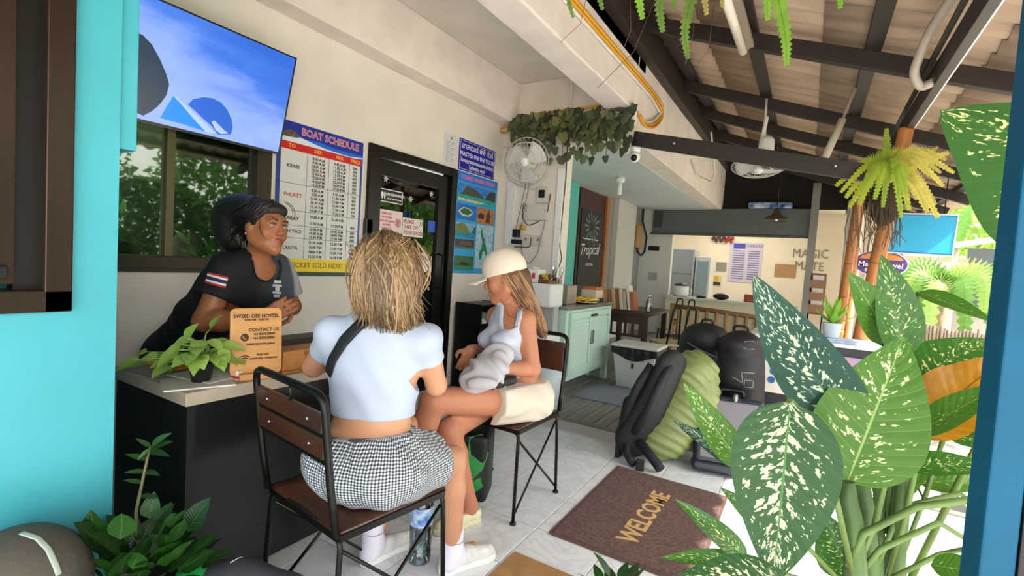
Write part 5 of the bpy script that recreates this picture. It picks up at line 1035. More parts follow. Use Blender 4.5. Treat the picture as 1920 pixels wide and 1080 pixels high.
def leaf(parent, base, tip, width, nrm, m, bend=.0, fold=.12, name='leaf', shape='ovate', nu=14, nv=7, wave=.0, side=0.0, local=False):
    """blade from base to tip; width = full width; nrm = face direction; bend lifts the middle along nrm; side bows it sideways"""
    B = Vector(base); T = Vector(tip); d = T-B; L = d.length; N = Vector(nrm); N = (N-d*(N.dot(d)/d.length_squared)).normalized(); S = d.normalized().cross(N)
    prof = {'ovate': lambda u: max(0, math.sin(math.pi*u**.72))**.75*(1-.25*u), 'lance': lambda u: max(0, math.sin(math.pi*u**.85))**.9, 'heart': lambda u: max(0, math.sin(math.pi*min(1, u+.02)**.6))**.8}[shape]
    mb = MB(); uv = []
    for i in range(nu):
        u = i/(nu-1); c = B + d*u + N*(bend*L*4*u*(1-u)) + S*(side*L*4*u*(1-u)); w = max(.001, width*.5*prof(u))
        for j in range(nv):
            v = 2*j/(nv-1)-1; z = fold*w*abs(v) + wave*w*math.sin(u*19+v*2)*abs(v)
            mb.v.append(tuple(c + S*(w*v) + N*z)); uv.append((u, v))
    for i in range(nu-1):
        for j in range(nv-1): mb.f.append((i*nv+j, (i+1)*nv+j, (i+1)*nv+j+1, i*nv+j+1)); mb.mi.append(0); mb.sm.append(True)
    return mb.build(name, m, parent, uv=uv, local=local)
# ---- foreground dumb cane with spotted leaves
lA = leafmat('cane blue green', '#235141', '#183f30', dens=.62, rough=.5, pale='#c4cfae', rib='#335f48'); lB = leafmat('cane light green', '#578424', '#457218', dens=.45, rough=.5, pale='#d2d9aa', rib='#9fbb66')
lC = leafmat('cane mid green', '#27541f', '#1c431a', dens=.62, rough=.5, pale='#cdd3a6', rib='#4a7a38'); lD = leafmat('cane deep green', '#2f5c1d', '#3f7424', dens=.45, pale='#c9d08c', rib='#4f8030')
lE = leafmat('cane plain green', '#4f7d25', '#3a6a1e', dens=.2, pale='#cbd08e'); lY = leafmat('cane yellow', '#c58a1e', '#9a6414', dens=0, trans=.4, rib='#7a4a10'); lK = leafmat('cane glowing green', '#28580f', '#316414', dens=.5, pale='#e0dc96', trans=.3, rough=.65, rib='#3f7a20')
dc = thing('dumb_cane', 'large potted plant with broad cream spotted green leaves by the entrance', 'potted plant', (.42, .78, 0))
toc = lambda p: (CP-Vector(p)).normalized()
def cl(bx, by, bd, tx, ty, td, wpx, m, tilt=(0,0,0), **k):
    B = at(bx, by, bd); T = at(tx, ty, td); return leaf(dc, B, T, wpx*(bd+td)/2/FPX, toc((B+T)/2)+Vector(tilt), m, **k)
cl(1618,828,1.02, 1413,515,.96, 142, lA, (-.3,.0,.25), side=-.03, bend=-.05, fold=.1, nu=22, nv=11)
cl(1588,905,.98, 1695,632,.98, 196, lB, (.1,0,.2), bend=.02, fold=.12, nu=22, nv=11)
cl(1482,752,.90, 1450,1092,.88, 200, lC, (.0,0,-.1), bend=.03, fold=.07, nu=22, nv=11)
cl(1692,668,1.08, 1652,478,1.10, 84, lD, (.4,0,0), bend=.05, fold=.35, nu=18)
cl(1668,640,1.12, 1590,510,1.08, 78, lE, (.2,0,.2), bend=.05, fold=.3)
cl(1664,655,1.13, 1640,535,1.13, 44, lA, (-.8,0,0), bend=.0, fold=.3)
cl(1722,548,1.15, 1866,606,1.02, 40, lE, (0,0,.9), bend=.04, fold=.3)
cl(1698,728,1.12, 1852,636,1.14, 118, lD, (.1,.2,.5), bend=.05, fold=.12, nu=18)
cl(1708,812,1.06, 1890,668,1.04, 128, lY, (0,0,.2), bend=.06, fold=.2, wave=.12, nu=18)
cl(1718,815,1.02, 1900,715,.95, 66, lE, (-.2,0,.8), bend=.04, fold=.25)
cl(1770,815,1.10, 1930,845,1.05, 62, lD, (0,0,.9), bend=.06, fold=.2)
cl(1688,872,.98, 1875,880,.92, 60, lD, (0,0,.9), bend=.05, fold=.2)
cl(1720,905,1.12, 1880,905,1.10, 56, lE, (0,0,.7), bend=.05)
cl(1395,880,1.02, 1282,718,1.08, 62, lB, (-.3,0,.4), bend=.04, fold=.25)
cl(1400,885,1.06, 1262,788,1.12, 36, lA, (-.3,0,.6), bend=.03, fold=.3)
cl(1402,1050,.98, 1266,936,1.02, 46, lD, (-.2,0,.5), bend=.05, fold=.3)
cl(1420,1065,.98, 1238,1046,.98, 44, lD, (0,0,.6), bend=.08, fold=.3)
cl(1478,1092,.85, 1245,1100,.80, 96, lC, (0,0,.8), bend=.08, fold=.15)
cl(1450,1000,1.15, 1352,915,1.18, 44, lD, (0,0,.3), bend=.05)
cl(1745,1060,.95, 1890,1085,.88, 62, lE, (0,0,.9), bend=.04)
cl(1590,1085,1.05, 1545,960,1.08, 90, lD, (0,0,.1), bend=.03, fold=.3)
cl(1640,840,1.25, 1520,760,1.3, 80, lB, (0,0,.3), bend=.04)
cl(1640,930,1.2, 1740,860,1.25, 70, lE, (0,0,.3), bend=.04)
cl(2070,455,.98, 1764,206,.92, 330, lK, (0,.0,-.5), bend=.03, fold=.08, nu=22, nv=11, side=.12)
m_stalk = mat('cane stalk', '#5c7a3e', .5, var=(12, .25, '#3f5a2a'), stretch=(1, 1, .3))
for p0, p1, p2, r0, r1 in (((1610,1200,1.02),(1600,980,1.0),(1590,900,.98),.021,.012), ((1640,1200,1.06),(1625,950,1.05),(1606,810,1.02),.018,.007), ((1660,1200,1.1),(1690,900,1.08),(1690,660,1.08),.017,.007),
        ((1640,1200,1.05),(1650,900,1.12),(1668,640,1.12),.013,.006), ((1670,1200,1.08),(1700,850,1.06),(1692,745,1.05),.015,.008), ((1690,1200,1.1),(1680,900,1.14),(1714,800,1.12),.014,.007)):
    MB().tube([at(*p0), at((p0[0]+p1[0])/2, (p0[1]+p1[1])/2, (p0[2]+p1[2])/2), at(*p1), at((p1[0]+p2[0])/2-4, (p1[1]+p2[1])/2, (p1[2]+p2[2])/2), at(*p2)], [r0, r0, (r0+r1)/2+.002, (r0+r1)/2, r1], 8).build('stalk', m_stalk, dc)
m_pet = mat('cane petiole', '#66803f', .5, var=(10, .2))
for pts, r_ in (([(1590,1060,1.0),(1620,1000,.98),(1720,950,.95),(1840,935,.9)], .007), ([(1600,1090,1.02),(1650,1030,1.0),(1760,980,1.0),(1860,1040,.96)], .006), ([(1640,1070,1.05),(1690,950,1.08),(1800,925,1.05),(1880,990,1.0)], .006),
        ([(1590,1100,1.0),(1640,985,1.0),(1660,900,.99),(1690,872,.98)], .006), ([(1660,1100,1.08),(1700,960,1.05),(1715,880,1.03),(1720,818,1.02)], .006), ([(1670,1100,1.1),(1735,930,1.1),(1770,818,1.1)], .005),
        ([(1585,1100,.98),(1480,990,1.0),(1395,880,1.02)], .005), ([(1590,1110,.98),(1480,1080,.98),(1402,1050,.98)], .005), ([(1600,1080,1.0),(1560,900,.95),(1500,770,.91),(1480,750,.90)], .006), ([(1640,1100,1.05),(1760,1040,1.0),(1850,1020,.98),(1915,1075,.9)], .005),
        ([(1660,1000,1.1),(1680,750,1.13),(1722,548,1.15)], .005), ([(1700,1100,1.1),(1900,700,1.05),(1960,420,1.0),(2070,455,.98)], .007)):
    MB().tube([at(*p) for p in pts], r_, 6).build('petiole', m_pet, dc)
pc = at(1640, 1250, 1.06)
MB().lathe((pc.x, pc.y, 0), [(.15,0),(.17,.02),(.21,.34),(.225,.345),(.225,.37),(.20,.37),(.195,.33)], 28).build('pot', mat('terracotta', '#8a4d32', .7), dc)
MB().lathe((pc.x, pc.y, .30), [(.19,0),(.19,.02),(.02,.03)], 20).build('soil', mat('soil', '#2e241b', .95, bump=(60,.5)), dc)
dc.location = (pc.x, pc.y, 0)
for ch in dc.children: ch.location = Vector((.42, .78, 0)) - dc.location
# ---- pale pothos in a black pot on the desk
pt = thing('desk_plant', 'pale green trailing pothos in a small black pot on the desk', 'potted plant', (-1.80, .915, .757))
pcx = Vector((-1.80, .915, .757)); MB().lathe(pcx, [(.028,0),(.030,.004),(.040,.062),(.043,.064),(.043,.07),(.037,.07),(.036,.06)], 24).build('pot', mat('pot black', '#121214', .35), pt)
MB().lathe(pcx+Vector((0,0,.055)), [(.036,0),(.036,.008)], 16).build('soil', mat('soil', '#2e241b', .95), pt)
lp = [leafmat('pothos %d' % k, a, b_, pale='#dbe3a4', dens=.12, trans=.3, rib='#a8c070') for k, (a, b_) in enumerate((('#9cbf5a','#86ad46'),('#7ea344','#8fb552'),('#aac968','#93b852')))]
random.seed(11)
for k in range(70):
    a = random.uniform(0, 2*math.pi); r_ = random.uniform(.02, .17)*(1.0 if k % 4 else .6); h = random.uniform(.085, .16)-r_*.35
    if k in (0, 1): a = (2.2, 4.9)[k]; r_ = .06; h = .18-.02*k
    if k > 50: a = random.uniform(2.7,4.4); r_ = random.uniform(.08,.2); h = random.uniform(.05,.10)
    if abs((a+.47+math.pi) % (2*math.pi)-math.pi) < .75: h = max(h, .10); r_ = min(r_, .07)
    d = Vector((math.cos(a), math.sin(a), 0)); p = pcx + d*r_ + Vector((0,0,h)); s_ = random.uniform(.055, .08)
    tp = p + d*s_*.8 + Vector((random.uniform(-.02,.02), random.uniform(-.02,.02), -s_*random.uniform(.1,.8)))
    if k < 2: tp = p + Vector((.02,.03,.05))
    leaf(pt, p, tp, s_*.72, Vector((d.x*.6+.3, d.y*.6-.3, .8)), lp[k % 3], bend=.08, fold=.15, shape='heart', nu=9, nv=5)
    MB().tube([pcx+Vector((0,0,.06)), pcx+d*r_*.4+Vector((0,0,h*.8+.02)), p], .0022, 5).build('stem', mat('pothos stem', '#8aa850', .5), pt)
# ---- bush and seedling by the cyan wall
m_bush = [leafmat('bush %d' % k, a, b_, dens=0, trans=.2, rib='#5a8040') for k, (a, b_) in enumerate((('#204816','#183a10'),('#16340e','#1f4415'),('#2c5a1c','#224a16')))]
def bush(name, label, c, n_, rx, rz, ls, mats, h0=.1, seed=1, up=.3, pot=None, parts=True, width=.55):
    random.seed(seed); c = Vector(c); t = thing(name, label, 'plant', tuple(c)); proto_ = {}
    MB().tube([c, c+Vector((0.01,0,h0+rz*.8))], [.012,.006], 6).build('stem', mat('bush stem','#4a4a2a',.7), t)
    if pot: MB().lathe(c, [(pot*.75,0),(pot,h0+.02),(pot*1.05,h0+.03),(pot*.9,h0+.03)], 20).build('pot', mat('grey pot','#4c4a46',.7), t)
    for k in range(n_):
        a = random.uniform(0,2*math.pi); e = random.uniform(-.4,1.2); q = random.uniform(.35,1)
        d = Vector((math.cos(a)*math.cos(e), math.sin(a)*math.cos(e), math.sin(e))); p = c+Vector((0,0,h0+rz*.7))+Vector((d.x*rx*q, d.y*rx*q, d.z*rz*q)); s_ = ls*random.uniform(.7,1.2)
        dd = (d+Vector((0,0,up))+Vector((random.uniform(-.4,.4),)*3)).normalized(); mi = k % len(mats)
        if mi not in proto_: proto_[mi] = leaf(t, (0,0,0), (1,0,0), width, (0,0,1), mats[mi], bend=.06, fold=.15, nu=7, nv=5, local=True); o = proto_[mi]
        else: o = proto_[mi].copy(); COL.objects.link(o)
        x = dd; z = Vector((random.uniform(-.4,.4), random.uniform(-.4,.4), 1)); y = z.cross(x).normalized(); z = x.cross(y)
        o.matrix_local = WM[t.name].inverted() @ Matrix(((x.x*s_,y.x*s_,z.x*s_,p.x),(x.y*s_,y.y*s_,z.y*s_,p.y),(x.z*s_,y.z*s_,z.z*s_,p.z),(0,0,0,1)))
    return t
cb_ = at(255, 1015, 1.30)
bush('leafy_bush', 'dark green leafy bush at the corner of the cyan wall', (cb_.x, cb_.y, 0), 95, .17, .20, .085, m_bush, h0=.18, seed=3, pot=.12, width=.8)
sd_ = thing('seedling', 'thin stemmed young plant with slender leaves in front of the black desk end', 'plant', (cb_.x-.02, cb_.y+.03, 0)); q = Vector((cb_.x-.02, cb_.y+.03, 0))
S0 = at(255, 960, 1.36); S1 = at(272, 880, 1.38); S2 = at(282, 835, 1.39); MB().tube([q, S0, S1, S2], [.006,.005,.004,.003], 6).build('stem', mat('seedling stem','#5a5a3a',.6), sd_)
for (bx,by,tx,ty,k) in ((282,838,322,812,2),(282,838,254,822,1),(284,842,325,828,1),(280,842,258,862,2),(282,846,318,856,1),(276,862,236,852,1),(272,884,300,892,1),(272,884,234,886,1),(266,905,232,900,0),(262,930,292,934,0)):
    B = at(bx,by,1.385); T = at(tx,ty,1.37); leaf(sd_, B, T, (T-B).length*.36, toc(B)+Vector((0,0,.8)), m_bush[k], bend=.05, nu=8, nv=5)
bush('small_shrub', 'small dark leafy shoot growing below the plant pot at the entrance', (at(1155,1090,1.25).x, at(1155,1090,1.25).y, 0), 26, .07, .07, .065, m_bush, h0=.36, seed=9, width=.6, pot=.07)
# ---- foliage in the yard behind the panes, in place of mirrored garden leaves
m_reflection_leaf = [leafmat('yard %d' % k, a, b_, dens=.15, pale='#8fae6a', trans=.2, rib='#4a7030') for k, (a, b_) in enumerate((('#3c6a28','#2d5420'),('#2a4f1e','#355f24'),('#5c8a3a','#4a7830')))]
for i, (x, y, nl, rx, rz, ls, h0) in enumerate(((-3.45,.75,80,.26,.42,.15,.75),(-3.95,1.25,90,.30,.40,.17,.85),(-3.4,1.75,80,.26,.36,.14,.75),(-3.7,2.25,70,.3,.4,.16,.7),(-3.5,3.0,80,.3,.35,.15,.7),(-3.55,3.6,70,.3,.35,.15,.55))):
    bush('reflection_shrub', ['broad leaved shrub behind the window next to the cyan wall','tall shrub behind the middle of the window','shrub behind the window beside the timetable','shrub hidden behind the wall between window and door','shrub seen through the black door glass','shrub behind the lock side of the black door'][i], (x,y,-.05), nl, rx, rz, ls, m_reflection_leaf, h0=h0, seed=20+i, width=.5)
# ---- ferns
def frond(parent, pts, w, m, n_=22, name='frond', curl=0):
    """feather of leaflets along a curved rib"""
    P = [Vector(p) for p in pts]; mb = MB()
    def bez(t):
        k = len(P)-1; i = min(int(t*k), k-1); f = t*k-i; a = P[max(i-1,0)]; b = P[i]; c = P[i+1]; d = P[min(i+2,k)]
        return .5*((2*b)+(c-a)*f+(2*a-5*b+4*c-d)*f*f+(3*b-a-3*c+d)*f**3)
    ctr = [bez(i/n_) for i in range(n_+1)]; mb.tube(ctr, [.0022*(1-.7*i/n_)+.0006 for i in range(n_+1)], 4)
    for i in range(1, n_):
        t = i/n_; p = ctr[i]; d = (ctr[i+1]-ctr[i-1]).normalized(); N = toc(p); N = (N-d*N.dot(d)).normalized(); S = d.cross(N); ww = w*min(1, t*5)*(1-.75*t**2)
        L_ = (ctr[i+1]-ctr[i-1]).length*.5
        for s_ in (-1, 1):
            e = p+S*(s_*ww)+d*(ww*.25)-N*(.15*ww); h = L_*.48
            mb.add([p-d*h, p+S*(s_*ww*.5)-d*h*.9+N*.002, e, p+S*(s_*ww*.6)+d*h*1.3+N*.002, p+d*h], [(0,1,2,3,4)], True)
    return mb.build(name, m, parent)
def fernmat(nm, c, c2): return leafmat(nm, c, c2, dens=0, trans=.45, rough=.6)
def fm(nm, c, tr=.4):
    m = mat(nm, c, .6, var=(20,.2)); 
    if 'tl' not in m: 
        n = m.node_tree.nodes; l = m.node_tree.links; t = n.new('ShaderNodeBsdfTranslucent'); t.inputs[0].default_value = (*lin(c),1); x = n.new('ShaderNodeMixShader'); x.inputs[0].default_value = tr
        l.new(n['Principled BSDF'].outputs[0], x.inputs[1]); l.new(t.outputs[0], x.inputs[2]); l.new(x.outputs[0], n['Material Output'].inputs[0]); m['tl'] = 1
    return m
mf1, mf2, mf3 = fm('fern bright','#86b43c'), fm('fern mid','#6f8f3c'), fm('fern straw','#b5a860')
hf = thing('hanging_fern', 'fern basket hung from the roof with long fronds trailing into view', 'fern', tuple(at(1380,-230,2.0)))
c0 = at(1380,-150,2.0)
MB().ell(c0+Vector((0,0,.05)), (.16,.16,.11)).build('basket', mat('coir basket','#5a4630',.95,bump=(50,.5)), hf)
for a in range(3): MB().cyl(c0+Vector((.14*math.cos(a*2.1),.14*math.sin(a*2.1),.1)), (c0.x,c0.y,zr(c0.x)+.1), .004, n=5).build('chain', m_black, hf)
for x0,x1,y1,w_,m_ in ((1330,1205,38,17,mf1),(1340,1243,62,17,mf2),(1360,1290,112,15,mf2),(1345,1265,20,16,mf2),(1395,1475,125,17,mf1),(1410,1440,40,16,mf1),(1430,1575,18,15,mf1),(1350,1130,20,13,mf2),(1300,1075,35,11,mf2),(1370,1325,30,14,mf3),(1375,1355,15,12,mf3)):
    frond(hf, [at(x0,-110,2.0), at(x0*.45+x1*.55,-70,1.93), at(x1-4,y1-70,1.9), at(x1,y1,1.9)], w_*1.9/FPX*1.05, m_, 26)
for k,(x0,y0,x1,y1) in enumerate(((1240,30,1120,165),(1300,0,1285,120),(1340,60,1300,130),(1110,10,1050,80),(1180,20,1170,90))): MB().tube([at(x0,y0-60,1.95),at((x0+x1)/2+8,(y0+y1)/2,1.9),at(x1,y1,1.9)],.0012,4).build('root',mat('fern root','#5a4a3a',.9),hf)
pf = thing('post_fern', 'yellow green fern growing on the bamboo post under the eaves', 'fern', tuple(at(1665,400,3.86)))
c0 = at(1660,345,3.86)
MB().ell(c0+Vector((.02,.10,-.12)), (.11,.08,.2)).build('root_ball', mat('root ball','#3a2b1d',.95,bump=(40,.8)), pf)
random.seed(5); mg = [fm('fern yellow','#c6d04a',.5), fm('fern lime','#b3cc50',.5), fm('fern dull','#dccf6a',.5)]
for k,(tx,ty,m_) in enumerate(((1566,350,0),(1585,372,0),(1600,330,1),(1610,385,0),(1628,395,1),(1640,300,1),(1655,390,1),(1662,240,1),(1690,410,1),(1700,300,0),(1730,280,2),(1760,275,2),(1775,300,2),(1745,330,2),(1770,350,2),(1720,375,2),(1740,400,2),(1705,395,0),(1680,330,1),(1620,345,0),(1755,385,2),(1790,325,2),(1575,362,0),(1592,390,0),(1615,362,1),(1645,350,0),(1670,300,1),(1712,345,0),(1735,305,2),(1765,325,2),(1725,350,2),(1700,365,1),(1640,375,1),(1750,300,2),(1780,285,2),(1760,410,2))):
    T = at(tx,ty,3.84+random.uniform(-.3,.3)); M_ = (c0+T)/2+Vector((0,-.05,.16 if ty>290 else .02)); frond(pf, [c0, c0*.6+M_*.4+Vector((0,0,.06)), M_, T], random.uniform(.045,.062), mg[m_], 32)
for k in range(38):
    x_ = random.uniform(1590,1690); MB().tube([at(x_,385+random.uniform(-15,10),3.87), at(x_+random.uniform(-12,12),430,3.87), at(x_+random.uniform(-16,10),random.uniform(430,475),3.86)], .003, 4).build('root', mat('fern root','#5a4a3a',.9), pf)
# ---- small agave on the leaflet counter
ag = thing('agave_pot', 'bright green spiky plant in a white pot on the black counter', 'potted plant', (.19,4.62,.80)); ac = Vector((.19,4.70,.805))
ag.location = ac; WM[ag.name] = Matrix.Translation(ac)
MB().lathe(ac, [(.05,0),(.055,.01),(.068,.11),(.072,.115),(.06,.115)], 20).build('pot', mat('white pot','#c9d2da',.4), ag)
for k in range(13):
    a = k*2.4; d = Vector((math.cos(a),math.sin(a),0)); leaf(ag, ac+Vector((0,0,.11)), ac+d*(.17-.008*k)+Vector((0,0,.2+.012*k)), .05, d*-1+Vector((0,0,.6)), leafmat('agave','#8fbf3a','#6fa52c',dens=0,trans=.4,rib='#bada6a'), bend=-.06, fold=.3, shape='lance', nu=9, nv=5)
# ================================================================== BLUE POST, BAMBOO POSTS
def line_z(a, b, z): t = (z-a.z)/(b.z-a.z); return a+(b-a)*t
a = at(1848,1080,.74); b = at(1940,250,.74); p0 = line_z(a,b,0); p1 = line_z(a,b,2.55)
bpst = thing('blue_post','bright blue painted metal post with a black edge at the entrance','post',tuple(p0))
MB().bar(p0,p1,.044,.044,up=(-.3,1,0)).build('shaft',mat('blue paint','#04506e',.5,spec=.2,var=(6,.12)),bpst,bevel=.003)
off = Vector((.032,.006,0)); MB().bar(p0+off,p1+off,.018,.04,up=(-.3,1,0)).build('black_edge',m_black,bpst,bevel=.002)
MB().lathe(p0,[(.05,0),(.05,.008)],16).build('base_plate',m_black,bpst)
def bamboo(name,label,p0,p1,r0,r1,n=7):
    t = thing(name,label,'post',(p0[0],p0[1],p0[2])); p0 = Vector(p0); p1 = Vector(p1); m_ = mat('bamboo orange','#b9743c',.42,var=(4,.25),stretch=(2,2,.6))
    for k in range(n):
        a = p0+(p1-p0)*(k/n); b = p0+(p1-p0)*((k+1)/n); ra = r0+(r1-r0)*k/n
        MB().tube([a,a+(b-a)*.06,a+(b-a)*.5,a+(b-a)*.94,b],[ra*1.06,ra,ra*.985,ra,ra*1.06],14).build('internode',m_,t)
    return t
bamboo('bamboo_post','thick orange bamboo post carrying the fern under the eaves',(.34,5.02,0),(.56,4.98,2.5),.062,.05)
bamboo('bamboo_post','thinner bamboo post behind the thick one near the purple sign',(.30,6.5,0),(.40,6.5,2.55),.05,.042)
bamboo('bamboo_post','short bamboo post standing at the kitchen end of the lean-to',(.52,8.8,0),(.56,8.8,2.5),.05,.042)
# ================================================================== OUTSIDE
def blob_tree(name, label, c, h, blobs, m_leaf, ls=.16, n_=900, seed=1, trunk_r=.08, cat='tree', flat_=False):
    rng = np.random.RandomState(seed); c = Vector(c); t = thing(name, label, cat, tuple(c))
    MB().tube([c, c+V_(.05,.02,h*.5), c+V_(0,.05,h)], [trunk_r, trunk_r*.8, trunk_r*.5], 8).build('trunk', mat('bark','#6b5a48',.9,var=(8,.3)), t)
    for bi, (dx,dy,dz,rx,rz) in enumerate(blobs):
        N = n_; d = rng.normal(size=(N,3)); d /= np.linalg.norm(d,axis=1)[:,None]; q = rng.uniform(.45,1,N)**.5; p = np.array([c.x+dx,c.y+dy,c.z+dz])+d*np.array([rx,rx,rz])*q[:,None]
        a = rng.normal(size=(N,3)); a /= np.linalg.norm(a,axis=1)[:,None]; b = np.cross(a,rng.normal(size=(N,3))); b /= np.linalg.norm(b,axis=1)[:,None]; s = ls*rng.uniform(.6,1.2,N)[:,None]
        v = np.stack([p-a*s*.5, p+b*s*.22, p+a*s*.5, p-b*s*.22],1).reshape(-1,3); mb = MB(); mb.v = [tuple(x) for x in v]; mb.f = [(4*i,4*i+1,4*i+2,4*i+3) for i in range(N)]; mb.mi = [0]*N; mb.sm = [False]*N
        o = mb.build('foliage', m_leaf[bi % len(m_leaf)], t); o['kind'] = 'stuff'
    return t
def V_(*a): return Vector(a)
mt1, mt2, mt3 = fm('tree green','#4f7a30',.35), fm('tree light','#86a84a',.4), fm('tree deep','#37602a',.3)
blob_tree('garden_tree','broad leafy tree across the path that mirrors in the door glass',(3.8,5.3,-.1),2.2,[(0,0,2.4,1.2,1.1),(.5,-1,1.5,1.0,1.0),(-.2,1,1.5,.9,1.0),(.3,0,.7,1.0,.7)],[mt1,mt3],.2,1300,1)
blob_tree('garden_tree','leafy tree across the path opposite the desk',(3.8,1.3,-.1),2.2,[(0,0,2.3,1.2,1.1),(.3,-1,1.4,1.0,1.0),(0,.8,1.4,.9,1.0),(.2,0,.6,1.0,.6)],[mt3,mt1],.2,1300,2)
blob_tree('garden_tree','light green tree beyond the path past the bamboo posts',(4.4,9.5,-.1),3,[(0,0,3.2,1.4,1.2),(-.6,.6,2.2,1.0,.9)],[mt2,mt1],.22,1200,3)
blob_tree('garden_tree','tall pale tree at the end of the path behind the kiosk',(2.6,22,-.1),5,[(0,0,5.6,2.4,2.0),(-1.6,.5,4.2,1.6,1.5),(1.8,0,4.0,1.8,1.6)],[mt2,mt1],.4,1500,4,.16)
blob_tree('garden_tree','leafy tree far right of the kiosk on the path',(8.0,15,-.1),4,[(0,0,4.0,1.9,1.6),(-1.0,0,2.6,1.2,1.2)],[mt1,mt2],.34,1300,5,.14)
blob_tree('reflection_hedge','tall dense dark hedge along the far side of the path',(8.2,3.5,-.1),1.5,[(0,-4,1.6,1.5,1.9),(0,-1.5,1.8,1.5,2.0),(.2,1,1.7,1.5,2.0),(0,3.4,1.8,1.5,2.0),(.3,5.8,1.7,1.5,1.9)],[mt3,mt1],.26,1700,9,.1,'hedge')  # hedge added to block the sky in the window reflection
def palm(name,label,c,h,n_=13,L_=1.7,seed=1):
    random.seed(seed); c = Vector(c); t = thing(name,label,'palm',tuple(c)); top = c+V_(.15,0,h); MB().tube([c,c+V_(.12,0,h*.5),top],[.11,.085,.08],10).build('trunk',mat('palm trunk','#8f7f68',.9,var=(10,.3)),t)
    for k in range(n_):
        a = 2*math.pi*k/n_+random.uniform(-.2,.2); e = random.uniform(.1,.9); d = V_(math.cos(a),math.sin(a),0); T = top+d*L_*(1-.25*e)+V_(0,0,-.9+1.3*e-.4); frond(t,[top,top+d*L_*.35+V_(0,0,.25+.35*e),top+d*L_*.72+V_(0,0,.05+.4*e),T],.26,fm('palm green','#5f8a3a',.4) if k%2 else fm('palm light','#8fae5a',.4),26)
    return t
palm('palm_tree','low palm with arching fronds beside the path behind the blue sign',(2.15,12.6,-.1),1.2,14,.95,2)
palm('palm_tree','tall palm standing behind the kiosk roof',(4.6,17.5,-.1),3.3,14,1.8,3)
palm('palm_tree','palm with hanging fronds beyond the purple sign',(1.0,17.5,-.1),3.4,13,1.6,4)
# kiosk
ks = thing('kiosk','small open kiosk with pale sloping roof down the path','kiosk',(3.6,14,-.1)); m_kr = mat('kiosk roof','#cfc6ba',.7)
mb = MB(); mb.add([(2.3,13,2.05),(4.9,13,2.65),(4.9,15,2.75),(2.3,15,2.15),(2.3,13,2.12),(4.9,13,2.72),(4.9,15,2.82),(2.3,15,2.22)],[(0,3,2,1),(4,5,6,7),(0,1,5,4),(1,2,6,5),(2,3,7,6),(3,0,4,7)]); mb.build('roof',m_kr,ks)
for x_,y_,zt in ((2.5,13.2,2.1),(4.7,13.2,2.6),(2.5,14.8,2.2),(4.7,14.8,2.7)): MB().cyl((x_,y_,-.1),(x_,y_,zt),.05,n=10).build('post',mat('kiosk post','#b9b4ac',.7),ks)
MB().bb(2.6,4.6,14.2,14.7,-.1,.9).build('stall',mat('kiosk stall','#8f8a84',.7),ks); MB().bb(3.0,4.6,14.75,14.8,.9,2.2).build('back_board',mat('kiosk board','#5c6470',.7),ks)
# low stone border and pots
random.seed(2)
bo = thing('stone_border','row of pale stones edging the path','border',(1.9,11,-.1))
for k in range(16): MB().ell((1.35+.16*k,11.2+random.uniform(-.05,.05),-.02),(.11,.1,random.uniform(.08,.13)),9,6).build('stone',mat('pale stone','#b8afa2',.9,var=(6,.3)),bo)
hd_ = thing('reed_fence','dark reed fence panel behind the stone border','fence',(2.1,11.5,-.1))
for k in range(30): MB().cyl((1.45+.05*k,11.5,-.1),(1.45+.05*k+random.uniform(-.01,.01),11.5,.55+random.uniform(-.05,.05)),.024,n=6).build('reed',mat('reed brown','#6f5f50',.9),hd_)
for i,(x_,y_,lb) in enumerate(((2.9,9.6,'clay pot with pale green plant beside the path near the kiosk'),(2.25,8.4,'clay pot with leafy plant beside the path before the stones'))):
    b_ = bush('potted_shrub',lb,(x_,y_,-.05),34,.22,.22,.17,[leafmat('pot leaf','#8fb04a','#6f9a3a',dens=0,trans=.4)],h0=.30,seed=40+i,pot=.17)
# hedge of low garden plants at the edge of the tiles
for i,(x_,y_) in enumerate(((1.35,5.9),(1.5,4.9),(1.3,7.2))):
    bush('verge_plant',['low green plant on the verge beside the black counter','low green plant on the verge behind the spotted plant','low green plant on the verge near the thin bamboo post'][i],(x_,y_,-.1),60,.3,.22,.16,[mt_ for mt_ in (leafmat('verge','#7fa04a','#5f8a34',dens=0,trans=.35),)],h0=.1,seed=60+i)
# signs
bs = thing('blue_sign','bright cyan and blue hanging sign board with white frame under the eaves','sign',(.96,7.0,1.58)); SM = plane_M((.63,7.02,1.62),(.68,0,-.02),(.01,0,.46)); m_fr = mat('sign frame','#e6e6e6',.5)
def sgn(x0,x1,y0,y1,z0,z1,nm,m_): mb = MB(); mb.add([SM @ Vector((x,y,z)) for z in (z0,z1) for y in (y0,y1) for x in (x0,x1)],[(0,2,3,1),(4,5,7,6),(0,1,5,4),(1,3,7,5),(3,2,6,7),(2,0,4,6)]); return mb.build(nm,m_,bs)
sgn(0,.68,0,.46,-.05,-.002,'panel',mat('sign blue','#1173cf',.5)); sgn(.12,.665,.03,.435,-.002,.002,'cyan_field',mat('sign cyan','#2fb9ec',.5))
for a in ((0,.68,0,.016),(0,.68,.444,.46),(0,.014,.016,.444),(.666,.68,.016,.444)): sgn(*a,-.002,.006,'frame_bar',m_fr)
for x_ in (.75,1.2): MB().cyl((x_,7.03,2.06),(x_,7.03,zr(x_)+.08),.006,n=6).build('hanger',m_black,bs)
ps = thing('purple_sign','oval purple sign lettered Magic Travel behind the blue sign','sign',(.88,9.0,1.38)); PM = plane_M((.88,9.0,1.56),(1,0,-.03),(0,0,1))
ov = lambda a,b: [(a*math.cos(2*math.pi*i/28),b*math.sin(2*math.pi*i/28)) for i in range(28)]
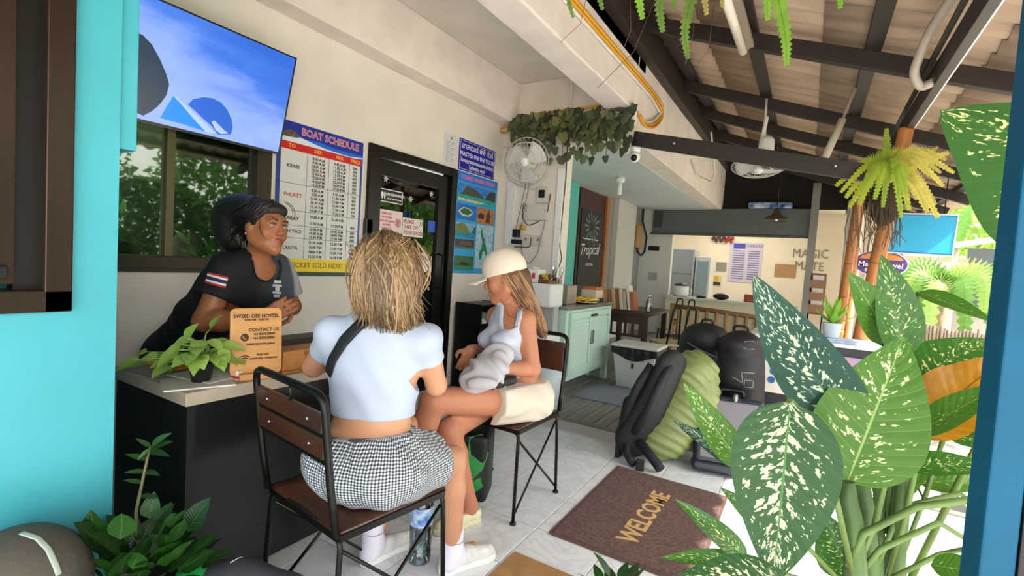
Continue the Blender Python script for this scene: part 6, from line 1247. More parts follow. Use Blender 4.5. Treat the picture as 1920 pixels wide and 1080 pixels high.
MB().prism(ov(.33,.20),-.03,0,PM).build('rim',mat('purple rim','#d8d0e4',.5),ps); MB().prism(ov(.315,.185),0,.003,PM).build('panel',mat('purple board','#53337a',.5),ps)
mb = MB(); mb.prism([(.26*math.cos(t),.06+.10*math.sin(t)) for t in [math.pi*i/12 for i in range(13)]],.003,.005,PM); mb.build('orange_sun',mat('sign orange','#d98a3a',.5),ps)
tm = MB(); text_mb(tm,'Magic Travel',PM @ Matrix.Translation((0,-.02,.006)),.105,bold=.002); text_mb(tm,'Books Tours',PM @ Matrix.Translation((0,-.105,.006)),.07,bold=.001); tm.build('lettering',mat('sign white','#eeeaf4',.5),ps)
MB().cyl((.88,9.02,1.35),(.88,9.02,-.1),.025,n=8).build('post',mat('sign post','#77707a',.6),ps)
# pale building closing the view down the path
bdg = thing('far_building','pale two storey building at the end of the path','building',(4,30,-.1)); MB().bb(-4,14,30,34,-.1,5.5).build('wall',mat('far wall','#d9d4cb',.9),bdg)
for k in range(5):
    wnd = MB().bb(-2.6+3.1*k,-1.2+3.1*k,29.93,30,3.2,4.6).build('window',mat('far frame','#8a8f94',.6),bdg); MB().bb(-2.5+3.1*k,-1.3+3.1*k,29.9,29.93,3.3,4.5).build('pane',mat('far glass','#4d5a66',.1),wnd)
MB().bb(-3,12,29.4,30,2.5,2.7).build('canopy',mat('far canopy','#a86a52',.8),bdg)
# dark pole with blue tape at the right edge
pp = at(1912,1000,1.25); t = thing('dark_pole','black pole wrapped with blue tape beside the blue post','pole',(pp.x,pp.y,0)); MB().cyl((pp.x,pp.y,0),(pp.x+.01,pp.y,.86),.02,n=10).build('shaft',m_black,t); MB().cyl((pp.x+.006,pp.y,.60),(pp.x+.0065,pp.y,.63),.0215,n=12).build('tape',mat('blue tape','#1f5fd0',.5),t)
# ================================================================== PEOPLE
def V3(*a): return Vector(a)
def head_frame(c, fwd, up=(0,0,1)):
    f = Vector(fwd).normalized(); u = Vector(up); r = f.cross(u).normalized(); u = r.cross(f)
    def L(x, y, z): return Vector(c)+r*x+f*y+u*z
    R = Matrix(((r.x,f.x,u.x),(r.y,f.y,u.y),(r.z,f.z,u.z))); return L, R
def add_head(s, c, fwd, up=(0,0,1), k=1.0, face=True):
    L, R = head_frame(c, fwd, up); q = lambda x,y,z: L(x*k,y*k,z*k)
    s.ell(q(0,-.012,.03),(.074*k,.093*k,.082*k),R,k=.02).ell(q(0,.028,-.03),(.061*k,.062*k,.08*k),R,k=.03)
    for sx in (-1,1):
        s.cap(q(sx*.05,.0,-.055),q(0,.068,-.098),.026*k,.019*k,k=.03); s.ell(q(sx*.036,.058,-.03),(.026*k,.026*k,.026*k),R,k=.02)
        s.ell(q(sx*.074,-.008,-.012),(.009*k,.02*k,.032*k),R,k=.008)
    if face:
        s.cap(q(-.04,.079,.026),q(.04,.079,.026),.011*k,k=.015)
        for sx in (-1,1): s.ell(q(sx*.031,.098,.004),(.016*k,.012*k,.010*k),R,k=.012,sub=True)
        s.cap(q(0,.086,.014),q(0,.108,-.028),.007*k,.0115*k,k=.012).ell(q(-.011,.098,-.033),(.008*k,.009*k,.007*k),R,k=.006).ell(q(.011,.098,-.033),(.008*k,.009*k,.007*k),R,k=.006)
        s.ell(q(0,.092,-.058),(.021*k,.010*k,.0055*k),R,k=.006).ell(q(0,.090,-.070),(.019*k,.010*k,.0065*k),R,k=.006).ell(q(0,.078,-.10),(.018*k,.016*k,.015*k),R,k=.015)
    return L, R
def add_arm(s, sh, el, wr, rs=.046, re=.036, rw=.026):
    s.cap(sh, el, rs, re, k=.03); m = Vector(el)*.7+Vector(wr)*.3; s.cap(el, m, re, re*1.0, k=.015).cap(m, wr, re*1.0, rw, k=.015)
def add_hand(s, wr, d, pn, curl, side=1, k=1.0, spread=.1, thumb=.5):
    """d = direction of the fingers, pn = palm normal (the way the palm faces); curl per finger in radians per joint"""
    d = Vector(d).normalized(); pn = Vector(pn); pn = (pn-d*pn.dot(d)).normalized(); w = d.cross(pn).normalized()*side      # w points to the thumb side
    wr = Vector(wr); kn = wr+d*.085*k
    for t in (-.030,-.010,.010,.028): s.cap(wr+w*(t*.55*k), kn+w*(t*k), .0135*k, .0115*k, k=.012)
    tips = []
    for i,(t,L_) in enumerate(((.030,.072),(.010,.082),(-.010,.075),(-.029,.058))):
        p = kn+w*(t*k); a = curl[i] if isinstance(curl,(list,tuple)) else curl; dd = (d+w*(t*spread*8)).normalized(); ang = 0
        for j,f in enumerate((.45,.32,.23)):
            ang += a*(.75 if j == 0 else 1.0); e = dd*math.cos(ang)+pn*math.sin(ang); q = p+e*(L_*f*k); s.cap(p,q,(.0092-.0008*j)*k,(.0086-.0011*j)*k,k=.004); p = q
        tips.append(p)
    b = wr+w*(.024*k)+d*.02*k; dirs = (w*.75+d*.6+pn*.25).normalized(); p1 = b+dirs*.042*k; p2 = p1+(d*.85+pn*thumb+w*.1).normalized()*.032*k; p3 = p2+(d*.8+pn*thumb*1.2-w*.15).normalized()*.025*k
    s.cap(b,p1,.0145*k,.011*k,k=.012).cap(p1,p2,.0108*k,.0098*k,k=.004).cap(p2,p3,.0096*k,.008*k,k=.004); return tips
def add_leg(s, hip, kn, an, rh=.082, rk=.052, ra=.036):
    hip = Vector(hip); kn = Vector(kn); an = Vector(an); s.cap(hip, kn, rh, rk, k=.04); c = kn*.68+an*.32; s.cap(kn, c, rk*.98, rk*.98, k=.02).cap(c, an, rk*.95, ra, k=.02)
def skin_col(base, spots):
    b = np.array(lin(base))
    def f(V):
        C_ = np.repeat(b[None, :], len(V), 0)
        for c, r, col in spots:
            d = np.sqrt(((V-np.array(tuple(c)))**2).sum(1)); t = np.clip(1.4-d/r*1.4, 0, 1)[:, None]; C_ = C_*(1-t)+np.array(lin(col))*t
        return C_
    return f
m_skin = colmat('skin', .42, sub=.06, spec=.35)
def eyes(parent, L, k=1.0, iris='#2a1a12', brow='#1c130e', lid='#1a1210', closed=False):
    for sx in (-1,1):
        q = lambda x,y,z: L(sx*x*k,y*k,z*k)
        if not closed:
            MB().ell(q(.031,.0795,.002),(.0125*k,.0105*k,.0075*k),12,8).build('eye', mat('eye white','#a89c92',.25), parent); MB().ell(q(.0312,.0865,.002),(.0058*k,.0042*k,.0058*k),10,6).build('iris', mat('iris '+iris,iris,.1), parent)
        MB().tube([q(.016,.0905,.0045),q(.024,.0945,.0105),q(.034,.0945,.0115),q(.046,.086,.006)],[.0012,.002,.002,.0012],5).build('eyelash', mat('lash '+lid,lid,.6), parent)
        MB().tube([q(.012,.0905,.022),q(.024,.0935,.0275),q(.038,.090,.0285),q(.050,.080,.021)],[.0022,.0032,.003,.0014],6).build('eyebrow', mat('brow '+brow,brow,.8), parent)
def hairmat(name, c1, c2, c3):
    m = mat(name, c1, .42, spec=.5); n = m.node_tree.nodes; l = m.node_tree.links
    if m.get('h'): return m
    oi = n.new('ShaderNodeVertexColor'); oi.layer_name = 'Hue'; sp = n.new('ShaderNodeSeparateColor'); l.new(oi.outputs[0], sp.inputs[0]); rp = n.new('ShaderNodeValToRGB'); l.new(sp.outputs[0], rp.inputs[0]); e = rp.color_ramp.elements
    e[0].color = (*lin(c2),1); e[1].color = (*lin(c3),1); q = e.new(.5); q.color = (*lin(c1),1); l.new(rp.outputs[0], n['Principled BSDF'].inputs['Base Color']); m['h'] = 1; return m
def locks(parent, name, guides, m, seed=1, n=6):
    """tapered hair locks along guide polylines: (points, radius, hue)"""
    random.seed(seed); mb = MB(); hue = []
    for pts, r, h in guides:
        P = [Vector(p) for p in pts]; K = len(P)-1; S = 12; c = []
        for i in range(S+1):
            t = i/S*K; j = min(int(t), K-1); f = t-j; a = P[max(j-1,0)]; b = P[j]; e = P[j+1]; g = P[min(j+2,K)]
            c.append(.5*((2*b)+(e-a)*f+(2*a-5*b+4*e-g)*f*f+(3*b-a-3*e+g)*f**3))
        o = len(mb.v); mb.tube(c, [r*(.55+.45*min(1,i/2))*(1-.8*(i/S)**3) for i in range(S+1)], n); hue += [h]*(len(mb.v)-o)
    ob = mb.build(name, m, parent); ca = ob.data.color_attributes.new('Hue','FLOAT_COLOR','POINT'); a = np.ones((len(hue),4),np.float32); a[:,:3] = np.array(hue)[:,None]; ca.data.foreach_set('color', a.ravel()); return ob
def shoe(parent, heel, toe, m_up, m_sole, k=1.0, h=.07, name='shoe'):
    H = Vector(heel); T = Vector(toe); d = (T-H); L_ = d.length; d.normalize(); s_ = d.cross(Vector((0,0,1))); z0 = H.z
    P = lambda u,v,z: H+d*(u*L_)+s_*v+Vector((0,0,z))
    so = MB(); out = [(0,0),(.03,.028),(.25,.034),(.5,.036),(.75,.045),(.92,.036),(1,.0),(.92,-.034),(.75,-.042),(.5,-.034),(.25,-.032),(.03,-.027)]
    so.add([P(u,v*k,z) for z in (0,.026) for u,v in out],[tuple(range(12))[::-1],tuple(range(12,24))]+[(i,(i+1)%12,12+(i+1)%12,12+i) for i in range(12)]); r = so.build('sole',m_sole,parent,bevel=.006)
    up = SDF(); up.cap(P(.14,0,.045),P(.45,0,.045),.034*k,.036*k,k=.02).cap(P(.45,0,.04),P(.86,0,.03),.036*k,.026*k,k=.02).cap(P(.15,0,.05),P(.2,0,h),.03*k,.03*k,k=.02); up.cut(P(0,0,.02),(0,0,-1)).cut(P(0,0,h+.018),(0,0,1))
    solid(up,'shoe_upper',m_up,parent,.005); return r
# ------------------------------------------------------------------ 1. blonde woman seen from behind
p1 = thing('person','blonde woman in white crop top and checked skirt, seated with her back turned','person',(-1.2,1.15,0))
S_ = '#bd8a6b'
pel = V3(-1.205,1.135,.555); wst = at(697,800,1.655); chs = at(703,680,1.66); nkb = at(722,585,1.66); hd = at(724,508,1.70)
shL = at(624,626,1.66); shR = at(797,638,1.62); elL = at(588,688,1.78); wrL = V3(-1.69,1.47,.80); elR = at(818,722,1.74); wrR = V3(-1.40,1.66,.80)
lat = (shR-shL).normalized(); fr = lat.cross(Vector((0,0,1)))*-1; bk = -fr if fr.dot(CF) > 0 else fr; fw = -bk
hipL = V3(-1.30,1.13,.55); hipR = V3(-1.11,1.16,.55); knR = at(848,862,1.88); anR = V3(-1.125,1.545,.085); knL = V3(-1.40,1.53,.53); anL = V3(-1.415,1.40,.085)
b1 = SDF(); b1.ell(pel,(.175,.13,.12),rotz(.1),k=.05).cap(pel+V3(0,0,.06),wst,.125,.118,k=.05,n=fw,sc=.75).cap(wst,chs,.115,.14,k=.05,n=fw,sc=.72).cap(chs,nkb-V3(0,0,.03),.14,.09,k=.05,n=fw,sc=.68)
b1.cap(shL,shR,.048,k=.05).cap(nkb,hd+V3(0,0,-.05),.048,.05,k=.03)
LF1,_ = add_head(b1,hd,fw+V3(-.25,.1,-.15),k=.98)
add_arm(b1,shL,elL,wrL); add_arm(b1,shR,elR,wrR); add_hand(b1,wrL,(-.2,.9,-.1),(0,0,-1),.35,1); add_hand(b1,wrR,(-.7,.6,-.1),(0,0,-1),.4,-1)
for h_,k_,a_ in ((hipL,knL,anL),(hipR,knR,anR)): add_leg(b1,h_,k_,a_); f_ = a_+V3(.01,.13,-.045); b1.cap(a_,a_+V3(0,-.02,-.04),.034,.03,k=.02).cap(a_+V3(0,0,-.03),f_,.03,.022,k=.02)
solid(b1,'body',m_skin,p1,.0075,col=skin_col(S_,[(knR,.05,'#c98d70')]))
# crop top
m_tee = mat('white jersey','#a6b0c2',.8,bump=(140,.12)); t1 = SDF()
t1.cap(at(698,850,1.655),chs,.138,.150,k=.05,n=fw,sc=.74).cap(chs,nkb-V3(0,0,.03),.150,.100,k=.05,n=fw,sc=.72).cap(shL,shR,.050,k=.05)
t1.cap(shL,shL+(elL-shL)*.62,.050,.050,k=.04).cap(shR,shR+(elR-shR)*.52,.050,.051,k=.04)
up1 = (nkb-wst).normalized(); hem = at(700,784,1.60); t1.cut(hem,-Vector((-.02,.02,1))).cut(shL+(elL-shL)*.50,elL-shL,.11).cut(shR+(elR-shR)*.40,elR-shR,.11).cut(nkb+V3(0,0,.012)-fw*.02,Vector((0,0,1))-fw*.25)
def wr1(X,Y,Z): return (.0035*np.sin(40*Z+22*X+3*np.sin(14*X+9*Y))).astype(np.float32)
ot,bvT = solid(t1,'crop_top',m_tee,p1,.006,disp=wr1)
# checked skirt
def checkmat():
    m = mat('checked seersucker','#777777',.85,bump=(60,.2)); n = m.node_tree.nodes; l = m.node_tree.links; b = n['Principled BSDF']; t = n.new('ShaderNodeTexCoord'); mp = n.new('ShaderNodeMapping'); mp.inputs['Rotation'].default_value = (.35,.2,.25); l.new(t.outputs['Object'],mp.inputs[0])
    sp = n.new('ShaderNodeSeparateXYZ'); l.new(t.outputs['Object'],sp.inputs[0]); outs = []
    at2 = n.new('ShaderNodeMath'); at2.operation = 'ARCTAN2'; ya = n.new('ShaderNodeMath'); ya.operation = 'ADD'; ya.inputs[1].default_value = -.10; l.new(sp.outputs[1],ya.inputs[0]); l.new(sp.outputs[0],at2.inputs[0]); l.new(ya.outputs[0],at2.inputs[1])
    for src,per in ((sp.outputs[2],.0088),(at2.outputs[0],.036)):
        q = n.new('ShaderNodeMath'); q.operation = 'MULTIPLY'; q.inputs[1].default_value = 1/per; l.new(src,q.inputs[0]); g = n.new('ShaderNodeMath'); g.operation = 'PINGPONG'; g.inputs[1].default_value = .5; l.new(q.outputs[0],g.inputs[0]); h = n.new('ShaderNodeMath'); h.operation = 'GREATER_THAN'; h.inputs[1].default_value = .25; l.new(g.outputs[0],h.inputs[0]); outs.append(h.outputs[0])
    ad = n.new('ShaderNodeMath'); ad.operation = 'ADD'; l.new(outs[0],ad.inputs[0]); l.new(outs[1],ad.inputs[1]); dv = n.new('ShaderNodeMath'); dv.operation = 'MULTIPLY'; dv.inputs[1].default_value = .5; l.new(ad.outputs[0],dv.inputs[0])
    rp = n.new('ShaderNodeValToRGB'); rp.color_ramp.interpolation = 'CONSTANT'; l.new(dv.outputs[0],rp.inputs[0]); e = rp.color_ramp.elements; e[0].color = (*lin('#1d2126'),1); e[1].position = .75; e[1].color = (*lin('#d3d6d8'),1); q = e.new(.25); q.color = (*lin('#747a80'),1); l.new(rp.outputs[0],b.inputs['Base Color']); return m
k1 = SDF(); k1.ell(pel+V3(.01,-.01,.0),(.212,.165,.115),rotz(.1),k=.05).cap(pel+V3(0,0,.03),wst-V3(0,0,.0),.165,.135,k=.05,n=fw,sc=.8).cap(hipR,hipR+(knR-hipR)*.62,.115,.108,k=.05).cap(hipL,hipL+(knL-hipL)*.55,.112,.10,k=.05)
k1.cut(V3(0,0,.458),(0,0,-1)).cut(at(697,812,1.6),(-.12,.05,1)).cut(hipR+(knR-hipR)*.60,knR-hipR,.2).cut(hipL+(knL-hipL)*.55,knL-hipL,.2)
def gath(X,Y,Z): a = np.arctan2(Y-1.13,X+1.2); return (.006*np.clip((Z-.5)/.2,0,1)*np.sin(46*a)+.004*np.sin(30*Z+9*a)).astype(np.float32)
solid(k1,'checked_skirt',checkmat(),p1,.006,disp=gath)
# cross-body strap
P=[];N=[]
for x,y in subdiv([(704,588),(672,612),(645,640),(624,675),(612,712),(606,748)],3):
    p,nn = hit(bvT,x,y,.003)
    if p is not None: P.append(p);N.append(nn)
ribbon(p1,'bag_strap',P,N,.044,mat('strap black','#0c0d14',.7),.002)
pb_ = at(600,760,1.60); MB().box(pb_+V3(-.02,.08,-.05),(.06,.14,.14),rotz(.3)).build('belt_bag',m_nyl,p1,bevel=.02)
# socks and shoes
m_sock = mat('white sock','#dcd9e6',.9,bump=(150,.2)); m_snk = mat('white sneaker','#d5d6d2',.5,var=(30,.15)); m_sol = mat('sneaker sole','#e3e3de',.5)
for a_,tx in ((anR,V3(.08,.20,0)),(anL,V3(.02,.2,0))):
    sk = SDF(); sk.cap(a_+V3(-.002,-.004,.085),a_,.046,.042,k=.02).cap(a_,a_+V3(0,-.02,-.04),.042,.038,k=.02).cap(a_+V3(0,0,-.03),a_+V3(tx.x*.4,tx.y*.4,-.045),.038,.03,k=.02); sk.cut(a_+V3(0,0,.095),(0,0,1)); solid(sk,'sock',m_sock,p1,.005)
    MB().lathe(a_+V3(0,0,.045),[(.0465,0),(.0465,.003)],20,cap=False).build('sock_stripe',mat('stripe rose','#9a7a8a',.8),p1)
    hl = V3(a_.x,a_.y,0)-tx.normalized()*.055; shoe(p1,hl,hl+tx.normalized()*.27,m_snk,m_sol)
# hair: half tied, long waves down the back
m_blond = hairmat('blonde hair','#74593a','#463522','#a3855f')
hb = SDF(); LH,RH = head_frame(hd,fw+V3(-.25,.1,-.15)); cr = LH(0,-.03,.034); hb.ell(cr,(.082,.09,.082),RH,k=.03)
hp = [at(722,478,1.62),at(722,520,1.585),at(724,560,1.57),at(735,592,1.58)]
for a,b,r0,r1 in ((0,1,.078,.096),(1,2,.096,.085),(2,3,.085,.03)): hb.cap(hp[a],hp[b],r0,r1,k=.05,n=CF,sc=.5)
oh,bvH = solid(hb,'hair_mass',mat('blonde base','#8a6a40',.5,var=(14,.4),stretch=(6,6,.5)),p1,.008)
random.seed(4); G = []
for i in range(680):
    t = random.random(); e = random.random(); x0 = 722+random.gauss(0,22); y0 = 433+abs(x0-722)*.28+e*e*26
    xe = 662+(795-662)*t+random.uniform(-6,6); ye = (570+45*t/.72 if t < .72 else 615-45*(t-.72)/.28)+random.gauss(0,17)+8
    ws = random.uniform(3,12); ph = random.uniform(0,6); pts = []; lf = .002+.008*random.random()
    for s in range(7):
        u = s/6; bul = math.sin(math.pi*min(1,u*1.25))*(t-.5)*46; x = x0+(xe-x0)*(u**.8)+bul+ws*u*math.sin(ph+u*8); y = y0+(ye-y0)*u
        p,nn = hit(bvH,x,y,lf)
        if p is None: p = pts[-1]+(at(x,y,1.58)-at(x-1,y-12,1.58))*.9 if False else at(x,y,1.575+2*lf)
        pts.append(p)
    G.append((pts,random.uniform(.0016,.0036),min(1,max(0,.5+.35*math.sin(t*9+e*3)+random.uniform(-.35,.35)))))
locks(p1,'hair_locks',G,m_blond,4)
# ------------------------------------------------------------------ 2. woman in the cap
p2 = thing('person','woman in beige cap, white tank top and shorts, seated cross legged','person',(-1.27,2.2,0))
S2 = '#b87a5c'
pel = V3(-1.265,2.245,.545); wst = at(975,690,2.60); chs = at(958,628,2.60); nkb = at(955,572,2.60); hd = at(946,520,2.55)
shN = at(986,600,2.50); shF = at(930,592,2.72); elN = at(1000,692,2.47); wrN = at(925,690,2.36); elF = at(930,655,2.74); wrF = at(884,655,2.56)
hipN = V3(-1.17,2.22,.54); hipF = V3(-1.36,2.22,.54); knN = at(812,752,2.14); anN = at(768,880,2.16); knF = at(842,806,2.24); anF = V3(-1.275,1.87,.09)
f2 = Vector((-.62,-.78,0)); sd2 = (shN-shF).normalized()
b2 = SDF(); b2.ell(pel,(.165,.135,.11),k=.05).cap(pel+V3(0,0,.05),wst,.118,.11,k=.05,n=f2,sc=.78).cap(wst,chs,.108,.13,k=.05,n=f2,sc=.76).cap(chs,nkb-V3(0,0,.025),.125,.085,k=.05,n=f2,sc=.7)
b2.ell(at(943,640,2.46),(.055,.055,.05),k=.05).ell(at(918,635,2.56),(.055,.055,.05),k=.05).cap(shF,shN,.045,k=.05).cap(nkb,hd+V3(.01,.02,-.05),.045,.046,k=.03)
hf2 = Vector((-.86,-.46,-.30)); LF2,RF2 = add_head(b2,hd,hf2,k=1.03)
add_arm(b2,shN,elN,wrN,.047,.037,.025); add_arm(b2,shF,elF,wrF,.044,.035,.025)
add_hand(b2,wrN,at(890,700,2.30)-wrN,(-.2,-.1,-1),[.45,.5,.55,.6],-1,k=.98,thumb=.7); add_hand(b2,wrF,at(868,690,2.50)-wrF,(.3,-.6,-.2),[.35,.4,.5,.55],1,k=.98)
add_leg(b2,hipF,knF,anF,.085,.055,.036); add_leg(b2,hipN,knN,anN,.088,.056,.036)
b2.cap(anF,anF+V3(0,.02,-.05),.034,.03,k=.02).cap(anF+V3(0,0,-.04),anF+V3(-.06,-.14,-.055),.032,.02,k=.02); b2.cap(anN,anN+V3(-.03,-.1,-.09),.034,.022,k=.02)
spots = [(LF2(0,.09*.97,-.064*.97),.02,'#b0605a'),(LF2(.04,.06,-.03),.03,'#cc7a68'),(LF2(-.04,.06,-.03),.03,'#cc7a68')]
ob2,bv2 = solid(b2,'body',m_skin,p2,.0065,col=skin_col(S2,spots)); eyes(p2,LF2,.97,brow='#5a4230',closed=True)
t2_ = SDF(); t2_.cap(wst-V3(0,0,.08),chs,.125,.138,k=.05,n=f2,sc=.8).cap(chs,nkb-V3(0,0,.02),.132,.09,k=.05,n=f2,sc=.73).ell(at(943,640,2.46),(.06,.06,.055),k=.05).ell(at(918,635,2.56),(.06,.06,.055),k=.05).cap(at(972,578,2.55),at(970,610,2.47),.03,k=.03).cap(at(938,574,2.66),at(930,605,2.62),.028,k=.03)
R2 = Matrix((sd2,f2,sd2.cross(f2))).transposed(); nc = at(952,560,2.42)
t2_.ell(at(950,578,2.46),(.068,.13,.105),R2,k=.012,sub=True).ell(at(998,600,2.50),(.055,.085,.10),R2,k=.012,sub=True).ell(at(922,590,2.74),(.05,.085,.10),R2,k=.012,sub=True); t2_.cut(at(950,568,2.55),(0,0,1))
ot2,bvT2 = solid(t2_,'tank_top',mat('white rib knit','#bdc3d2',.8,bump=(200,.15)),p2,.006,disp=wr1)
for a,b,c in (((978,570,2.57),(974,600,2.50),(962,640,2.47)),((937,568,2.66),(930,596,2.63),(926,622,2.58))):
    Pn = []; Nn = []
    for u in [i/8 for i in range(9)]:
        q = [a[i]*(1-u)**2+2*b[i]*u*(1-u)+c[i]*u*u for i in range(3)]; p,nn = hit(bv2,q[0],q[1],.004)
        if p is None: continue
        Pn.append(p); Nn.append(nn)
    ribbon(p2,'shoulder_strap',Pn,Nn,.034,mat('white rib knit','#bdc3d2',.8,bump=(200,.15)),.003)
s2_ = SDF(); s2_.ell(pel,(.185,.155,.12),k=.05).cap(pel+V3(0,0,.03),wst-V3(0,0,.02),.145,.128,k=.05,n=f2,sc=.85).cap(hipN,hipN+(knN-hipN)*.50,.114,.112,k=.05).cap(hipF,hipF+(knF-hipF)*.40,.108,.105,k=.05)
s2_.cut(hipN+(knN-hipN)*.45,knN-hipN,.24).cut(hipF+(knF-hipF)*.36,knF-hipF,.16).cut(V3(0,0,.459),(0,0,-1)).cut(at(975,706,2.6),(0,0,1))
solid(s2_,'shorts',mat('beige cotton','#cfc5b4',.85,bump=(120,.15)),p2,.0065,disp=lambda X,Y,Z:(.004*np.sin(55*Z+40*X+2*np.sin(20*Y))).astype(np.float32))
# clogs
m_clog = mat('cream clog','#dcd8b4',.6)
for a_,d_ in ((anF,V3(-.35,-.9,0)),):
    hl = V3(a_.x,a_.y,0)-d_.normalized()*.06; shoe(p2,hl,hl+d_.normalized()*.25,m_clog,m_clog,h=.05)
# cap
cp_ = SDF(); q2 = lambda x,y,z: LF2(x,y,z); cp_.ell(q2(0,-.01,.045),(.098,.117,.105),RF2,k=.01); cp_.cut(q2(0,0,.018),LF2(0,0,-1)-LF2(0,0,0)+.18*(LF2(0,-1,0)-LF2(0,0,0))*0)
m_cap = mat('cream cotton','#ddd0bb',.85,bump=(120,.12)); cph = thing('baseball_cap','cream baseball cap worn by the seated woman','cap',tuple(LF2(0,0,.02)))
solid(cp_,'crown',m_cap,cph,.005)
br = MB(); br.grid(lambda u,v: LF2(-.086+.172*u, .085+.115*v*math.sin(math.pi*(.12+.76*u))**.7, .026-.018*((2*u-1)**2)-.012*v*v), 15, 8); br.build('peak',m_cap,cph,solid=.005)
MB().ell(LF2(0,-.012,.143),(.008,.008,.006),8,6).build('button',m_cap,cph)
# long brown hair
m_brown = hairmat('brown hair','#7a5233','#4a2f1c','#b08558'); hm = SDF(); hm.ell(LF2(0,-.035,.0),(.084,.082,.095),RF2,k=.03)
hpts = [LF2(.03,-.06,-.03),at(980,562,2.60),at(1001,597,2.64),at(1016,628,2.66)]
for i,(r0,r1) in enumerate(((.075,.062),(.062,.05),(.05,.02))): hm.cap(hpts[i],hpts[i+1],r0,r1,k=.04)
oh2,bvH2 = solid(hm,'hair_mass',mat('brown base','#5a3a24',.5,var=(14,.4),stretch=(6,6,.5)),p2,.007)
random.seed(8); G = []
for i in range(120):
    t = random.random(); x0 = 938+30*t+random.uniform(-3,6); y0 = 508+random.uniform(-4,6); xe = 986+38*t+random.uniform(-5,5); ye = 575+58*t+random.uniform(-10,12)
    pts = []
    for s in range(6):
        u = s/5; x = x0+(xe-x0)*u+12*math.sin(math.pi*u)*(t-.35)+random.uniform(-1,1); y = y0+(ye-y0)*u; p,nn = hit(bvH2,x,y,.002+.004*((i*37) % 11)/11)
        if p is None or (p-CP).dot(CF) > 2.8: p = at(x,y,2.50+.14*u)
        pts.append(p)
    G.append((pts,random.uniform(.003,.006),min(1,max(0,.45+.3*math.sin(t*14)+random.uniform(-.3,.35)))))
locks(p2,'hair_locks',G,m_brown,8)
MB().tube([near(bv2,at(938,568,2.5),.002)[0],near(bv2,at(944,585,2.45),.002)[0],near(bv2,at(952,590,2.42),.002)[0],near(bv2,at(965,578,2.42),.002)[0]],.0012,5).build('necklace',mat('gold chain','#b58d4a',.3,metal=.8),p2)
# bundle of cloth on her lap
cl_ = SDF(); cl_.ell(at(915,690,2.32),(.10,.09,.06),k=.04).ell(at(900,712,2.25),(.10,.08,.035),k=.04).ell(at(935,665,2.40),(.07,.07,.055),k=.04).cap(at(880,725,2.22),at(940,715,2.36),.03,k=.03)
tag(solid(cl_,'cloth_bundle',mat('pale grey cloth','#b9b7bb',.85),None,.006,disp=lambda X,Y,Z:(.007*np.sin(60*X+45*Z+4*np.sin(25*Y+12*Z))).astype(np.float32))[0],'crumpled pale grey cloth on the lap of the woman in the cap','cloth')
wp = SDF(); wp.cap(at(925,722,2.30),at(962,712,2.40),.022,k=.02); tag(solid(wp,'waist_pouch',m_nyl,None,.005)[0],'small black pouch under the cloth on her lap','pouch')
# ------------------------------------------------------------------ 3. staff woman leaning on the desk
p3 = thing('person','dark haired staff woman in black shirt leaning over the desk, hands clasped','person',(-2.58,1.22,0))
S3 = '#9a6242'
hip = at(352,655,2.46); chs = at(452,535,2.24); nkb = at(478,492,2.20); hd = at(497,425,2.14); fwd3 = CR*.90-CF*.42+V3(0,0,-.06); hu = V3(0,0,1)+CR*.18
shN = at(428,510,2.10); shF = at(520,508,2.34); elN = at(383,602,2.04); wrN = at(488,600,2.0); elF = at(548,575,2.38); wrF = at(528,580,2.12)
b3 = SDF(); ax = (chs-hip).normalized(); fr3 = CR*.6-V3(0,0,.8); fr3 = (fr3-ax*fr3.dot(ax)).normalized(); mid = hip*.5+chs*.5
b3.ell(hip,(.15,.17,.13),k=.05).cap(hip,mid,.14,.13,k=.05,n=fr3,sc=.8).cap(mid,chs,.135,.145,k=.05,n=fr3,sc=.78).cap(chs,nkb-ax*.03,.135,.085,k=.05,n=fr3,sc=.75).cap(shN,shF,.052,k=.05).cap(nkb,hd-hu*.055,.05,.05,k=.03)
LF3,RF3 = add_head(b3,hd,fwd3,hu,k=1.0); add_arm(b3,shN,elN,wrN,.054,.044,.029); add_arm(b3,shF,elF,wrF,.05,.04,.028)
add_hand(b3,wrN,at(522,582,2.02)-wrN,V3(.2,.3,.5)+CF*.8,[.35,.4,.45,.5],-1,k=1.0); add_hand(b3,wrF,at(505,592,1.99)-wrF,V3(0,0,-.4)+CF*.8,[.5,.55,.6,.65],1,k=1.0)
for dy in (-.09,.09): add_leg(b3,hip+V3(0,dy,-.03),V3(hip.x+.02,hip.y+dy,.46),V3(hip.x-.03,hip.y+dy,.08),.09,.058,.04); b3.cap(V3(hip.x-.03,hip.y+dy,.05),V3(hip.x+.12,hip.y+dy,.028),.036,.026,k=.02)
spots = [(LF3(0,.092,-.064),.022,'#8a3f3c'),(LF3(.05,.04,-.03),.03,'#a3674a')]
ob3,bv3 = solid(b3,'body',m_skin,p3,.0065,col=skin_col(S3,spots)); eyes(p3,LF3,1.0)
t3 = SDF(); t3.ell(hip,(.17,.19,.13),k=.05).cap(hip,mid,.165,.16,k=.05,n=fr3,sc=.88).cap(mid,chs,.165,.172,k=.05,n=fr3,sc=.86).cap(chs,nkb-ax*.02,.165,.10,k=.05,n=fr3,sc=.8).cap(shN,shF,.066,k=.05)
eN = shN+(elN-shN)*.58; eF = shF+(elF-shF)*.75; t3.cap(shN,eN,.078,.082,k=.04).cap(shF,eF,.07,.074,k=.04).cut(shN+(elN-shN)*.53,elN-shN,.13).cut(eF,elF-shF,.12)
t3.ell(nkb+fr3*.05+ax*.05,(.075,.075,.075),k=.015,sub=True)
dk_, gr_, lt_ = np.array(lin('#0d0e11')), np.array(lin('#39424b')), np.array(lin('#9a9ca2'))
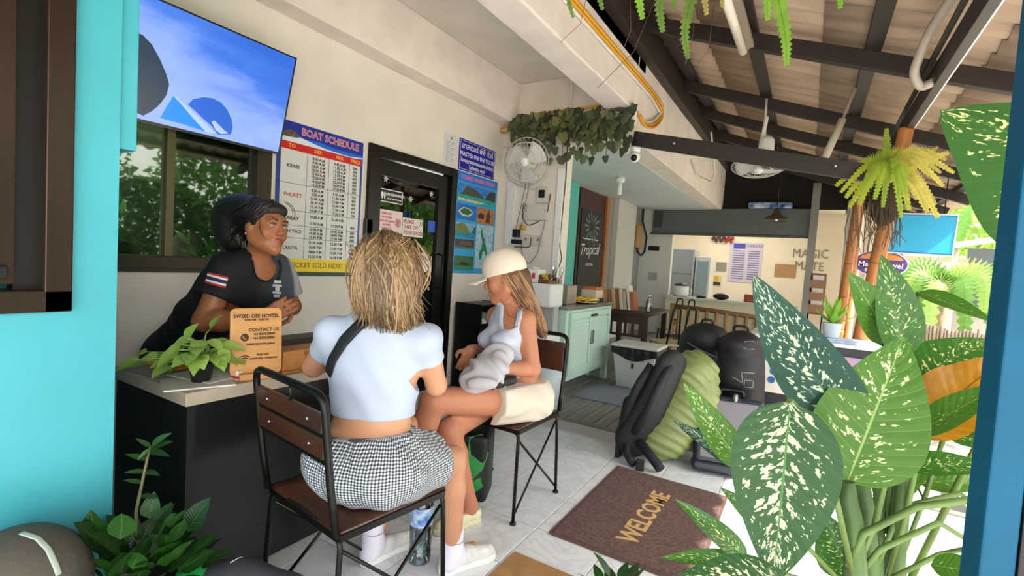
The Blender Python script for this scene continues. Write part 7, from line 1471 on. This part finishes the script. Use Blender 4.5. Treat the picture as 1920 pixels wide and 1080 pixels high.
def shirtcol(V):
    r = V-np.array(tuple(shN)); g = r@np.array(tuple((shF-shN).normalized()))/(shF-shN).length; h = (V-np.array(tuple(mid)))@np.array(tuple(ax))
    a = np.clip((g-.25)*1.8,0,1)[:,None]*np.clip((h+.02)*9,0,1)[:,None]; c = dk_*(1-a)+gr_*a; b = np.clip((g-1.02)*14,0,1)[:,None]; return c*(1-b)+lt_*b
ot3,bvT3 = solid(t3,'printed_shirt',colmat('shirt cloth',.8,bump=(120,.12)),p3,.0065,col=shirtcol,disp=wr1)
col_ = []
for i in range(17):
    a = math.pi*(1.08-1.16*i/16); q = nkb+fr3*.05+ax*.05; d = (shF-shN).normalized()*math.cos(a)*-1; e = (fr3*.75-ax*.75).normalized(); p,nn = near(bvT3,q+(d*.075+e*.085*math.sin(a)) if True else q,.003); col_.append((p,nn))
ribbon(p3,'collar',[c[0] for c in col_],[c[1] for c in col_],.016,mat('collar black','#0b0c0f',.8),.003)
tr3 = SDF()
for dy in (-.09,.09): tr3.cap(hip+V3(0,dy,-.05),V3(hip.x+.02,hip.y+dy,.46),.115,.085,k=.03).cap(V3(hip.x+.02,hip.y+dy,.46),V3(hip.x-.03,hip.y+dy,.10),.085,.07,k=.03)
tr3.cut(V3(0,0,.07),(0,0,-1)); solid(tr3,'trousers',mat('black trousers','#101114',.8),p3,.01)
def patch(parent,name,pxs,bvh,m_,lift=.0025,sub=4):
    """flat print hugging a built surface; corners tl,tr,br,bl in image"""
    tl,tr,br_,bl_ = pxs; mb = MB(); G_ = []
    for i in range(sub+1):
        for j in range(sub+1):
            u,v = j/sub,i/sub; x = (tl[0]*(1-u)+tr[0]*u)*(1-v)+(bl_[0]*(1-u)+br_[0]*u)*v; y = (tl[1]*(1-u)+tr[1]*u)*(1-v)+(bl_[1]*(1-u)+br_[1]*u)*v; p,_n = hit(bvh,x,y,lift)
            if p is None: return
            G_.append(p)
    mb.add(G_,[(i*(sub+1)+j,i*(sub+1)+j+1,(i+1)*(sub+1)+j+1,(i+1)*(sub+1)+j) for i in range(sub) for j in range(sub)],True); return mb.build(name,m_,parent)
def lerp2(a,b,t): return (a[0]+(b[0]-a[0])*t,a[1]+(b[1]-a[1])*t)
TL,TR,BR,BL = (391,510),(428,520),(422,540),(385,530)
for k,(a,b,cn_) in enumerate(((0,.17,'#b3262f'),(.17,.34,'#d8d5d6'),(.34,.66,'#22264f'),(.66,.83,'#d8d5d6'),(.83,1,'#b3262f'))):
    patch(p3,'flag_stripe',(lerp2(TL,BL,a),lerp2(TR,BR,a),lerp2(TR,BR,b),lerp2(TL,BL,b)),bvT3,mat('flag '+cn_,cn_,.8),.003)
mw_ = mat('emblem white','#c4c8cc',.8)
for q in (((514,526),(526,526),(527,531),(513,531)),((511,533),(528,534),(527,538),(510,537)),((515,538),(523,538),(523,546),(515,546)),((510,546),(527,547),(526,551),(510,550)),((512,552),(524,552),(523,557),(512,557))): patch(p3,'emblem_print',q,bvT3,mw_,.003,2)
# dark hair tied in a loose bunch
m_dark = hairmat('dark hair','#14100e','#0a0807','#241a16'); hm = SDF(); hm.ell(LF3(0,-.03,.035),(.086,.092,.088),RF3,k=.03).ell(LF3(0,.035,.075),(.07,.05,.035),RF3,k=.03)
hm.ell(at(440,412,2.2),(.095,.095,.105),k=.05).ell(at(445,446,2.2),(.075,.075,.08),k=.05).ell(at(462,402,2.19),(.08,.08,.085),k=.05).ell(at(464,440,2.2),(.05,.05,.06),k=.04)
oh3,bvH3 = solid(hm,'hair_mass',mat('dark base','#100c0a',.45,bump=(40,.4),stretch=(5,5,1)),p3,.007)
random.seed(12); G = []
for i in range(110):
    e = random.random(); x0 = 530-28*e+random.uniform(-4,4); y0 = 372+random.uniform(-8,10)-6*e; t = random.random(); xe = 425+40*t; ye = 378+78*random.random(); pts = []
    for s in range(6):
        u = s/5; x = x0+(xe-x0)*u; y = y0+(ye-y0)*u-20*math.sin(math.pi*u)*(.6-e*.5); p,nn = hit(bvH3,x,y,.002+.004*random.random())
        if p is not None: pts.append(p)
    if len(pts) > 3: G.append((pts,random.uniform(.0025,.005),random.random()))
for i in range(170):
    a = random.uniform(0,6.28); c = at(440,418,2.19); d = Vector((math.cos(a),math.sin(a)*.8,math.sin(a*1.7)*.8)); G.append(([c+d*.04,c+d*.08+V3(0,0,.02),c+d*.095+V3(0,0,-.02),c+d*.09+V3(0,0,-.06)],random.uniform(.003,.006),random.random()))
for dx in (0,4): G.append(([hit(bvH3,532+dx,378,.004)[0] or at(532+dx,378,2.05),at(543+dx,386,2.10),at(549+dx,398,2.10),at(547+dx,414,2.11)],.0016,.6))
G.append(([LF3(.066,.05,.05),LF3(.072,.055,.0),LF3(.066,.07,-.04),LF3(.05,.085,-.07)],.0014,.5))
locks(p3,'hair_locks',G,m_dark,12)
MB().ell(LF3(.074,-.02,-.04),(.004,.004,.008),8,6).build('earring',mat('silver stud','#b8b8b8',.3,metal=.9),p3)
# ================================================================== kitchen lamp (fluorescent panel under the kitchen ceiling)
lm = thing('ceiling_lamp', 'square white ceiling lamp lighting the kitchen behind the serving hatch', 'lamp', (-1.5, 11.6, 2.70))
MB().bb(-1.9, -1.1, 11.3, 11.9, 2.70, 2.75).build('housing', m_white, lm, bevel=.006)
ko = bpy.data.objects.new('lamp_light', kl); COL.objects.link(ko); ko.parent = lm; ko.location = (0, 0, -.03)
